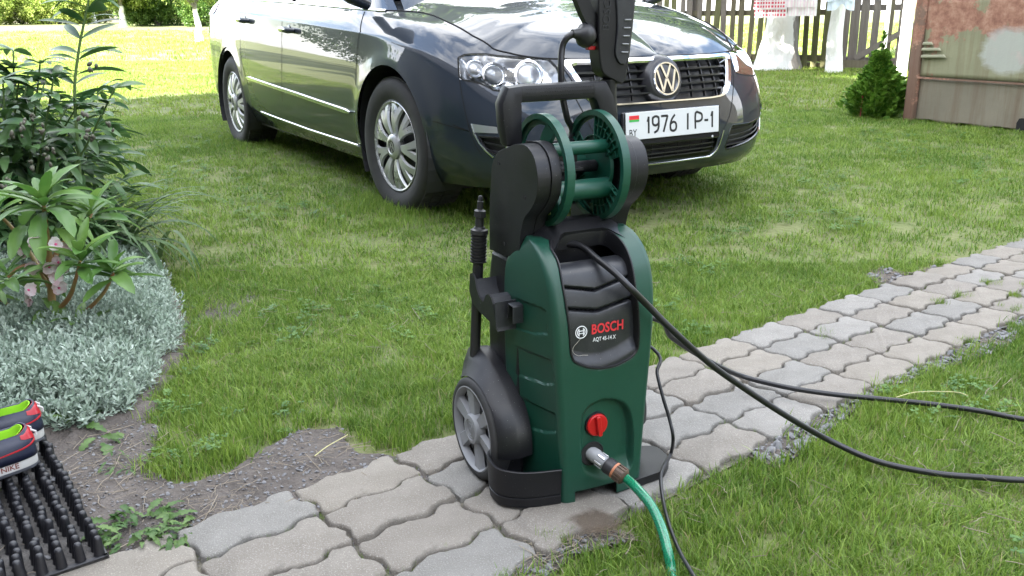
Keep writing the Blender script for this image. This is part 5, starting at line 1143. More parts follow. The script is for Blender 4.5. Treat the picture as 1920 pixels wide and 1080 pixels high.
# rear end panel / tailgate closure
# ---- wheels
def wheel(parent, x, s_, steer=0.0):
    t = MB(); R0, Wd = .316, .205; pr = [(.214, .0), (.222, -.004), (.245, -.014), (.275, -.016), (.298, -.010), (.311, .004), (.3155, .022)]
    pr = pr + [(.316, .03), (.316, Wd - .03)] + [(a, Wd - c) for a, c in pr[::-1][1:]]
    t.lathe([(a, c) for a, c in pr], 72, axis='y', caps=False); 
    for k in range(72):       # tread blocks
        a0 = 2 * math.pi * k / 72
        for (y0, y1) in ((.006, .045), (.05, .098), (.104, .152), (.157, .198)):
            sh = .35 * (y0 > .1); v = [(r_ * math.cos(a0 + da * .072 + sh * .05), y_, r_ * math.sin(a0 + da * .072 + sh * .05)) for r_ in (.311, .3205 if y0 > .02 and y0 < .15 else .3185) for y_ in (y0, y1) for da in (0, 1)]
            t.add(v, [(4, 5, 7, 6), (0, 1, 5, 4), (2, 6, 7, 3), (0, 4, 6, 2), (1, 3, 7, 5)])
    wroot = bpy.data.objects.new('wheel', None); COL.objects.link(wroot); wroot.parent = parent; wroot.location = (x, -.872 * s_, .316); wroot.rotation_euler = (0, 0, (0 if s_ == 1 else math.pi) + steer); wroot.empty_display_size = .1
    t.build('tyre', M['tyre'], wroot, sharp=40)
    b = MB(); b.lathe([(.214, .045), (.205, .05), (.0001, .055)], 40, axis='y'); b.lathe([(.219, .10), (.216, .0), (.211, -.002), (.206, .012), (.206, .06)], 72, axis='y', caps=False); b.build('rim', M['blackp'], wroot, sharp=40)
    c = MB(); c.lathe([(.2145, .014), (.2125, .002), (.206, -.003), (.199, .000), (.196, .010)], 90, axis='y', caps=False)
    nb = 9
    for k in range(nb):
        for dl in (-1, 1):
            a0 = 2 * math.pi * (k + .5 * 0) / nb + dl * .118; L = []; Rr = []
            for t_ in np.linspace(0, 1, 9):
                r_ = .050 + .150 * t_; a = a0 + dl * (.17 * (t_ - .0) ** 1.3 - .10) * .9; hw = (.0115 + .0095 * t_) * (1.0 if t_ < .95 else 1.05); y = .004 - .020 * math.sin(math.pi * min(t_ * .8 + .1, 1)) + .006 * t_; cx_, cz_ = math.cos(a), math.sin(a)
                L.append([(cx_ * r_ - cz_ * q, y + dy, cz_ * r_ + cx_ * q) for q, dy in ((-hw, .012), (-hw * .75, 0), (hw * .75, 0), (hw, .012))])
            V = np.array(L).reshape(-1, 3); c.add(V, [(i * 4 + j, i * 4 + j + 1, (i + 1) * 4 + j + 1, (i + 1) * 4 + j) for i in range(8) for j in range(3)])
    c.lathe([(.060, .02), (.058, -.012), (.048, -.020), (.034, -.022), (.032, -.019), (.0001, -.019)], 40, axis='y')
    o = c.build('wheel_cover', M['cover'], wroot, sharp=45); Mw = np.array([(1, 0, 0), (0, 0, -1), (0, 1, 0)])
    e = emblem(wroot, (0, -.0185, 0), Mw, .029, M['blackp'], 0, .002, 'hub_emblem')
    return wroot
wheel(car, 0, 1, R(3)); wheel(car, -2.709, 1); wheel(car, 0, -1, R(3)); wheel(car, -2.709, -1)
tag(car, 'dark blue-grey estate car with number plate 1976 IP-1 parked on the lawn', 'car')
# ================================================================ pressure washer
M['w_green'] = mat('washer_green_plastic', (0.006, 0.048, 0.030), 0.42, var=(30, (0.007, 0.053, 0.033), .3), bump=(900, .12, .0006), rvar=(5, .36, .5))
M['w_green2'] = mat('reel_green_plastic', (0.007, 0.062, 0.040), 0.34, bump=(60, .05, .001))
M['w_black'] = mat('washer_black_plastic', (0.0075, 0.0075, 0.0095), 0.5, bump=(900, .15, .0006), rvar=(6, .36, .54), spec=.38)
M['w_black_d'] = mat('washer_panel_plastic', (0.012, 0.013, 0.017), 0.38, var=(40, (0.023, 0.024, 0.028), .3), rvar=(12, .3, .5))
specks(M['w_black'], 420, .70, .76, (.30, .30, .28), .6); specks(M['w_black'], 9, .58, .8, (.03, .03, .03), .35); specks(M['w_black_d'], 520, .70, .76, (.35, .35, .33), .6); specks(M['w_green'], 480, .73, .78, (.16, .22, .18), .5)
M['w_grey'] = mat('wheel_grey_plastic', (0.235, 0.24, 0.25), 0.55, bump=(300, .1, .001))
M['w_red'] = mat('knob_red', (0.42, 0.008, 0.010), 0.35)
M['print_red'] = mat('print_red', (0.62, .03, .04), .5); M['print_white'] = mat('print_white', (.75, .76, .78), .5)
M['rubber'] = mat('hose_rubber', (0.010, 0.010, 0.012), 0.38, bump=(150, .08, .001))
WA = R(27); WO = np.array(ground(1075, 945)) + .068 * np.array([math.cos(WA), math.sin(WA), 0])
was = empty('pressure_washer', WO, WA); _cw_, _sw_ = math.cos(WA), math.sin(WA); WX = np.array([_cw_, _sw_, 0]); WYv = np.array([-_sw_, _cw_, 0])
def w2w(P): P = np.asarray(P, float); return WO + P[..., 0:1] * WX + P[..., 1:2] * WYv + P[..., 2:3] * np.array([0, 0, 1.0])
def wloc(Pw): d = np.asarray(Pw) - WO; return np.array([d @ WX, d @ WYv, d[2]])
def wX(px, py, x): return wloc(on_plane(px, py, WO + WX * x, WX))
def wY(px, py, y): return wloc(on_plane(px, py, WO + WYv * y, WYv))
TB = np.array([(0, 0, .091, .15, 0, .125), (0, .1, .096, .155, .1, .125), (0, .2, .102, .16, .2, .127), (0, .3, .108, .165, .29, .128), (.004, .38, .112, .165, .36, .128), (.018, .44, .114, .168, .405, .126), (.042, .478, .113, .17, .435, .123), (.072, .500, .110, .172, .452, .118), (.10, .509, .106, .172, .462, .112)])
TT = np.arange(9.0); RC = .016
def wsurf(a, t, off=0.0):
    a = np.atleast_1d(np.asarray(a, float)); t = np.broadcast_to(np.asarray(t, float), a.shape).copy()
    def base(a, t):
        q = _cub(TB, t, TT); yf, zf, xf, ys, zs, xb = q.T; s = np.sign(a) + (a == 0); A = np.abs(a)
        x = np.where(A <= 1, A * (xf - RC), 0); y = np.where(A <= 1, yf - .006 * (1 - A ** 2), 0); z = zf.copy()
        c = (A > 1) & (A <= 1.2); ph = (A - 1) / .2 * math.pi / 2 * .93; x = np.where(c, xf - RC + RC * np.sin(ph), x); y = np.where(c, yf + RC * (1 - np.cos(ph)), y)
        e = A > 1.2; f = (A - 1.2) / .8; x1, y1 = xf - RC + RC * math.sin(math.pi / 2 * .93), yf + RC * (1 - math.cos(math.pi / 2 * .93)); x = np.where(e, x1 + (xb - x1) * f + .004 * np.sin(np.clip(f, 0, 1) * math.pi), x); y = np.where(e, y1 + (ys - y1) * f, y); z = np.where(e, zf + (zs - zf) * f, z)
        return np.stack([x * s, y, z], 1)
    Q = base(a, t)
    if np.any(np.asarray(off) != 0):
        da = base(a + .01, t) - base(a - .01, t); tu = np.clip(t + .01, 0, 8); tl_ = np.clip(t - .01, 0, 8); n_ = np.cross(da, base(a, tu) - base(a, tl_)); n_ /= np.linalg.norm(n_, axis=1)[:, None] + 1e-12; Q = Q + n_ * np.reshape(np.broadcast_to(off, a.shape), (-1, 1))
    return Q
_wa, _wt = [q.ravel() for q in np.meshgrid(np.linspace(-2, 2, 161), np.linspace(0, 8, 81))]; _wp = project(w2w(wsurf(_wa, _wt))); _wn = wsurf(_wa, _wt, .01) - wsurf(_wa, _wt); _wv = ((CAM - w2w(wsurf(_wa, _wt))) * (w2w(_wn) - WO)).sum(1) > 0
def px2at(px, py):
    d = np.hypot(_wp[:, 0] - px, _wp[:, 1] - py) + (~_wv) * 1e5; k = int(np.argmin(d)); x = np.array([_wa[k], _wt[k]])
    for _ in range(10):
        p = project(w2w(wsurf(x[:1], x[1:])))[0]; e = p - (px, py)
        if np.hypot(*e) < .05: break
        J = np.stack([(project(w2w(wsurf(x[:1] + .002, x[1:])))[0] - p) / .002, (project(w2w(wsurf(x[:1], x[1:] + .01)))[0] - p) / .01], 1)
        try: x = x + np.clip(np.linalg.solve(J, -e), [-.1, -.4], [.1, .4])
        except np.linalg.LinAlgError: break
        x[1] = np.clip(x[1], 0, 8)
    return x
def at_poly(px): return np.array([px2at(*p) for p in px])
def metric(P):      # (a,t) -> metres along the shell, good enough for distances
    a, t = P[..., 0], P[..., 1]; A = np.abs(a); s = np.where(A <= 1, A * .092, np.where(A <= 1.2, .092 + (A - 1) / .2 * .025, .117 + (A - 1.2) / .8 * .155)); return np.stack([s * np.sign(a), np.interp(t, TT, [0, .1, .2, .3, .38, .442, .487, .524, .553])], -1)
def unmetric(Q):
    s = np.abs(Q[..., 0]); a = np.where(s <= .092, s / .092, np.where(s <= .117, 1 + (s - .092) / .025 * .2, 1.2 + (s - .117) / .155 * .8)); return np.stack([a * np.sign(Q[..., 0]), np.interp(Q[..., 1], [0, .1, .2, .3, .38, .442, .487, .524, .553], TT)], -1)
IP = at_poly([(1030, 466), (1045, 492), (1052, 533), (1060, 578), (1066, 622), (1068, 662), (1074, 680), (1097, 690), (1124, 693), (1152, 689), (1185, 672), (1198, 655), (1200, 622), (1197, 572), (1191, 528), (1184, 489), (1173, 461)])
IP = np.vstack([IP, [[IP[-1, 0] * .93, 7.2], [IP[-1, 0] * .80, 8.02], [IP[0, 0] * .80, 8.02], [IP[0, 0] * .93, 7.2]]])
IPm = np.array(round_poly(metric(IP), .012, 4)); 
NIm = metric(at_poly([(1088, 800), (1092, 775), (1108, 757), (1135, 747), (1160, 749), (1178, 762), (1187, 790), (1189, 830), (1184, 878), (1150, 902), (1115, 898), (1090, 878)])); NIm = catmull(NIm, 4, closed=True)
EMB = [metric(at_poly(q)) for q in ([(950, 552), (1013, 575), (1024, 584), (1027, 628), (999, 628), (950, 610)], [(950, 640), (1031, 674), (1036, 684), (1040, 723), (1022, 723), (950, 694)], [(952, 728), (1034, 772), (1041, 776), (1043, 813), (1022, 813), (952, 790)])]
na, ntt = 300, 190
aa = unmetric(np.stack([np.linspace(-.272, .272, na), np.zeros(na)], -1))[:, 0]; ttm = np.linspace(0, .553, ntt); Wm = np.stack(np.meshgrid(np.linspace(-.272, .272, na), ttm, indexing='ij'), -1)
cenm = (Wm[:-1, :-1] + Wm[1:, 1:]) / 2
# the front bottom edge is cut away between two feet
ft_m = metric(np.array([px2at(1078, 925), px2at(1156, 905)])); BOT = np.array([(ft_m[0, 0], -.05), (ft_m[0, 0], .026), (ft_m[1, 0], .026), (ft_m[1, 0] + .006, -.05)])
cl = inside(cenm, IPm).astype(int) + 2 * inside(cenm, BOT)
def snapm(Wm, m, P):
    pad = np.pad(m, 1); cnt = sum(pad[a:a + Wm.shape[0], b:b + Wm.shape[1]].astype(int) for a in (0, 1) for b in (0, 1)); pt = np.pad(np.ones_like(m), 1); tot = sum(pt[a:a + Wm.shape[0], b:b + Wm.shape[1]].astype(int) for a in (0, 1) for b in (0, 1)); bd = (cnt > 0) & (cnt < tot)
    _, near = poly_dist(Wm[bd], P); near[:, 1] = np.clip(near[:, 1], 0, .553); Wm[bd] = near
snapm(Wm, cl == 1, IPm); snapm(Wm, cl == 2, BOT)
flat = Wm.reshape(-1, 2); off = np.zeros(len(flat))
sd = sdist(flat, NIm); wr = sstep(flat[:, 0], NIm[:, 0].min() - .0, NIm[:, 0].max() - .02); off -= (.005 + .011 * wr) * sstep(-sd, 0, .009) * sstep(flat[:, 1], .03, .075)
for E_ in EMB:
    for sgn in (1, -1):
        Em = E_ * [sgn, 1]; sd = sdist(flat, Em); fade = sstep(np.abs(flat[:, 0]) * -1, -np.abs(E_[:, 0]).max() + .01, -np.abs(E_[:, 0]).min() - .0 ); off -= .0042 * sstep(-sd, 0, .0035) * sstep(.262 - np.abs(flat[:, 0]), 0, .09)
sh = wsurf(*unmetric(flat).T, off)
I, J = np.nonzero(cl == 0); ix = lambda i, j: i * ntt + j
me = mesh_data('body_shell', sh, [(ix(i, j), ix(i + 1, j), ix(i + 1, j + 1), ix(i, j + 1)) for i, j in zip(I, J)], M['w_green'], 40)
bm = bmesh.new(); bm.from_mesh(me); bmesh.ops.delete(bm, geom=[v for v in bm.verts if not v.link_faces], context='VERTS'); bm.to_mesh(me); bm.free()
shell = link('body_shell', me, was); sm_ = shell.modifiers.new('thickness', 'SOLIDIFY'); sm_.thickness = .003; sm_.offset = -1
# rim and recessed panel
def wline(Pm, off): return wsurf(*unmetric(np.asarray(Pm)).T, off)
IPo = resample(np.vstack([IPm, IPm[:1]]), .006)[:-1]; cI = IPo.mean(0); n = len(IPo)
def inset(P, d):
    P = np.asarray(P); A_, B_ = np.roll(P, 1, 0), np.roll(P, -1, 0); tn = B_ - A_; tn /= np.linalg.norm(tn, axis=1)[:, None]; nn = np.stack([-tn[:, 1], tn[:, 0]], 1); s_ = 1 if area(P) > 0 else -1; return P + nn * d * s_
rows = [(IPo, -.003), (IPo, .0012), (inset(IPo, .0012), .0024), (inset(IPo, .0035), .0022), (inset(IPo, .005), -.001), (inset(IPo, .006), -.030)]
V = np.stack([wline(np.clip(p, [-.27, 0], [.27, .553]), o_) for p, o_ in rows], 1); k_ = len(rows); b = MB(); b.add(V.reshape(-1, 3), [(i * k_ + j, ((i + 1) % n) * k_ + j, ((i + 1) % n) * k_ + j + 1, i * k_ + j + 1) for i in range(n) for j in range(k_ - 1)])
b.build('panel_rim', M['w_black'], was, sharp=40)
IQ = inset(IPo, .004); lo, hi = IQ.min(0), IQ.max(0); ga = np.stack(np.meshgrid(np.linspace(lo[0], hi[0], 90), np.linspace(lo[1], .553, 190), indexing='ij'), -1)
G1 = metric(at_poly([(1056, 537), (1122, 544), (1179, 519)])); G2 = metric(at_poly([(1060, 581), (1126, 585), (1185, 562)])); G3 = metric(at_poly([(1078, 658), (1100, 664), (1130, 663), (1160, 651), (1187, 634)]))
Fl = ga.reshape(-1, 2)
def side_of(P, L): return P[:, 1] - np.interp(P[:, 0], L[:, 0], L[:, 1])
s1, s2, s3 = side_of(Fl, G1), side_of(Fl, G2), side_of(Fl, G3); o_ = np.full(len(Fl), -.012)
o_ = np.where(s3 < 0, -.012 + .011 * sstep(-s3, 0, .028), o_)                       # bright bevel at the bottom
o_ -= .006 * sstep(s3, 0, .004) * (s3 > 0) * 0
for s_ in (s1, s2):
    o_ -= .009 * np.exp(-(s_ / .0026) ** 2); o_ -= .0035 * np.where(s_ < 0, np.exp(s_ / .006), 0) * (s_ > -.03)
o_ -= .060 * sstep(Fl[:, 1], .452, .56) ** 1.3 + .0
ed = np.minimum(np.abs(Fl[:, 0] - np.interp(Fl[:, 1], [0, 1], [0, 0]) - lo[0]), 9)
S_ = wsurf(*unmetric(Fl).T, o_); kk = inside((ga[:-1, :-1] + ga[1:, 1:]) / 2, inset(IPo, .0045)); I, J = np.nonzero(kk)
me = mesh_data('front_panel', S_, [(i * 190 + j, (i + 1) * 190 + j, (i + 1) * 190 + j + 1, i * 190 + j + 1) for i, j in zip(I, J)], M['w_black_d'], 35); bm = bmesh.new(); bm.from_mesh(me); bmesh.ops.delete(bm, geom=[v for v in bm.verts if not v.link_faces], context='VERTS'); bm.to_mesh(me); bm.free(); panel = link('front_panel', me, was)
# black bridge over the opening
def arcrow(y, z, hw, r, n=21, drop=.05):
    return [(x, y, z) for x in np.linspace(-hw, hw, n)]
R0 = wline(np.array([p for p in IPm if True])[:1], 0)
br = MB(); tl8 = wsurf(np.linspace(-1.0, 1.0, 21), np.full(21, 7.55)); fr_ = np.stack([np.interp(np.linspace(-1, 1, 21), [-1, -.62, -.45, .45, .62, 1], [-.088, -.062, -.048, .048, .062, .088]), np.interp(np.linspace(-1, 1, 21), [-1, -.62, -.45, .45, .62, 1], [.052, .072, .088, .088, .072, .052]), np.interp(np.linspace(-1, 1, 21), [-1, -.62, -.45, .45, .62, 1], [.487, .505, .514, .514, .505, .487])], 1)
s21 = np.linspace(-1, 1, 21); mid_ = np.stack([np.interp(s21, [-1, -.6, -.42, .42, .6, 1], [-.108, -.078, -.052, .052, .078, .108]), np.full(21, .112), np.interp(s21, [-1, -.6, -.42, .42, .6, 1], [.500, .520, .530, .530, .520, .500])], 1); bk = mid_ + [0, .045, -.004]; bk2 = mid_ + [0, .05, -.03]; fr2 = fr_ + [0, .004, -.012]
V = np.stack([fr2 + [0, .03, -.002], fr2, fr_, mid_, bk, bk2], 1); br.add(V.reshape(-1, 3), [(i * 6 + j, (i + 1) * 6 + j, (i + 1) * 6 + j + 1, i * 6 + j + 1) for i in range(20) for j in range(5)]); o = br.build('top_bridge', M['w_black'], was, sharp=25)
# green shoulders close the shell at the back, black rear housing
for s in (1, -1):
    e = wsurf(np.linspace(.6, 2, 15) * s, np.full(15, 8.0)); b = MB(); e2 = e.copy(); e2[:, 0] = np.clip(np.abs(e2[:, 0]), 0, .07) * s; e2[:, 1] += .045; e2[:, 2] += .0; e2 = np.minimum(e2, [9, .2, 9]); V = np.stack([e, e2], 1).reshape(-1, 3)
    b.add(V, [(2 * i, 2 * i + 1, 2 * i + 3, 2 * i + 2) for i in range(14)]); b.build('shoulder', M['w_green'], was, sharp=50)
rz_ = [0.02, .1, .2, .3, .36, .41, .455, .475]; b = MB(); 
prof_r = [(.02, .122, .16, .250), (.2, .124, .165, .255), (.3, .124, .168, .256), (.40, .122, .170, .256), (.448, .117, .172, .254), (.478, .095, .17, .245)]
rows = []
for z, x, y0, y1 in prof_r: rows.append([(p[0], p[1], z) for p in round_poly([(-x, y0 - .05), (x, y0 - .05), (x, y1), (-x, y1)], [.002, .002, .02, .02], 4)])
n_ = len(rows[0]); V = [p for r_ in rows for p in r_]; b.add(V, [(i * n_ + j, i * n_ + (j + 1) % n_, (i + 1) * n_ + (j + 1) % n_, (i + 1) * n_ + j) for i in range(len(rows) - 1) for j in range(n_)] + [tuple(range((len(rows) - 1) * n_, len(rows) * n_)), tuple(range(n_))[::-1]]); b.build('rear_housing', M['w_black'], was, sharp=30, bevel=(.004, 2))
# reel posts
post = [(.236, .628), (.212, .655), (.13, .681), (.092, .683), (.062, .667), (.047, .632), (.052, .592), (.080, .562), (.104, .545), (.118, .51), (.124, .46), (.254, .45), (.250, .55)]
post = round_poly(post, [.01, .012, .02, .02, .02, .03, .02, .02, .02, .02, .002, .002, .03], 3)
for s in (1, -1):
    b = MB(); b.prism(post, .070, .090, lambda a, c, d, s=s: (d * s, a, c)); o = b.build('reel_post', M['w_black'], was, sharp=30, bevel=(.004, 2)); 
    b = MB(); cp = [(a + (.15 - a) * .03, c + (.58 - c) * .03) for a, c in post]; b.prism(cp, .0905, .117, lambda a, c, d, s=s: (d * s, a, c)); oo = b.build('reel_post_cover', M['w_black'], o, sharp=30, bevel=(.011, 3))
    for (y, z) in ((.205, .632), (.10, .585), (.185, .48)):
        b = MB(); b.lathe([(.0042, 0), (.0042, .0012), (.0001, .0012)], 14, axis='x', o=(.1168 if s == 1 else -.118, y, z)); b.build('screw_hole', M['black'], oo)
b = MB(); b.lathe([(.020, 0), (.020, .018), (.017, .022), (.0001, .022)], 28, axis='x', o=(.117, .125, .640)); b.build('reel_axle_cap', M['w_grey'], was, sharp=40)
# reel: two flanges and three bars
def flange(x, s, solid):
    """s: direction (outwards) of the rim lip; flange of radius .1 round the reel axis"""
    b = MB(); n = 96; cy, cz = .140, .623; P = lambda r_, a, d_: (x + d_, cy + r_ * math.cos(a), cz + r_ * math.sin(a)); A = np.linspace(0, 2 * math.pi, n, endpoint=False)
    def ring(r0, r1, d0, d1, arcs=None):
        for i in range(n):
            a0, a1 = A[i], A[i] + 2 * math.pi / n
            if arcs is not None and not arcs((a0 + a1) / 2): continue
            v = [P(r_, a, d_) for d_ in (d0, d1) for a in (a0, a1) for r_ in (r0, r1)]; b.add(v, [(0, 1, 3, 2), (4, 6, 7, 5), (0, 4, 5, 1), (2, 3, 7, 6), (1, 5, 7, 3), (0, 2, 6, 4)])
    ring(.094, .104, -.008, .008)
    if solid:
        ho = lambda a: (math.degrees(a) - 40) % 120 > 46; ring(.0, .058, -.0012, .0012); ring(.058, .094, -.0012, .0012, ho); ring(.0565, .0585, -.006, .0012); ring(.076, .078, -.005, .0012, ho)
        for k in range(36):
            a = 2 * math.pi * k / 36
            if ho(a): 
                q0, q1 = P(.045, a, -.003), P(.095, a, -.003); b.bar(q0, q1, .0016, .007, (1, 0, 0))
        ring(.088, .095, -.0015, .0015)
    else:
        ring(.084, .095, -.002, .002); ring(0, .044, -.002, .002)
        for k in range(3):
            a = math.radians(98 + 120 * k); pts_o, pts_i = [], []
            for t in np.linspace(0, 1, 9): r_ = .035 + .055 * t; aa_ = a + .35 * (t - .2); wd = .34 - .16 * t; pts_o.append((r_ * math.cos(aa_ + wd), r_ * math.sin(aa_ + wd))); pts_i.append((r_ * math.cos(aa_ - wd), r_ * math.sin(aa_ - wd)))
            poly = pts_o + pts_i[::-1]; b.prism(poly, -.004, .004, lambda p, q, d_: (x + d_, cy + p, cz + q))
    return b.build('reel_flange', M['w_green2'], reel, sharp=35)
reel = bpy.data.objects.new('hose_reel', None); COL.objects.link(reel); reel.parent = was; reel.empty_display_size = .05
flange(-.058, -1, False); flange(.059, 1, True)
for (y, z, r_) in ((.108, .664, .0125), (.100, .588, .019), (.190, .625, .016)):
    b = MB(); b.tube([(-.057, y, z), (.058, y, z)], r_, 24); b.build('reel_bar', M['w_green2'], reel, sharp=50)
b = MB(); b.lathe([(.016, -.047), (.016, -.02), (.011, -.018), (.011, .055)], 20, axis='x', o=(0, .14, .623)); b.box((-.01, .14, .623), (.05, .05, .004)); b.box((-.01, .14, .623), (.05, .004, .05)); b.build('reel_core', M['w_black'], reel, sharp=40)
b = MB(); b.box((0, .215, .60), (.118, .006, .13)); b.build('back_plate', M['w_black'], was, bevel=.003)
# pull handle
hz, hy = .762, .185
b = MB(); 
def sweep_rr(pts, ws, ds, nm, m, par):
    b = MB(); P = np.array(pts, float); n2 = 16; V = []
    T_ = np.gradient(P, axis=0); T_ /= np.linalg.norm(T_, axis=1)[:, None]
    for p, t, w_, d_ in zip(P, T_, ws, ds):
        y = np.array([0, 1.0, 0]); x = np.cross(t, y); x /= np.linalg.norm(x); q = []
        for k in range(n2):
            a = 2 * math.pi * k / n2; ca, sa = math.cos(a), math.sin(a); e = (abs(ca) ** 4 + abs(sa) ** 4) ** .25; V.append(p + x * w_ * ca / e + y * d_ * sa / e)
    m_ = len(P); b.add(V, [(i * n2 + j, i * n2 + (j + 1) % n2, (i + 1) * n2 + (j + 1) % n2, (i + 1) * n2 + j) for i in range(m_ - 1) for j in range(n2)] + [tuple(range(n2))[::-1], tuple(range((m_ - 1) * n2, m_ * n2))]); return b.build(nm, m, par, sharp=32)
hcx = -.006
hnd = sweep_rr([(hcx - .094, hy, .667), (hcx - .094, hy, .672), (hcx - .098, hy, .71), (hcx - .099, hy, .742), (hcx - .093, hy, .758), (hcx - .078, hy, .7605)], [.015, .018, .021, .023, .022, .016], [.014, .017, .019, .019, .018, .015], 'handle', M['w_black'], was)
sweep_rr([(hcx + .078, hy, .7605), (hcx + .093, hy, .758), (hcx + .102, hy, .742), (hcx + .112, hy, .71), (hcx + .118, hy, .672), (hcx + .118, hy, .667)], [.016, .022, .021, .020, .018, .015], [.015, .018, .019, .019, .017, .014], 'handle', M['w_black'], was)
grip = sweep_rr([(x, hy, .7605) for x in (hcx - .080, hcx - .076, hcx + .076, hcx + .080)], [.0155, .0162, .0162, .0155], [.0148, .0158, .0158, .0148], 'handle_grip', M['w_black'], was)
b = MB()
for r_ in range(6):
    for c in range(28):
        x = hcx - .072 + c * .0053 + (r_ % 2) * .0026; a = math.radians(200 + r_ * 15) if False else None
        if r_ < 3: P_ = (x, hy - .011 + r_ * .005, .7605 + .0155); b.lathe([(.0011, 0), (.0001, .0008)], 6, axis='z', o=P_)
        else: P_ = (x, hy - .0158, .7685 - (r_ - 3) * .0062); b.lathe([(.0011, 0), (.0001, -.0008)], 6, axis='y', o=P_)
o = b.build('grip_dimple', M['black'], grip); o['kind'] = 'stuff'
for x, z0, z1 in ((hcx - .094, .62, .672), (hcx + .112, .60, .672)):
    b = MB(); b.tube([(x, hy, z0), (x, hy, z1)], .011, 20); b.build('chrome_tube', M['satin'], was, sharp=50)
# wheel side: wheels, fenders, tray, foot
def washer_wheel(s):
    w_ = bpy.data.objects.new('wheel', None); COL.objects.link(w_); w_.parent = was; w_.empty_display_size = .05; w_.location = (-.193 if s == 1 else .158, .19, .105); w_.rotation_euler = (0, 0, 0 if s == 1 else math.pi)
    b = MB(); b.lathe([(.088, .0), (.091, -.001), (.099, .001), (.104, .006), (.105, .012), (.105, .032), (.102, .038), (.085, .040)], 64, axis='x', caps=False); b.build('tyre', M['tyre'], w_, sharp=40)
    b = MB(); b.lathe([(.089, .006), (.0885, .000), (.086, -.001), (.083, .004), (.080, .016)], 64, axis='x', caps=False)
    b.lathe([(.034, .016), (.031, .002), (.029, -.003), (.022, -.004), (.021, -.002), (.0001, -.002)], 40, axis='x')
    n = 6
    for k in range(n):
        a = 2 * math.pi * k / n + .35; pts = []
        for t in np.linspace(0, 1, 5): r_ = .024 + .060 * t; wd = (.36 - .02 * t) * (.030 / r_ * .8 + .35); pts.append((r_, a, wd))
        for q0, q1 in zip(pts[:-1], pts[1:]):
            V = []
            for (r_, a_, wd) in (q0, q1):
                for da, dx in ((-wd, .012), (-wd * .75, .001), (wd * .75, .003), (wd, .014)): V.append((dx + .003 * math.sin(r_ * 30), r_ * math.cos(a_ + da), r_ * math.sin(a_ + da)))
            b.add(V, [(j, j + 1, 5 + j, 4 + j) for j in range(3)])
    b.build('rim', M['w_grey'], w_, sharp=30)
    b = MB(); b.lathe([(.082, .0205), (.0001, .0205)], 48, axis='x', caps=False)
    b.build('rim_disc', M['w_grey'], w_, sharp=40)
    b = MB()
    for k in range(n):
        a = 2 * math.pi * (k + .5) / n + .35; pl_ = [(r_ * math.cos(a + d_), r_ * math.sin(a + d_)) for r_, d_ in ((.046, -.10), (.070, -.13), (.072, 0), (.070, .13), (.046, .10))]; b.prism(pl_, .0148, .0195, lambda p, q, d_: (d_, p, q))
    o = b.build('rim_opening', M['black'], w_); 
    # logo ring in relief on the hub
    b = MB()
    for r0, r1 in ((.0165, .0185), (.011, .0125)):
        V = [];
        for k in range(32): t = 2 * math.pi * k / 32; V += [(-.002, r0 * math.cos(t), r0 * math.sin(t)), (-.0035, r0 * math.cos(t), r0 * math.sin(t)), (-.0035, r1 * math.cos(t), r1 * math.sin(t)), (-.002, r1 * math.cos(t), r1 * math.sin(t))]
        b.add(V, [(4 * k + j, 4 * ((k + 1) % 32) + j, 4 * ((k + 1) % 32) + j + 1, 4 * k + j + 1) for k in range(32) for j in range(3)])
    b.box((-.003, 0, .0), (.0012, .012, .003)); b.box((-.003, -.005, 0), (.0012, .003, .013)); b.box((-.003, .005, 0), (.0012, .003, .013)); b.build('hub_logo', M['w_grey'], w_, sharp=40)
washer_wheel(1); washer_wheel(-1)
for s in (1, -1):
    b = MB(); n = 34; V = []; A_ = np.linspace(R(126), R(-10), n)      # 0 deg = forward (-y), measured up
    for a in A_:
        g = math.degrees(a); ro = np.interp(g, [-10, 27, 51, 83, 110, 126], [.121, .118, .118, .131, .157, .166]); c, si = -math.cos(a), math.sin(a); fx = 1 if s == 1 else .84
        for x, r_ in ((-.183, .106), (-.187, .1075), (-.185, .109), (-.170, .113 * .5 + ro * .5), (-.152, ro), (-.147, ro + .001), (-.118, ro - .002)): V.append((x * s * fx, .19 + r_ * c, .105 + r_ * si))
    b.add(V, [(i * 7 + j, (i + 1) * 7 + j, (i + 1) * 7 + j + 1, i * 7 + j + 1) for i in range(n - 1) for j in range(6)]); b.build('fender', M['w_black'], was, sharp=40)
b = MB(); b.tube([(-.17, .19, .105), (.17, .19, .105)], .008, 12); b.build('axle', M['satin'], was)
# tray on the left
tb = [wloc(ground(*q))[:2] for q in ((1052, 950), (1000, 957), (962, 957), (932, 949), (917, 930), (912, 900))]; tb[-1] = (tb[-1][0], .115); tb = catmull(np.array(tb), 5)
topz = np.interp(np.linspace(0, 1, len(tb)), [0, .3, .6, .85, 1], [.080, .082, .084, .094, .100]); b = MB(); V = []
P3 = tb; tn = np.gradient(P3, axis=0); tn /= np.linalg.norm(tn, axis=1)[:, None]; nn_ = np.stack([-tn[:, 1], tn[:, 0]], 1); s_ = -1 if (nn_[len(nn_) // 2] @ (np.array([-.12, .1]) - P3[len(P3) // 2])) < 0 else 1; nn_ *= s_
for i in range(len(P3)):
    p, q = P3[i], nn_[i]
    for d_, z in ((.010, .004), (.002, .006), (.0, .024), (.003, .0255), (.003, .0275), (-.0005, .029), (-.003, topz[i] - .001), (-.002, topz[i]), (.0015, topz[i]), (.002, topz[i] - .002), (.006, .012)): V.append((p[0] + q[0] * d_, p[1] + q[1] * d_, z))
m_ = 11; b.add(V, [(i * m_ + j, (i + 1) * m_ + j, (i + 1) * m_ + j + 1, i * m_ + j + 1) for i in range(len(P3) - 1) for j in range(m_ - 1)])
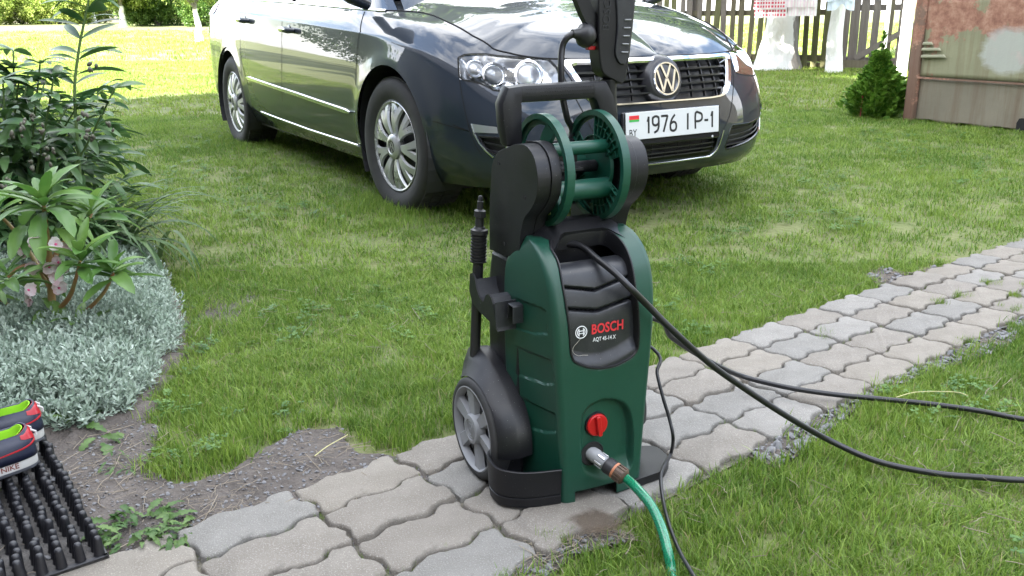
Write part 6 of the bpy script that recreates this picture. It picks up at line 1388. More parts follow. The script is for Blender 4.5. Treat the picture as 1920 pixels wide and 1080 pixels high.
b.add([(p[0] + q[0] * .005, p[1] + q[1] * .005, .012) for p, q in zip(P3, nn_)] + [(-.09, .12, .012), (-.09, .01, .012)], [tuple(range(len(P3) + 2))])
b.add([(P3[-1][0] + .004, .113, .094), (-.118, .113, .094), (-.118, .113, .012), (P3[-1][0] + .004, .113, .012), (P3[-1][0] + .004, .10, .092), (-.13, .11, .092)], [(0, 1, 2, 3), (0, 4, 5, 1)])
tray = b.build('storage_tray', M['w_black'], was, sharp=35)
b = MB(); fo = [wloc(ground(*q, z=.012))[:2] for q in ((1194, 904), (1245, 886), (1257, 862), (1228, 838))]; fo = [(fo[0][0] - .01, fo[0][1]), fo[1], fo[2], fo[3], (.11, fo[3][1] + .03), (.09, .03)]
b.prism(round_poly(fo, [.002, .012, .02, .02, .01, .01], 4), .0, .017, lambda a, c, d: (a, c, d)); b.build('foot_plate', M['w_black'], was, sharp=35, bevel=.003)
b = MB(); b.box((0, .10, .018), (.17, .15, .02)); b.build('base', M['black'], was)
# cord and lance holder on the left side
def hold(px): return [tuple(wX(*q, -.168)[1:]) for q in px]
hp = hold([(881, 513), (886, 512), (890, 522), (893, 540), (898, 556), (906, 566), (911, 553), (915, 551), (920, 557), (925, 575), (930, 616), (915, 600), (898, 584), (886, 568), (880, 545)])
b = MB(); b.prism(hp, -.168, -.1645, lambda a, c, d: (d, a, c)); hol = b.build('lance_holder', M['w_black'], was, sharp=30)
top_ = hp[2:11]; b = MB(); V = [(x, y, z - .002) for (y, z) in top_ for x in (-.165, -.120)]; b.add(V, [(2 * i, 2 * i + 1, 2 * i + 3, 2 * i + 2) for i in range(len(top_) - 1)]); V2 = [(x, y, z - .005) for x, y, z in V]; b.add(V2, [(2 * i, 2 * i + 1, 2 * i + 3, 2 * i + 2) for i in range(len(top_) - 1)]); b.build('holder_cradle', M['w_black_d'], hol, sharp=20)
pz_ = hp[10]; b = MB(); b.box((-.146, pz_[0] + .002, (hp[8][1] + pz_[1]) / 2 - .004), (.044, .003, abs(hp[8][1] - pz_[1]) * .95)); b.build('holder_plate', M['w_black_d'], hol)
cpx = [wX(*q, -.135) for q in ((962, 568), (971, 574), (971, 606), (965, 607))]
b = MB(); b.bar(cpx[0], cpx[1], .003, .022, (1, 0, 0)); b.bar(cpx[1], cpx[2], .003, .022, (1, 0, 0)); b.bar(cpx[0], cpx[0] + np.array([0, .006, -.03]), .003, .02, (1, 0, 0)); b.build('holder_clip', M['w_black_d'], hol, bevel=.001)
# knob, inlet
def wframe(px, py, off=0.0):
    a, t = px2at(px, py); C = wsurf([a], [t])[0]; N_ = wsurf([a], [t], .01)[0] - C; N_ /= np.linalg.norm(N_); x = np.cross((0, 0, 1.0), N_); x /= np.linalg.norm(x); return C + N_ * off, np.stack([x, np.cross(N_, x), N_], 1), N_
C, Mk, N_ = wframe(1120, 797, -.006); b = MB(); b.lathe([(.0245, -.004), (.0245, .001), (.0235, .003)], 40, Mk, C + N_ * .001); kb = b.build('knob_well', M['w_black'], was, sharp=40)
b = MB(); b.lathe([(.0225, -.002), (.0220, .007), (.0205, .0088), (.0001, .0092)], 48, Mk, C); 
th_ = R(8); rot = np.array([(math.cos(th_), -math.sin(th_), 0), (math.sin(th_), math.cos(th_), 0), (0, 0, 1)]); Mr = Mk @ rot
b.prism(round_poly([(-.0045, -.0208), (.0045, -.0208), (.0045, .0208), (-.0045, .0208)], .004, 3), .008, .016, lambda a, c, d: tuple(C + Mr @ np.array([a, c, d])))
b.build('knob', M['w_red'], was, sharp=35, bevel=.0012)
C, Mk, N_ = wframe(1112, 852, -.006); b = MB(); b.lathe([(.025, .001), (.0235, .002), (.0225, -.014), (.0001, -.015)], 40, Mk, C + N_ * .001); b.build('inlet_well', M['black'], was, sharp=40)
inlC, inlN = C, N_
# print on the panel
def place_print(px, py, rise):
    a, t = px2at(px, py); C = wsurf([a], [t], -.0112)[0]; e = 1e-2; X_ = wsurf([a + e], [t], -.0112)[0] - wsurf([a - e], [t], -.0112)[0]; Y_ = wsurf([a], [t + e * 5], -.0112)[0] - wsurf([a], [t - e * 5], -.0112)[0]; X_ /= np.linalg.norm(X_); Z_ = np.cross(X_, Y_); Z_ /= np.linalg.norm(Z_); Y_ = np.cross(Z_, X_); C = C + Z_ * rise
    return Matrix(((X_[0], Y_[0], Z_[0], C[0]), (X_[1], Y_[1], Z_[1], C[1]), (X_[2], Y_[2], Z_[2], C[2]), (0, 0, 0, 1)))
def fit_text(nm, body, m, px0, px1, base_y0, base_y1, cap, bold):
    M0 = place_print(px0, base_y0, .0004); M1 = place_print(px1, base_y1, .0004); W_ = (M1.translation - M0.translation).length
    o = text_mesh(nm, body, 1.0, m, panel, None, bold=bold); xs_ = [v.co.x for v in o.data.vertices]; ysv = [v.co.y for v in o.data.vertices]; x0, x1, y0, y1 = min(xs_), max(xs_), min(ysv), max(ysv)
    for v in o.data.vertices: v.co.x = (v.co.x - x0) / (x1 - x0) * W_; v.co.y = (v.co.y - y0) / (y1 - y0) * cap; v.co.z = .0003 if v.co.z > 0 else 0
    X_ = (M1.translation - M0.translation).normalized(); Z_ = M0.to_3x3().col[2].normalized(); Y_ = Z_.cross(X_); o.matrix_local = Matrix(((X_.x, Y_.x, Z_.x, M0.translation.x), (X_.y, Y_.y, Z_.y, M0.translation.y), (X_.z, Y_.z, Z_.z, M0.translation.z), (0, 0, 0, 1)))
    return o
fit_text('brand_print', 'BOSCH', M['print_red'], 1115, 1174, 630.5, 621, .0195, .022)
fit_text('model_print', 'AQT 45-14 X', M['print_white'], 1117, 1160, 645.5, 639.5, .0092, .008)
ML = place_print(1095, 626, .0004); b = MB()
def ringm(r0, r1, a0=0, a1=2 * math.pi, n=40, z=.0002):
    t = np.linspace(a0, a1, n); V = [(r_ * math.cos(q), r_ * math.sin(q), z) for q in t for r_ in (r0, r1)]; b.add(V, [(2 * i, 2 * i + 1, 2 * i + 3, 2 * i + 2) for i in range(n - 1)])
ringm(.0104, .0122); ringm(.0068, .0086, R(-62), R(62)); ringm(.0068, .0086, R(118), R(242)); 
for q in (-.0045, .0045): b.add([(q - .0009, -.007, .0002), (q + .0009, -.007, .0002), (q + .0009, .007, .0002), (q - .0009, .007, .0002)], [(0, 1, 2, 3)])
for q in (-.0024, .0024): b.add([(-.0045, q - .0008, .0002), (.0045, q - .0008, .0002), (.0045, q + .0008, .0002), (-.0045, q + .0008, .0002)], [(0, 1, 2, 3)])
o = b.build('logo_print', M['print_white'], panel, sharp=None); o.matrix_local = ML
th_l = np.array([wline(metric(px2at(*q))[None], -.0105)[0] for q in ((1094, 637), (1087, 645), (1079, 655), (1079, 664), (1088, 670), (1098, 669), (1107, 669))]); b = MB(); b.tube(catmull(th_l, 5) - np.array([0, .001, 0]), .0004, 5)
tag(b.build('loose_thread', mat('thread', (.45, .42, .36), .9), was, sharp=60))
tag(was, 'green and black high-pressure washer with empty hose reel standing on the pavers', 'pressure washer')

# ---- lance stored upright at the left side of the machine
Lb, Lt = wloc(on_plane(891, 650, WO + WYv * .245, WYv)), wloc(on_plane(901, 367, WO + WYv * .245, WYv)); ax_ = (Lt - Lb) / np.linalg.norm(Lt - Lb)
lan = empty('spray_lance', w2w(Lb), 0); up = Vector(w2w(Lt) - w2w(Lb)).normalized(); lan.rotation_euler = up.to_track_quat('Z', 'Y').to_euler(); LL = np.linalg.norm(Lt - Lb)
b = MB(); b.lathe([(.0105, -.02), (.0105, LL * .60), (.011, LL * .605)], 20); b.build('tube', M['blackp'], lan, sharp=40)
z = LL * .565; pr = [(.011, z)]
for k in range(9): z += .0036; pr += [(.0165, z), (.0165, z + .0016), (.0135, z + .002)]; z += .0028
pr += [(.0172, z + .002), (.0172, z + .010), (.012, z + .012), (.010, z + .016)]; z += .016
b = MB(); b.lathe(pr, 24); b.build('ribbed_collar', M['blackp'], lan, sharp=35)
b = MB(); b.lathe([(.0085, z), (.0085, LL * .865), (.0115, LL * .87), (.0115, LL * .905), (.0085, LL * .91), (.006, LL * .915), (.006, LL * .965), (.0045, LL * .968), (.0045, LL * .992), (.003, LL)], 20)
b.box((0, 0, LL * .887), (.030, .010, .012)); b.build('bayonet_tip', M['blackp'], lan, sharp=35)
tag(lan, 'black spray lance with a ribbed collar stored upright at the left side of the washer', 'spray lance')

# ---- trigger gun stored at the right of the handle
GYp = .225
def gw(px, py, y=GYp): return wY(px, py, y)
gun = empty('trigger_gun', w2w(gw(1145, 300)), WA); g0 = gw(1145, 300)
def gl(px, py, y=GYp): return gw(px, py, y) - g0
prof_px = [(1080, -160), (1180, -175), (1192, -110), (1188, -40), (1181, 10), (1176, 60), (1170, 110), (1164, 146), (1158, 158), (1142, 150), (1120, 138), (1115, 115), (1113, 85), (1113, 40), (1112, 0), (1116, -60), (1112, -90), (1090, -110)]
pp = [tuple(gl(*q)[[0, 2]]) for q in prof_px]; b = MB(); b.prism(round_poly(pp, .012, 3), -.019, .019, lambda a, c, d: (a, d, c)); body = b.build('gun_body', M['w_black'], gun, sharp=35, bevel=(.009, 3))
gp_ = [tuple(gl(*q)[[0, 2]]) for q in [(1143, -10), (1176, -20), (1178, 10), (1172, 60), (1166, 108), (1160, 122), (1148, 118), (1141, 100), (1146, 50)]]
b = MB(); b.prism(round_poly(gp_, .008, 3), -.0235, -.017, lambda a, c, d: (a, d, c)); gpad = b.build('grip_pad', M['w_black_d'], gun, sharp=35, bevel=(.003, 2))
for k in range(5):
    q0, q1 = gl(1152 - k * 1.5 + 6, 37 + k * 15), gl(1152 - k * 1.5 + 18, 37 + k * 15); b = MB(); b.bar((q0[0], -.0245, q0[2]), (q1[0], -.0245, q1[2]), .004, .0028); b.build('grip_ridge', M['w_grey'], gpad, bevel=.001)
g1 = [gl(*q) for q in [(1086, -8), (1098, 22), (1110, 46), (1117, 66)]]; b = MB(); C_ = catmull(np.array(g1), 5)
for i in range(len(C_) - 1): b.bar(C_[i], C_[i + 1] + (C_[i + 1] - C_[i]) * .1, .026, .017, (0, 1, 0))
b.build('trigger_guard', M['w_black'], gun, sharp=40)
tm = text_mesh('relief_lettering', 'BOSCH', .022, M['w_black_d'], gun, None, ext=.0008); a_, b_ = gl(1131, 58), gl(1135, 0); dx = Vector(b_ - a_).normalized()
tm.matrix_local = Matrix(((dx.x, -dx.z, 0, a_[0]), (0, 0, -1, -.0195), (dx.z, dx.x, 0, a_[2]), (0, 0, 0, 1)))
C_ = [gl(*q) for q in [(1141, 148), (1141, 170), (1146, 260), (1150, 330)]]; b = MB(); b.tube(C_, [.017, .0155, .0145, .014], 20); b.build('gun_tube', M['w_black'], gun, sharp=40)
ch = [gl(*q) for q in [(1114, 67), (1106, 67), (1098, 66), (1090, 65), (1085, 64), (1078, 63), (1073, 63)]]; b = MB(); b.tube(ch, [.010, .021, .024, .021, .012, .009, .008], 20); b.build('hose_connector', M['blackp'], gun, sharp=40)
q = gl(1107, 90); b = MB(); b.box(tuple(q), (.016, .012, .007)); b.build('trigger_lock', M['w_red'], gun, bevel=.001)
tag(gun, 'black trigger gun standing upright at the right end of the washer handle', 'trigger gun')

# ---- black pressure hose, power cable, green garden hose
def pt(px, py, Y=None, z=None):
    return ground(px, py, z) if z is not None else at_y(px, py, Y)
gY = w2w(gw(1073, 63))[1]
hs = [w2w(gw(1076, 63)), at_y(1062, 72, gY), at_y(1054, 90, gY), at_y(1052, 130, gY - .01), at_y(1054, 175, gY - .01), at_y(1063, 220, gY - .01), at_y(1072, 255, gY), w2w((.010, .235, .60)), w2w((-.02, .236, .55)), w2w((-.075, .215, .508)), w2w((-.066, .165, .494)), w2w((-.047, .12, .487)), w2w(wY(1085, 460, .082)), w2w(wY(1118, 484, .04)), w2w(wY(1152, 511, .0)), w2w(wY(1182, 540, -.03)), at_y(1215, 573, 1.53), at_y(1262, 620, 1.54), at_y(1330, 681, 1.57), at_y(1400, 731, 1.60), at_y(1480, 783, 1.625), ground(1560, 828, .04), ground(1645, 865, .016), ground(1750, 887, .012), ground(1840, 895, .011), ground(1925, 900, .011), ground(2080, 895, .011), ground(2220, 860, .011), ground(2180, 815, .011), ground(2050, 798, .011), ground(1925, 787, .011), ground(1840, 771, .012), ground(1740, 757, .014), ground(1640, 747, .016), ground(1560, 739, .022), ground(1480, 727, .028), ground(1400, 708, .031), at_y(1350, 688, 1.98), at_y(1300, 660, 1.95), at_y(1258, 631, 1.90), at_y(1225, 597, 1.85), w2w((.08, .285, .27)), w2w((.06, .262, .25))]
b = MB(); C_ = catmull(np.array(hs), 7); b.tube(C_, .0064, 14); tag(b.build('pressure_hose', M['rubber'], sharp=70), 'long black high-pressure hose running from the trigger gun through the washer and across the lawn', 'hose')
cb = [w2w((.10, .27, .30)), at_y(1226, 655, 1.72), at_y(1232, 700, 1.68), at_y(1243, 745, 1.655), at_y(1255, 785, 1.64), at_y(1262, 820, 1.625), ground(1258, 850, .022), ground(1246, 872, .022), ground(1239, 895, .022), ground(1243, 935, .014), ground(1252, 975, .016), ground(1268, 1020, .014), ground(1290, 1062, .012), ground(1330, 1120, .01), ground(1400, 1180, .008)]
b = MB(); b.tube(catmull(np.array(cb), 7), .0037, 10); tag(b.build('power_cable', M['rubber'], sharp=70), 'thin black power cable hanging down behind the right side of the washer', 'cable')
m = mat('green_hose', (.004, .15, .07), .22, coat=.5); t = m.node_tree; n = t.nodes; k = t.links.new; tc = n.new('ShaderNodeTexCoord'); wv = n.new('ShaderNodeTexVoronoi'); wv.inputs['Scale'].default_value = 380; k(tc.outputs['Object'], wv.inputs['Vector']); rr_ = n.new('ShaderNodeValToRGB'); rr_.color_ramp.elements[0].color = (.003, .085, .042, 1); rr_.color_ramp.elements[1].color = (.008, .20, .095, 1); rr_.color_ramp.elements[0].position = .2; rr_.color_ramp.elements[1].position = .6; k(wv.outputs['Distance'], rr_.inputs['Fac']); k(rr_.outputs[0], n['Principled BSDF'].inputs['Base Color'])
inW = w2w(inlC); cE = at_y(1172, 896, 1.462); d_ = cE - inW; ghs = [inW + d_ * .88, cE + d_ * .04, at_y(1196, 918, 1.425), at_y(1222, 950, 1.385), at_y(1240, 990, 1.345), at_y(1252, 1035, 1.31), at_y(1262, 1085, 1.275), ground(1275, 1150, .01), ground(1330, 1260, .01)]
gh = empty('garden_hose', cE, 0)
b = MB(); b.tube(catmull(np.array(ghs), 8) - cE, .0092, 18); b.build('hose', m, gh, sharp=70)
dn = d_ / np.linalg.norm(d_); Lc = np.linalg.norm(d_); zz = dn; xx = np.cross((0, 0, 1.), zz); xx /= np.linalg.norm(xx); Mc = np.stack([xx, np.cross(zz, xx), zz], 1); o0 = inW - cE
b = MB(); b.lathe([(.0125, -.012), (.0135, .0), (.0145, Lc * .14), (.0135, Lc * .18), (.0125, Lc * .42), (.0115, Lc * .44)], 24, Mc, o0); b.build('adapter', M['w_grey'], gh, sharp=35)
for k in range(6):
    a = 2 * math.pi * k / 6; q = o0 + Mc @ np.array([.0135 * math.cos(a), .0135 * math.sin(a), Lc * .2]); b = MB(); b.bar(q, q + dn * Lc * .2, .0045, .003, Mc @ np.array([math.cos(a), math.sin(a), 0])); b.build('adapter_rib', M['satin'], gh, bevel=.0006)
b = MB(); b.lathe([(.0115, Lc * .42), (.0155, Lc * .45), (.0165, Lc * .52), (.0158, Lc * .62), (.0158, Lc * .68)], 28, Mc, o0); b.build('coupler', M['blackp'], gh, sharp=35)
b = MB(); b.lathe([(.0160, Lc * .68), (.0163, Lc * .695), (.0163, Lc * .725), (.0158, Lc * .735)], 28, Mc, o0); b.build('seal_ring', mat('orange_ring', (.42, .16, .08), .5), gh, sharp=40)
b = MB(); b.lathe([(.0150, Lc * .735), (.0155, Lc * .96), (.0125, Lc * 1.0), (.0095, Lc * 1.01)], 28, Mc, o0)
for k in range(14):
    a = 2 * math.pi * k / 14; q = o0 + Mc @ np.array([.0155 * math.cos(a), .0155 * math.sin(a), Lc * .75]); b.bar(q, q + dn * Lc * .20, .003, .003, Mc @ np.array([math.cos(a), math.sin(a), 0]))
b.build('coupler_nut', mat('muddy_nut', (.045, .03, .022), .5, var=(60, (.13, .08, .05), .3)), gh, sharp=35)
tag(gh, 'green garden hose with a quick coupler plugged into the front of the washer', 'hose')
# damp stain under the inlet
m = bpy.data.materials.new('damp_stain'); m.use_nodes = True; t = m.node_tree; n = t.nodes; k = t.links.new; tc = n.new('ShaderNodeTexCoord'); nz = n.new('ShaderNodeTexNoise'); nz.inputs['Scale'].default_value = 38; nz.inputs['Detail'].default_value = 10; k(tc.outputs['Object'], nz.inputs['Vector'])
ln_ = n.new('ShaderNodeVectorMath'); ln_.operation = 'LENGTH'; k(tc.outputs['Object'], ln_.inputs[0]); mr = n.new('ShaderNodeMapRange'); mr.inputs[1].default_value = .075; mr.inputs[2].default_value = .015; mr.inputs[3].default_value = -.35; mr.inputs[4].default_value = .45; k(ln_.outputs['Value'], mr.inputs[0]); ad = n.new('ShaderNodeMath'); ad.operation = 'ADD'; k(mr.outputs[0], ad.inputs[0]); k(nz.outputs['Fac'], ad.inputs[1]); mr2 = n.new('ShaderNodeMapRange'); mr2.inputs[1].default_value = .42; mr2.inputs[2].default_value = .75; mr2.inputs[3].default_value = 0; mr2.inputs[4].default_value = .6; k(ad.outputs[0], mr2.inputs[0])
b_ = n['Principled BSDF']; b_.inputs['Base Color'].default_value = (.10, .072, .05, 1); b_.inputs['Roughness'].default_value = .45; tr = n.new('ShaderNodeBsdfTransparent'); ms = n.new('ShaderNodeMixShader'); k(mr2.outputs[0], ms.inputs[0]); k(tr.outputs[0], ms.inputs[1]); k(b_.outputs[0], ms.inputs[2]); k(ms.outputs[0], n['Material Output'].inputs['Surface'])
p = ground(1118, 965, .022); V = [(0, 0, 0)] + [(.085 * math.cos(a), .065 * math.sin(a), 0) for a in np.linspace(0, 6.283, 24, endpoint=False)]
tag(obj('damp_patch', V, [(0, i, i % 24 + 1) for i in range(1, 25)], m, sharp=None, loc=(p[0], p[1], .0055)), kind='structure')
# ================================================================ plants of the flower bed
pr_ = np.random.default_rng(77)
M['peony'] = leafy('peony_leaf', (0.026, 0.080, 0.024), (0.080, 0.160, 0.048), .38, trans=.22, spec=.5, wscale=5)
M['balsam'] = leafy('balsam_leaf', (0.070, 0.165, 0.030), (0.17, 0.29, 0.065), .42, trans=.35, spec=.5, wscale=7)
M['strap'] = leafy('strap_leaf', (0.035, 0.085, 0.025), (0.095, 0.16, 0.055), .45, trans=.3, wscale=6)
M['silver'] = leafy('silver_leaf', (0.24, 0.31, 0.24), (0.42, 0.49, 0.42), .8, trans=.2, spec=.2, wscale=9)
M['weed'] = leafy('weed_leaf', (0.045, 0.11, 0.022), (0.12, 0.20, 0.055), .5, trans=.3, wscale=20)
M['stem_red'] = mat('balsam_stem', (.30, .12, .05), .45, var=(20, (.22, .20, .07), .3))
M['stem_green'] = mat('green_stem', (.10, .16, .05), .5)
M['petal'] = leafy('balsam_petal', (.66, .46, .50), (.80, .74, .75), .6, trans=.35, wscale=40)
M['petal_dark'] = mat('petal_throat', (.55, .08, .20), .6)
M['bed_soil'] = M['soil']
def leaf_mesh(nm, L, wd, curl, fold, m, nseg=8, tip=1.6, base=.7, serr=0.0, wav=0.0, r=pr_, blade=None):
    """a leaf along +x, lying in xy, drooping towards the tip, folded along the midrib"""
    V = []; 
    for k in range(nseg + 1):
        t = k / nseg; w_ = wd * (t ** base) * ((1 - t) ** (1 / tip)) * 2.1; w_ = max(w_, .0004); a = curl * t; x = L * (math.sin(a) / curl if abs(curl) > 1e-3 else t); z = -L * ((1 - math.cos(a)) / curl if abs(curl) > 1e-3 else 0)
        sr = 1 + (serr if k % 2 else -serr)
        for q in (-1, -.5, 0, .5, 1): V.append((x, q * w_ * .5 * (sr if abs(q) == 1 else 1), z + abs(q) * w_ * .5 * fold + wav * w_ * math.sin(t * 14 + q * 2) * abs(q)))
    F = [(k * 5 + j, (k + 1) * 5 + j, (k + 1) * 5 + j + 1, k * 5 + j + 1) for k in range(nseg) for j in range(4)]
    return mesh_data(nm, V, F, m, 80, [float(pr_.random()) if blade is None else blade] * len(V))
def aim(az, el, roll=0.0): return Euler((roll, -el, az), 'XYZ')
def put_leaf(me, p, az, el, parent, s=1.0, roll=0.0, name='leaf'): return link(name, me, parent, loc=p, rot=aim(az, el, roll), scl=s)

# ---- balsam
BY = 2.36
bal = empty('balsam_plant', at_y(104, 668, BY) * [1, 1, 0], 0); B0 = np.array(bal.location)
def bp(px, py, dy=0.0): return at_y(px, py, BY + dy) - B0
bl = [leaf_mesh('leaf', L, L * .30, c, .38, M['balsam'], 10, 1.5, .75, .06) for L, c in ((0.16, .6), (0.18, .8), (0.19, 1.0), (0.14, .4), (0.17, .3), (0.15, 1.2))]
def stem(P, r0, r1, m, par, nm='stem'):
    b = MB(); C_ = catmull(np.array(P), 5); b.tube(C_, np.linspace(r0, r1, len(C_)), 10); return b.build(nm, m, par, sharp=60), C_
stem([bp(106, 672), bp(104, 620), bp(97, 560), bp(92, 480), bp(85, 420), bp(82, 385)], .014, .005, M['stem_red'], bal)
br_tips = []
for P in ([bp(98, 620), bp(60, 600, .02), bp(20, 575, .05), bp(-30, 540, .08)], [bp(104, 635), bp(135, 600, -.02), bp(165, 580, -.03), bp(195, 548, -.05), bp(213, 512, -.05)], [bp(100, 590), bp(128, 560, -.03), bp(140, 530, -.06), bp(150, 490, -.08)],
          [bp(106, 655), bp(125, 640, -.06), bp(145, 618, -.09)], [bp(92, 500), bp(120, 455, .05), bp(160, 420, .1), bp(172, 400, .12)], [bp(94, 520), bp(70, 500, -.03), bp(40, 500, -.06), bp(15, 520, -.08)], [bp(95, 540), bp(60, 480, .08), bp(25, 430, .1), bp(-5, 400, .12)]):
    o, C_ = stem(P, .008, .004, M['stem_red'], bal, 'branch'); br_tips.append(C_)
def whorl(c, n, el0, el1, s0, s1, ax=0):
    n = int(n * 1.35)
    for k in range(n):
        f = k / max(n - 1, 1); az = k * 2.4 + ax + pr_.normal() * .15; el = el0 + (el1 - el0) * f + pr_.normal() * .08
        put_leaf(bl[int(pr_.integers(0, 6))], c + np.array([0, 0, .035 * f]) - np.array([0, 0, .02]), az, el, bal, s0 + (s1 - s0) * f, pr_.normal() * .25)
whorl(bp(82, 385), 17, -.05, 1.15, 1.15, .7); whorl(br_tips[4][-1], 12, .0, 1.1, .95, .6, 1); whorl(br_tips[1][-1], 11, -.1, 1.1, 1.0, .6, 2); whorl(br_tips[2][-1], 13, -.05, 1.15, 1.0, .65, .5); whorl(br_tips[3][-1], 8, -.1, .9, .85, .5, 1.3); whorl(br_tips[0][-1], 10, .0, 1, 1, .6); whorl(br_tips[5][-1], 9, -.1, .9, .95, .6, 2); whorl(br_tips[6][-1], 11, 0, 1, 1, .7, 2.5)
for z_ in np.linspace(.12, .36, 9): put_leaf(bl[int(pr_.integers(0, 6))], bp(104 - z_ * 40, 672) * [1, 1, 0] + [0, 0, z_], pr_.random() * 6.28, pr_.uniform(-.3, .4), bal, .85, pr_.normal() * .3)
def flower(c, az, el):
    f = bpy.data.objects.new('flower', None); COL.objects.link(f); f.parent = bal; f.location = tuple(c); f.rotation_euler = aim(az, el); f.empty_display_size = .02
    for k in range(6):
        a = 6.28 * k / 6 + pr_.normal() * .15; L = .019 * pr_.uniform(.8, 1.15); V = []
        for i in range(5):
            t = i / 4; w_ = .011 * math.sin(math.pi * min(t * .75 + .12, 1)) ** .7
            for q in (-1, 0, 1): V.append((.003 + .010 * t * t + .003 * abs(q) * math.sin(t * 9 + k), q * w_, L * t))
        ca, sa = math.cos(a), math.sin(a); V = [(x, y * ca - z * sa, y * sa + z * ca) for x, y, z in V]
        me = mesh_data('petal', V, [(i * 3 + j, i * 3 + j + 1, (i + 1) * 3 + j + 1, (i + 1) * 3 + j) for i in range(4) for j in (0, 1)], M['petal'], 80, [float(pr_.random())] * 15); link('petal', me, f)
    b = MB(); b.lathe([(.0045, .002), (.003, .006), (.0001, .007)], 8, axis='x'); b.build('throat', M['petal_dark'], f)
for px, py, dy in ((68, 452, -.03), (105, 458, -.03), (92, 500, -.04), (112, 492, -.03), (60, 500, .02), (52, 545, -.02), (105, 520, -.02), (120, 470, .02), (48, 470, .04), (78, 478, -.05), (60, 560, .0), (128, 500, .02), (110, 540, .02)): flower(bp(px, py, dy - .075), -1.57 + pr_.normal() * .5, pr_.uniform(-.2, .5))
tag(bal, 'bright green balsam plant with reddish stem and pale pink flowers among the silver ground cover', 'flowering plant')

# ---- peony bush with its tall shoot
peo = empty('peony_bush', (-2.02, 3.42, 0)); Q0 = np.array([-2.02, 3.42, 0])
pl_ = [leaf_mesh('leaf', L, L * .30, c, .25, M['peony'], 7, 1.5, .8) for L, c in ((.15, .6), (.17, .9), (.13, .4), (.16, 1.2), (.18, .7), (.14, 1.0))]
cnt = 0; n_st = 17
def peony_leafset(c, az, s=1.0, el=.25):
    """compound leaf: five leaflets"""
    for da, de, k in ((0, .1, 1.0), (.55, 0, .9), (-.55, 0, .9), (1.05, -.1, .75), (-1.05, -.1, .75)):
        put_leaf(pl_[int(pr_.integers(0, 6))], c, az + da + pr_.normal() * .12, el + de + pr_.normal() * .15, peo, s * k, pr_.normal() * .3)
for k in range(n_st):
    a = k * 2.399; q = .30 * math.sqrt((k + .5) / n_st); base = np.array([.28 * q * math.cos(a), .28 * q * math.sin(a), 0]); H_ = .76 - .52 * q + pr_.normal() * .03
    tip = np.array([q * 1.55 * math.cos(a), q * 1.25 * math.sin(a), H_]); mid = base * .4 + tip * .6 + np.array([0, 0, .10]) * (1 - q); o, C_ = stem([base, mid * [.7, .7, .75], tip], .006, .003, M['stem_green'], peo)
    peony_leafset(C_[-1], a, 1.0, .35)
    for f in (.9, .78, .64, .5): 
        i = int(f * (len(C_) - 1)); 
        if cnt < 150: peony_leafset(C_[i], a + pr_.normal() * 1.3 + (math.pi / 2 if pr_.random() < .5 else -math.pi / 2) * .8, pr_.uniform(.85, 1.05), pr_.uniform(-.15, .35)); cnt += 5
ip_ = pr_.normal(0, 1, (1000, 3)); ip_ /= np.linalg.norm(ip_, axis=1)[:, None]; ip_ *= pr_.random((1000, 1)) ** .5; ip_ = ip_ * [.50, .46, .33] + [0, 0, .34]; ip_ = ip_[ip_[:, 2] > .02]; n_ = len(ip_)
scatter('inner_leaves', ip_, np.stack([pr_.normal(0, .5, n_), pr_.uniform(-.7, .5, n_), np.arctan2(ip_[:, 1], ip_[:, 0]) + pr_.normal(0, .9, n_)], 1), np.repeat(pr_.uniform(.8, 1.1, (n_, 1)), 3, 1), pr_.integers(0, 6, n_), pl_, M['peony'], parent=peo)
for px, py, yy in ((25, 95, 3.45), (75, 120, 3.3), (100, 150, 3.2), (215, 165, 3.3), (5, 150, 3.2), (190, 215, 3.15)):
    tp_ = at_y(px, py, yy) - Q0; o, C_ = stem([tp_ * [.35, .35, 0] + [0, 0, .15], tp_ * [.8, .8, .75], tp_], .005, .003, M['stem_green'], peo)
    for f in (1.0, .88, .74): peony_leafset(C_[int(f * (len(C_) - 1))], pr_.random() * 6.28, pr_.uniform(.8, 1.0), .45)
# tall shoot rising above the lawn
sh_b = at_y(150, 330, 3.25) - Q0; sp_ = [sh_b, at_y(140, 180, 3.25) - Q0, at_y(147, 100, 3.25) - Q0, at_y(158, 40, 3.25) - Q0, at_y(166, 0, 3.25) - Q0, at_y(168, -60, 3.25) - Q0]
o, C_ = stem(sp_, .006, .003, M['stem_green'], peo)
for k, f in enumerate(np.linspace(.12, 1.0, 15)):
    i = int(f * (len(C_) - 1)); 
    for q in (0, 1): put_leaf(pl_[int(pr_.integers(0, 6))], C_[i], (0 if q else math.pi) + pr_.normal() * .45 + .3, .55 - .2 * (k % 2), peo, pr_.uniform(.85, 1.15), pr_.normal() * .4)
M['pod'] = mat('seed_pod', (.10, .125, .06), .6, var=(60, (.07, .05, .05), .3))
bm = bmesh.new(); bmesh.ops.create_icosphere(bm, subdivisions=1, radius=.0075); bmesh.ops.scale(bm, vec=(.8, .8, 1.35), verts=bm.verts); pod = bpy.data.meshes.new('seed_pod'); bm.to_mesh(pod); bm.free(); pod.materials.append(M['pod']); pod.polygons.foreach_set('use_smooth', [True] * len(pod.polygons))
for px, py in ((168, 122), (150, 215), (165, 250), (95, 280), (40, 230), (60, 225), (75, 240), (10, 345), (205, 235), (90, 300), (172, 262), (60, 310), (25, 255)):
    for _ in range(4): link('seed_pod', pod, peo, loc=at_y(px + pr_.normal() * 6, py + pr_.normal() * 6, 2.93 + .06 * pr_.random()) - Q0, rot=(pr_.normal() * .5, pr_.normal() * .5, 0), scl=pr_.uniform(.8, 1.3))
tag(peo, 'big dark green peony bush with one tall shoot in the flower bed', 'bush')

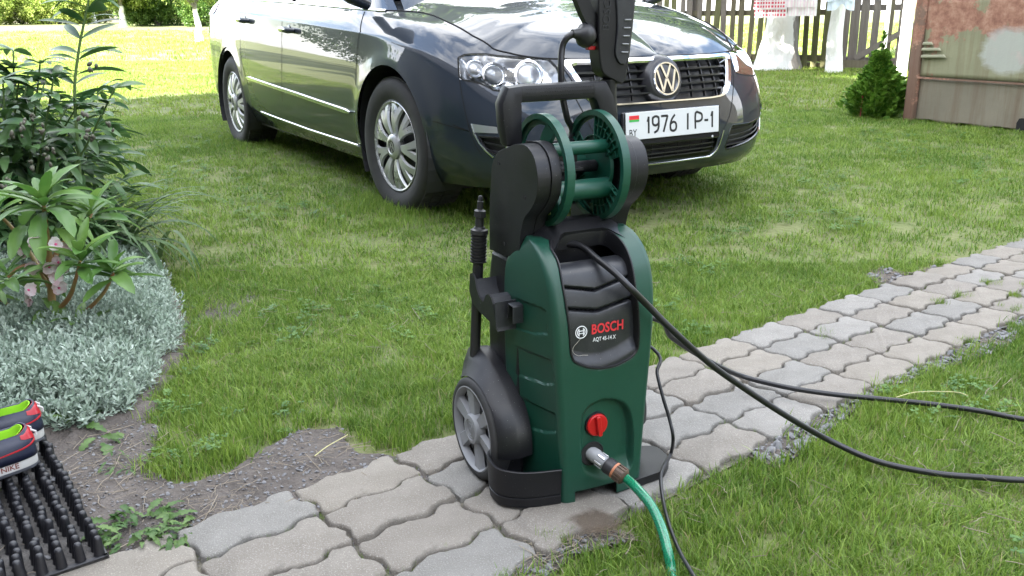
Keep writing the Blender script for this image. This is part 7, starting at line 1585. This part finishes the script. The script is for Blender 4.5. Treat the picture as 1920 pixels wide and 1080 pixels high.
# ---- strap-leaved clump at the foot of the peony
stp = empty('daylily_clump', (-1.62, 3.18, 0))
for k in range(150):
    az = pr_.normal() * .9 - .35 if k % 3 else pr_.random() * 6.28; L = pr_.uniform(.38, .62); V = []; wd = pr_.uniform(.020, .030); el = pr_.uniform(.75, 1.35); dr = pr_.uniform(1.6, 3.0); nseg = 12; p = np.array([pr_.normal() * .10, pr_.normal() * .10, 0.0]); d_ = el; 
    sx_, sy_ = -math.sin(az), math.cos(az)
    for i in range(nseg + 1):
        t = i / nseg; w_ = wd * (1 - t ** 2.2) * .5 + .0006; V += [(p[0] + sx_ * w_, p[1] + sy_ * w_, p[2] + .25 * w_), (p[0], p[1], p[2]), (p[0] - sx_ * w_, p[1] - sy_ * w_, p[2] + .25 * w_)]
        p = p + np.array([math.cos(az) * math.cos(d_), math.sin(az) * math.cos(d_), math.sin(d_)]) * L / nseg; d_ -= dr / nseg * (.4 + 1.3 * t)
    link('leaf', mesh_data('leaf', V, [(i * 3 + j, i * 3 + j + 1, (i + 1) * 3 + j + 1, (i + 1) * 3 + j) for i in range(nseg) for j in (0, 1)], M['strap'], 80, [float(pr_.random())] * len(V)), stp)
tag(stp, 'clump of long arching strap leaves leaning from the peony towards the lawn', 'plant')

# ---- silver ground cover
def sprig(r):
    b = MB(); H_ = r.uniform(.035, .06); ax = r.normal(0, .25, 2)
    for k in range(15):
        t = k / 15; z = H_ * t; az = k * 2.4 + r.normal() * .2; el = r.uniform(.1, .7) + t * .7; L = r.uniform(.016, .028) * (1 - .3 * t); wd = .0052; d_ = np.array([math.cos(az) * math.cos(el), math.sin(az) * math.cos(el), math.sin(el)]); s_ = np.array([-math.sin(az), math.cos(az), 0]); c = np.array([ax[0] * z, ax[1] * z, z])
        b.add([c, c + d_ * L * .35 + s_ * wd * .5, c + d_ * L * .35 - s_ * wd * .5, c + d_ * L * .75 + s_ * wd * .42 - [0, 0, L * .05], c + d_ * L * .75 - s_ * wd * .42 - [0, 0, L * .05], c + d_ * L - [0, 0, L * .12]], [(0, 2, 1), (1, 2, 4, 3), (3, 4, 5)], r.random())
    return mesh_data('sprig', b.v, b.f, M['silver'], 60, b.a)
sps = [sprig(pr_) for _ in range(10)]
SIL = gpoly([(-80, 520), (60, 440), (130, 430), (250, 470), (290, 500), (322, 580), (326, 640), (300, 690), (248, 765), (195, 790), (130, 815), (60, 800), (-60, 880)])
SILo = np.array(catmull(SIL, 5, closed=True)); lo, hi = SILo.min(0), SILo.max(0)
P = pr_.random((26000, 2)) * (hi - lo) + lo; sd = sdist(P, SILo) + .035 * (fbm(P[:, 0] * 14, P[:, 1] * 14, 2) - .5); keep = sd < 0; P = P[keep]; sd = -sd[keep]
z = .065 * sstep(sd, 0, .12) * (.75 + .5 * fbm(P[:, 0] * 6, P[:, 1] * 6, 3)) + .0; n = len(P); 
d0 = fbm(P[:, 0] * 20, P[:, 1] * 20, 2)
scatter('silver_ground_cover', np.column_stack([P, z]), np.stack([pr_.normal(0, .35, n), pr_.normal(0, .35, n), pr_.random(n) * 6.28], 1), np.repeat(pr_.uniform(.7, 1.25, (n, 1)), 3, 1), pr_.integers(0, 10, n), sps, M['silver'])
mg = np.stack(np.meshgrid(np.linspace(lo[0] - .05, hi[0] + .05, 60), np.linspace(lo[1] - .05, hi[1] + .05, 60), indexing='ij'), -1); sdg = sdist(mg, SILo); zz_ = .055 * sstep(-sdg, 0, .14) + .003 - .02 * (sdg > .03); 
tag(obj('bed_mound', np.column_stack([mg.reshape(-1, 2), zz_.ravel()]), [(i * 60 + j, (i + 1) * 60 + j, (i + 1) * 60 + j + 1, i * 60 + j + 1) for i in range(59) for j in range(59)], M['soil'], sharp=80), kind='structure')
# ---- bed soil under the peony
sheet('soil', BED, -.0125, M['soil'])

# ---- weeds on the bare soil
def rosette(name, px, py, n, L, label, s_el=(.05, .6), spread=.05, m='weed'):
    p = ground(px, py); o = empty(name, (p[0], p[1], -.008)); ms = [leaf_mesh('leaf', L * q, L * q * .48, .8 + .5 * pr_.random(), .2, M[m], 12, 1.1, 1.0, .28, .12) for q in (.7, .85, 1.0, 1.15, 1.3)]
    for k in range(n):
        a = pr_.random() * 6.28; q = spread * math.sqrt(pr_.random()); put_leaf(ms[int(pr_.integers(0, 5))], (q * math.cos(a), q * math.sin(a), .004 + .012 * pr_.random()), a + pr_.normal() * .7, pr_.uniform(*s_el), o, pr_.uniform(.7, 1.1), pr_.normal() * .4)
    return tag(o, label, 'weed')
rosette('dandelion', 258, 990, 90, .040, 'low clump of toothed green weed leaves between the spiky mat and the paving', (.05, .8), .062)
rosette('dandelion', 330, 1000, 14, .04, 'small weed sprig lying against the first grey paver, right of the leafy clump', (.0, .5), .03)
rosette('broadleaf_weed', 188, 822, 6, .065, 'few broad leaves on the soil below the silver ground cover', (.05, .4), .02)
rosette('broadleaf_weed', 150, 800, 8, .07, 'green leaves poking out under the edge of the silver ground cover', (.3, 1.0), .03)
rosette('creeping_weed', 238, 868, 22, .022, 'tiny creeping weed on the bare soil left of the grass clump', (.0, .5), .05)

# ---- thuja and the little red-stemmed plant
tp = ground(1638, 226); th_r = empty('small_thuja', (tp[0], tp[1], 0)); b = MB(); b.tube([(0, 0, -.02), (.005, 0, .3), (.01, 0, .66)], [.02, .012, .004], 8); b.build('trunk', M['bark'], th_r, sharp=60)
M['thuja'] = leafy('thuja_sprays', (0.06, 0.17, 0.018), (0.20, 0.35, 0.05), .55, trans=.3, wscale=12)
def spray(r):
    b = MB(); 
    for k in range(16):
        t = k / 15; s_ = 1 if k % 2 else -1; c = np.array([.055 * t, 0, .01 * math.sin(t * 3)]); a = s_ * (.9 - .5 * t); L = .026 * (1 - .6 * abs(t - .35)); d_ = np.array([math.cos(a), math.sin(a), r.normal() * .12]); q = np.array([-d_[1], d_[0], 0]) * .0042; b.add([c - q, c + d_ * L * .6 - q * 1.4, c + d_ * L, c + d_ * L * .6 + q * 1.4, c + q], [(0, 1, 2, 3, 4)], r.random())
    return mesh_data('spray', b.v, b.f, M['thuja'], None, b.a)
sp8 = [spray(pr_) for _ in range(8)]; n = 4200; n = 3300; zt = pr_.random(n) ** .8 * .52; rad = np.interp(zt, [0, .08, .2, .33, .42, .52], [.15, .225, .20, .11, .045, .012]) * (.86 + .28 * fbm(zt * 14, np.arange(n) * .0 + 3, 2)); az = pr_.random(n) * 6.28; bulge = 1 + .26 * np.sin(az * 3 + zt * 12) + .20 * np.sin(az * 7 - zt * 20); rr_ = rad * bulge * pr_.random(n) ** .33
P = np.stack([rr_ * np.cos(az) + .005, rr_ * np.sin(az), zt + .02], 1); el = pr_.uniform(.2, 1.0, n)
scatter('crown', P, np.stack([pr_.normal(0, .8, n), -el, az + pr_.normal(0, .35, n)], 1), np.repeat(pr_.uniform(.6, 1.15, (n, 1)), 3, 1), pr_.integers(0, 8, n), sp8, M['thuja'], parent=th_r)
n = 90; zt = pr_.uniform(.48, .72, n); P = np.stack([.012 + pr_.normal(0, .008, n), pr_.normal(0, .008, n), zt], 1); scatter('leader', P, np.stack([pr_.normal(0, .5, n), -pr_.uniform(.9, 1.4, n), pr_.random(n) * 6.28], 1), np.repeat(pr_.uniform(.35, .6, (n, 1)), 3, 1), pr_.integers(0, 8, n), sp8, M['thuja'], parent=th_r)
tag(th_r, 'small bright green conical thuja growing beside the rusty shed', 'conifer')
wp = ground(1612, 229); rp_ = empty('red_stemmed_plant', (wp[0], wp[1], 0)); stem([(0, 0, 0), (0, 0, .08), (.004, 0, .19)], .0045, .003, mat('red_stem', (.28, .02, .04), .5), rp_)
lm = leaf_mesh('leaf', .05, .012, .6, .2, mat('reddish_leaf', (.20, .17, .12), .5), 6)
for k in range(10): put_leaf(lm, (0, 0, .03 + .014 * k), k * 2.4, .3 + .05 * k, rp_, 1.0 - .03 * k)
b = MB(); b.lathe([(.004, .18), (.008, .20), (.006, .225), (.0001, .235)], 8); b.build('bud', mat('red_bud', (.35, .01, .05), .6), rp_)
tag(rp_, 'small plant with a red stem and bud in front of the thuja', 'plant')
for px, py, lb in ((1700, 226, 'pale leafy weed at the foot of the shed corner post'), (1665, 228, 'low green weed between thuja and shed')): rosette('broadleaf_weed', px, py, 16, .06, lb, (.3, 1.2), .06)
# long dry grass stalks lying about
for lb, pts in (('long dry grass stalk lying over the lawn behind the black hose', [(1680, 745), (1720, 735), (1790, 735), (1815, 742)]), ('pale dry grass stalk on the soil in front of the washer wheel', [(590, 855), (612, 838), (640, 822), (652, 815)])):
    b = MB(); b.tube(catmull(np.array([ground(*q, z=.03) for q in pts]), 4), .0011, 6); o = b.build('dry_stalk', mat('dry_stalk', (.45, .42, .20), .7)); tag(o, lb, 'grass stalk')
# ================================================================ spiky rubber mat
M['mat_rubber'] = mat('mat_rubber', (0.009, 0.009, 0.012), 0.55, var=(30, (0.015, 0.015, 0.018), .3), bump=(200, .2, .001), rvar=(9, .38, .6))
MA0 = np.array(ground(206, 1048)); e1 = np.array([-.60, .80, 0]); e2 = np.array([-.80, -.60, 0]); mr_ = empty('scraper_mat', (MA0[0], MA0[1], -.012)); MANG = math.atan2(e1[1], e1[0]); mr_.rotation_euler = (0, 0, MANG)      # local x = away along the right edge, local y = to the left
NR, NC = 21, 13; Lx, Ly = .60, .40
b = MB(); b.box((Lx / 2, Ly / 2, .013), (Lx, Ly, .010)); b.build('mat_base', mat('dirty_mat_base', (.05, .047, .045), .9, var=(40, (.10, .092, .085), .3), bump=(120, .8, .006)), mr_)
b = MB(); 
for c, d_ in (((Lx / 2, .005, .013), (Lx, .010, .016)), ((.005, Ly / 2, .013), (.010, Ly, .016)), ((Lx - .005, Ly / 2, .013), (.010, Ly, .016)), ((Lx / 2, Ly - .005, .013), (Lx, .010, .016))): b.box(c, d_)
b.build('mat_rim', M['mat_rubber'], mr_, bevel=.002)
b = MB(); b.lathe([(.0108, .0), (.0096, .004), (.0080, .024), (.0070, .037), (.0058, .0405), (.0030, .0420), (.0001, .0418)], 14); stud = mesh_data('stud', b.v, b.f, M['mat_rubber'], 50); mrg = np.random.default_rng(4)
rows_ = [.013 + .0215 * k for k in range(4)] + [.118 + .0215 * k for k in range(13)] + [.418 + .0215 * k for k in range(5)]
for i, x in enumerate(rows_):
    for j in range(13):
        y = .013 + .030 * j - (.0 if x < .1 else 0); 
        if y > Ly - .008: continue
        link('stud', stud, mr_, loc=(x, y, .017), rot=(mrg.normal() * .05, mrg.normal() * .05 - .03, mrg.random()), scl=mrg.uniform(.93, 1.04))
tag(mr_, 'black rubber scraper mat with rows of upright studs at the paving corner', 'door mat')
P = gr.random((160, 2)) * [Lx, Ly]; P3 = np.array([MA0[:2] + e1[:2] * a + e2[:2] * c for a, c in P]); strew('mat_litter', P3, chips + straws, .3, 1.3, M['stone'], .008, .2)

# ================================================================ sneakers
M['navy'] = mat('navy_leather', (.007, .010, .028), .45, bump=(160, .2, .001), var=(20, (.011, .014, .036), .3)); M['sole_white'] = mat('sole_white', (.52, .52, .52), .55, var=(25, (.44, .43, .41), .3)); M['sole_grey'] = mat('outsole_grey', (.10, .105, .125), .6); M['lime'] = mat('lime_lining', (.26, .55, .015), .8); M['red_trim'] = mat('red_patent', (.34, .008, .015), .35); M['tongue'] = mat('black_mesh', (.012, .012, .015), .9, bump=(400, .5, .001))
def sole_outline(sc=1.0, n=48):
    pts = [(0, 0), (.006, .026), (.03, .036), (.08, .037), (.13, .036), (.19, .045), (.24, .042), (.275, .026), (.285, 0), (.275, -.028), (.24, -.043), (.19, -.043), (.13, -.033), (.08, -.034), (.03, -.034), (.006, -.024)]
    C_ = catmull(np.array(pts, float), 4, closed=True); c = np.array([.14, 0]); return (C_ - c) * [1 - (1 - sc) * .28, sc] + c
def shoe(name, px, py, ang, label):
    p = ground(px, py, z=.058); o = empty(name, (p[0], p[1], .058), ang)
    def loft(nm, rings, m, cap0=False, cap1=False, sel=None, sharp=45, th=0):
        n = len(rings[0]); V = [q for r_ in rings for q in r_]; F = [(k * n + i, k * n + (i + 1) % n, (k + 1) * n + (i + 1) % n, (k + 1) * n + i) for k in range(len(rings) - 1) for i in range(n) if sel is None or sel(rings[k][i], rings[k][(i + 1) % n])]
        if cap0: F.append(tuple(range(n))[::-1])
        if cap1: F.append(tuple(range((len(rings) - 1) * n, len(rings) * n)))
        q = obj(nm, V, F, m, o, sharp)
        if th: s_ = q.modifiers.new('thickness', 'SOLIDIFY'); s_.thickness = th; s_.offset = -1
        return q
    so = lambda sc, z: [(x, y, z(x) if callable(z) else z) for x, y in sole_outline(sc)]
    loft('outsole', [so(.90, 0), so(.97, .002), so(1.0, .009)], M['sole_grey'], True, True)
    mz = lambda h: (lambda x: .009 + h * (1 - .25 * sstep(np.array(x), .1, .28)) + (.006 * sstep(np.array(-x + .03), 0, .03)) * (h > .02))
    ms = loft('midsole', [so(1.012, .0088), so(1.025, mz(.003)), so(1.02, mz(.020)), so(1.0, mz(.026)), so(.94, mz(.0265))], M['sole_white'], False, True)
    b = MB(); b.tube([(x, y * 1.0, mz(.019)(x)) for x, y in sole_outline(1.026)][:], .0004, 4, False); b.build('stitch_line', M['sole_grey'], ms)
    base = sole_outline(.96); top = []; mid = []; low = []
    for x, y in base:
        back = float(1 - sstep(np.array(x), .10, .17)); hz = .030 + back * .043 + (1 - back) * (.030 * (1 - sstep(np.array(x), .17, .28)) + .012) + .008 * float(sstep(np.array(.03 - x), 0, .03)); yy = y * (.62 * back + (1 - back) * .35); xx = x + .010 * float(sstep(np.array(.04 - x), 0, .04)); top.append((xx if back > .5 else .6 * x + .4 * .17, yy, hz)); mid.append((x * .5 + xx * .5 - .002 * (x < .02), y * .93, .030 + (hz - .030) * .55)); low.append((x, y, .026))
    q = loft('upper', [low, [(x * .995 + .0007, y * 1.0, z + .012) for x, y, z in low], mid, top], M['navy'], th=.004)
    lin = loft('lining', [[(x * .965 + .004, y * .93, z + .0005) for x, y, z in top], [(x * .94 + .006, y * .90, z + .0005) for x, y, z in top], [(x * .9 + .009, y * .84, z - .006) for x, y, z in top], [(x * .9 + .01, y * .8, .030) for x, y, z in top]], M['lime'], sel=lambda a, c: a[0] < .125)
    # red heel counter and side line
    def band_(nm, x0, x1, f0, f1, m, off=.0065):
        V = []; n = len(low); idx = [i for i in range(n) if low[i][0] <= x1]; idx = sorted(idx, key=lambda i: math.atan2(low[i][1], low[i][0] - .06) % (2 * math.pi)); rows = []
        for i in idx:
            col = []
            for f in np.linspace(0, 1, 6):
                g = f0(low[i][0]) + (f1(low[i][0]) - f0(low[i][0])) * f; a, c, d_ = np.array(low[i]), np.array(mid[i]), np.array(top[i]); P_ = (a * (1 - g * 2) + c * g * 2) if g < .5 else (c * (2 - g * 2) + d_ * (g * 2 - 1)); nn_ = np.array([P_[0] - .05, P_[1], 0]); nn_ /= np.linalg.norm(nn_) + 1e-9; col.append(P_ + nn_ * off * (.1 if f in (0, 1) else 1))
            rows.append(col)
        n_ = len(rows); V = [q_ for r_ in rows for q_ in r_]; return obj(nm, V, [(i * 6 + j, (i + 1) * 6 + j, (i + 1) * 6 + j + 1, i * 6 + j + 1) for i in range(n_ - 1) for j in range(5)], m, o, 50)
    band_('heel_tab', 0, .035, lambda x: .38 + x * 12, lambda x: 1.02, M['red_trim']); band_('side_line', 0, .12, lambda x: .43 - x * 1.4, lambda x: .50 - x * 1.6, M['red_trim'], .0062)
    b = MB(); V = []
    for i, x in enumerate(np.linspace(.09, .20, 12)):
        for y in np.linspace(-1, 1, 9): V.append((x - (.02 if i == 0 else 0), y * .026, np.interp(x, [.09, .12, .2], [.125, .095, .055]) - .010 * y * y))
    ob = obj('tongue', V, [(i * 9 + j, (i + 1) * 9 + j, (i + 1) * 9 + j + 1, i * 9 + j + 1) for i in range(11) for j in range(8)], M['tongue'], o, 60); s_ = ob.modifiers.new('thickness', 'SOLIDIFY'); s_.thickness = .010
    b = MB()
    for sy in (-1, 1): b.tube([(.005, sy * .012, .073), (-.0045, sy * .013, .066), (-.004, sy * .014, .058)], .0022, 6)
    b.build('tab_mark', M['sole_white'], o)
    tm = text_mesh('sole_lettering', 'NIKE', .015, mat('sole_print_red', (.16, .05, .04), .6), ms, None, bold=.0004)
    # lettering on the heel side of the midsole
    C_ = np.array([(.062, -.0352 * 1.026 - .0004, .014)]); tm.matrix_local = Matrix(((1, 0, 0, .0), (0, 0, -1, -.0365), (0, 1, 0, .0135), (0, 0, 0, 1))) if False else Matrix(((-1, 0, 0, .075), (0, 0, 1, .0378), (0, 1, 0, .0135), (0, 0, 0, 1)))
    return tag(o, label, 'shoe', 'pair of sneakers on the mat')
h1 = ground(66, 868, z=.058); h0 = ground(2, 890, z=.058); SA_ = math.atan2(h0[1] - h1[1], h0[0] - h1[0])
shoe('sneaker', 68, 862, SA_, 'navy sneaker with red heel and lime lining, nearer of the pair on the mat')
shoe('sneaker', 82, 815, SA_ - .12, 'navy sneaker with red heel and lime lining, farther of the pair by the silver plants')
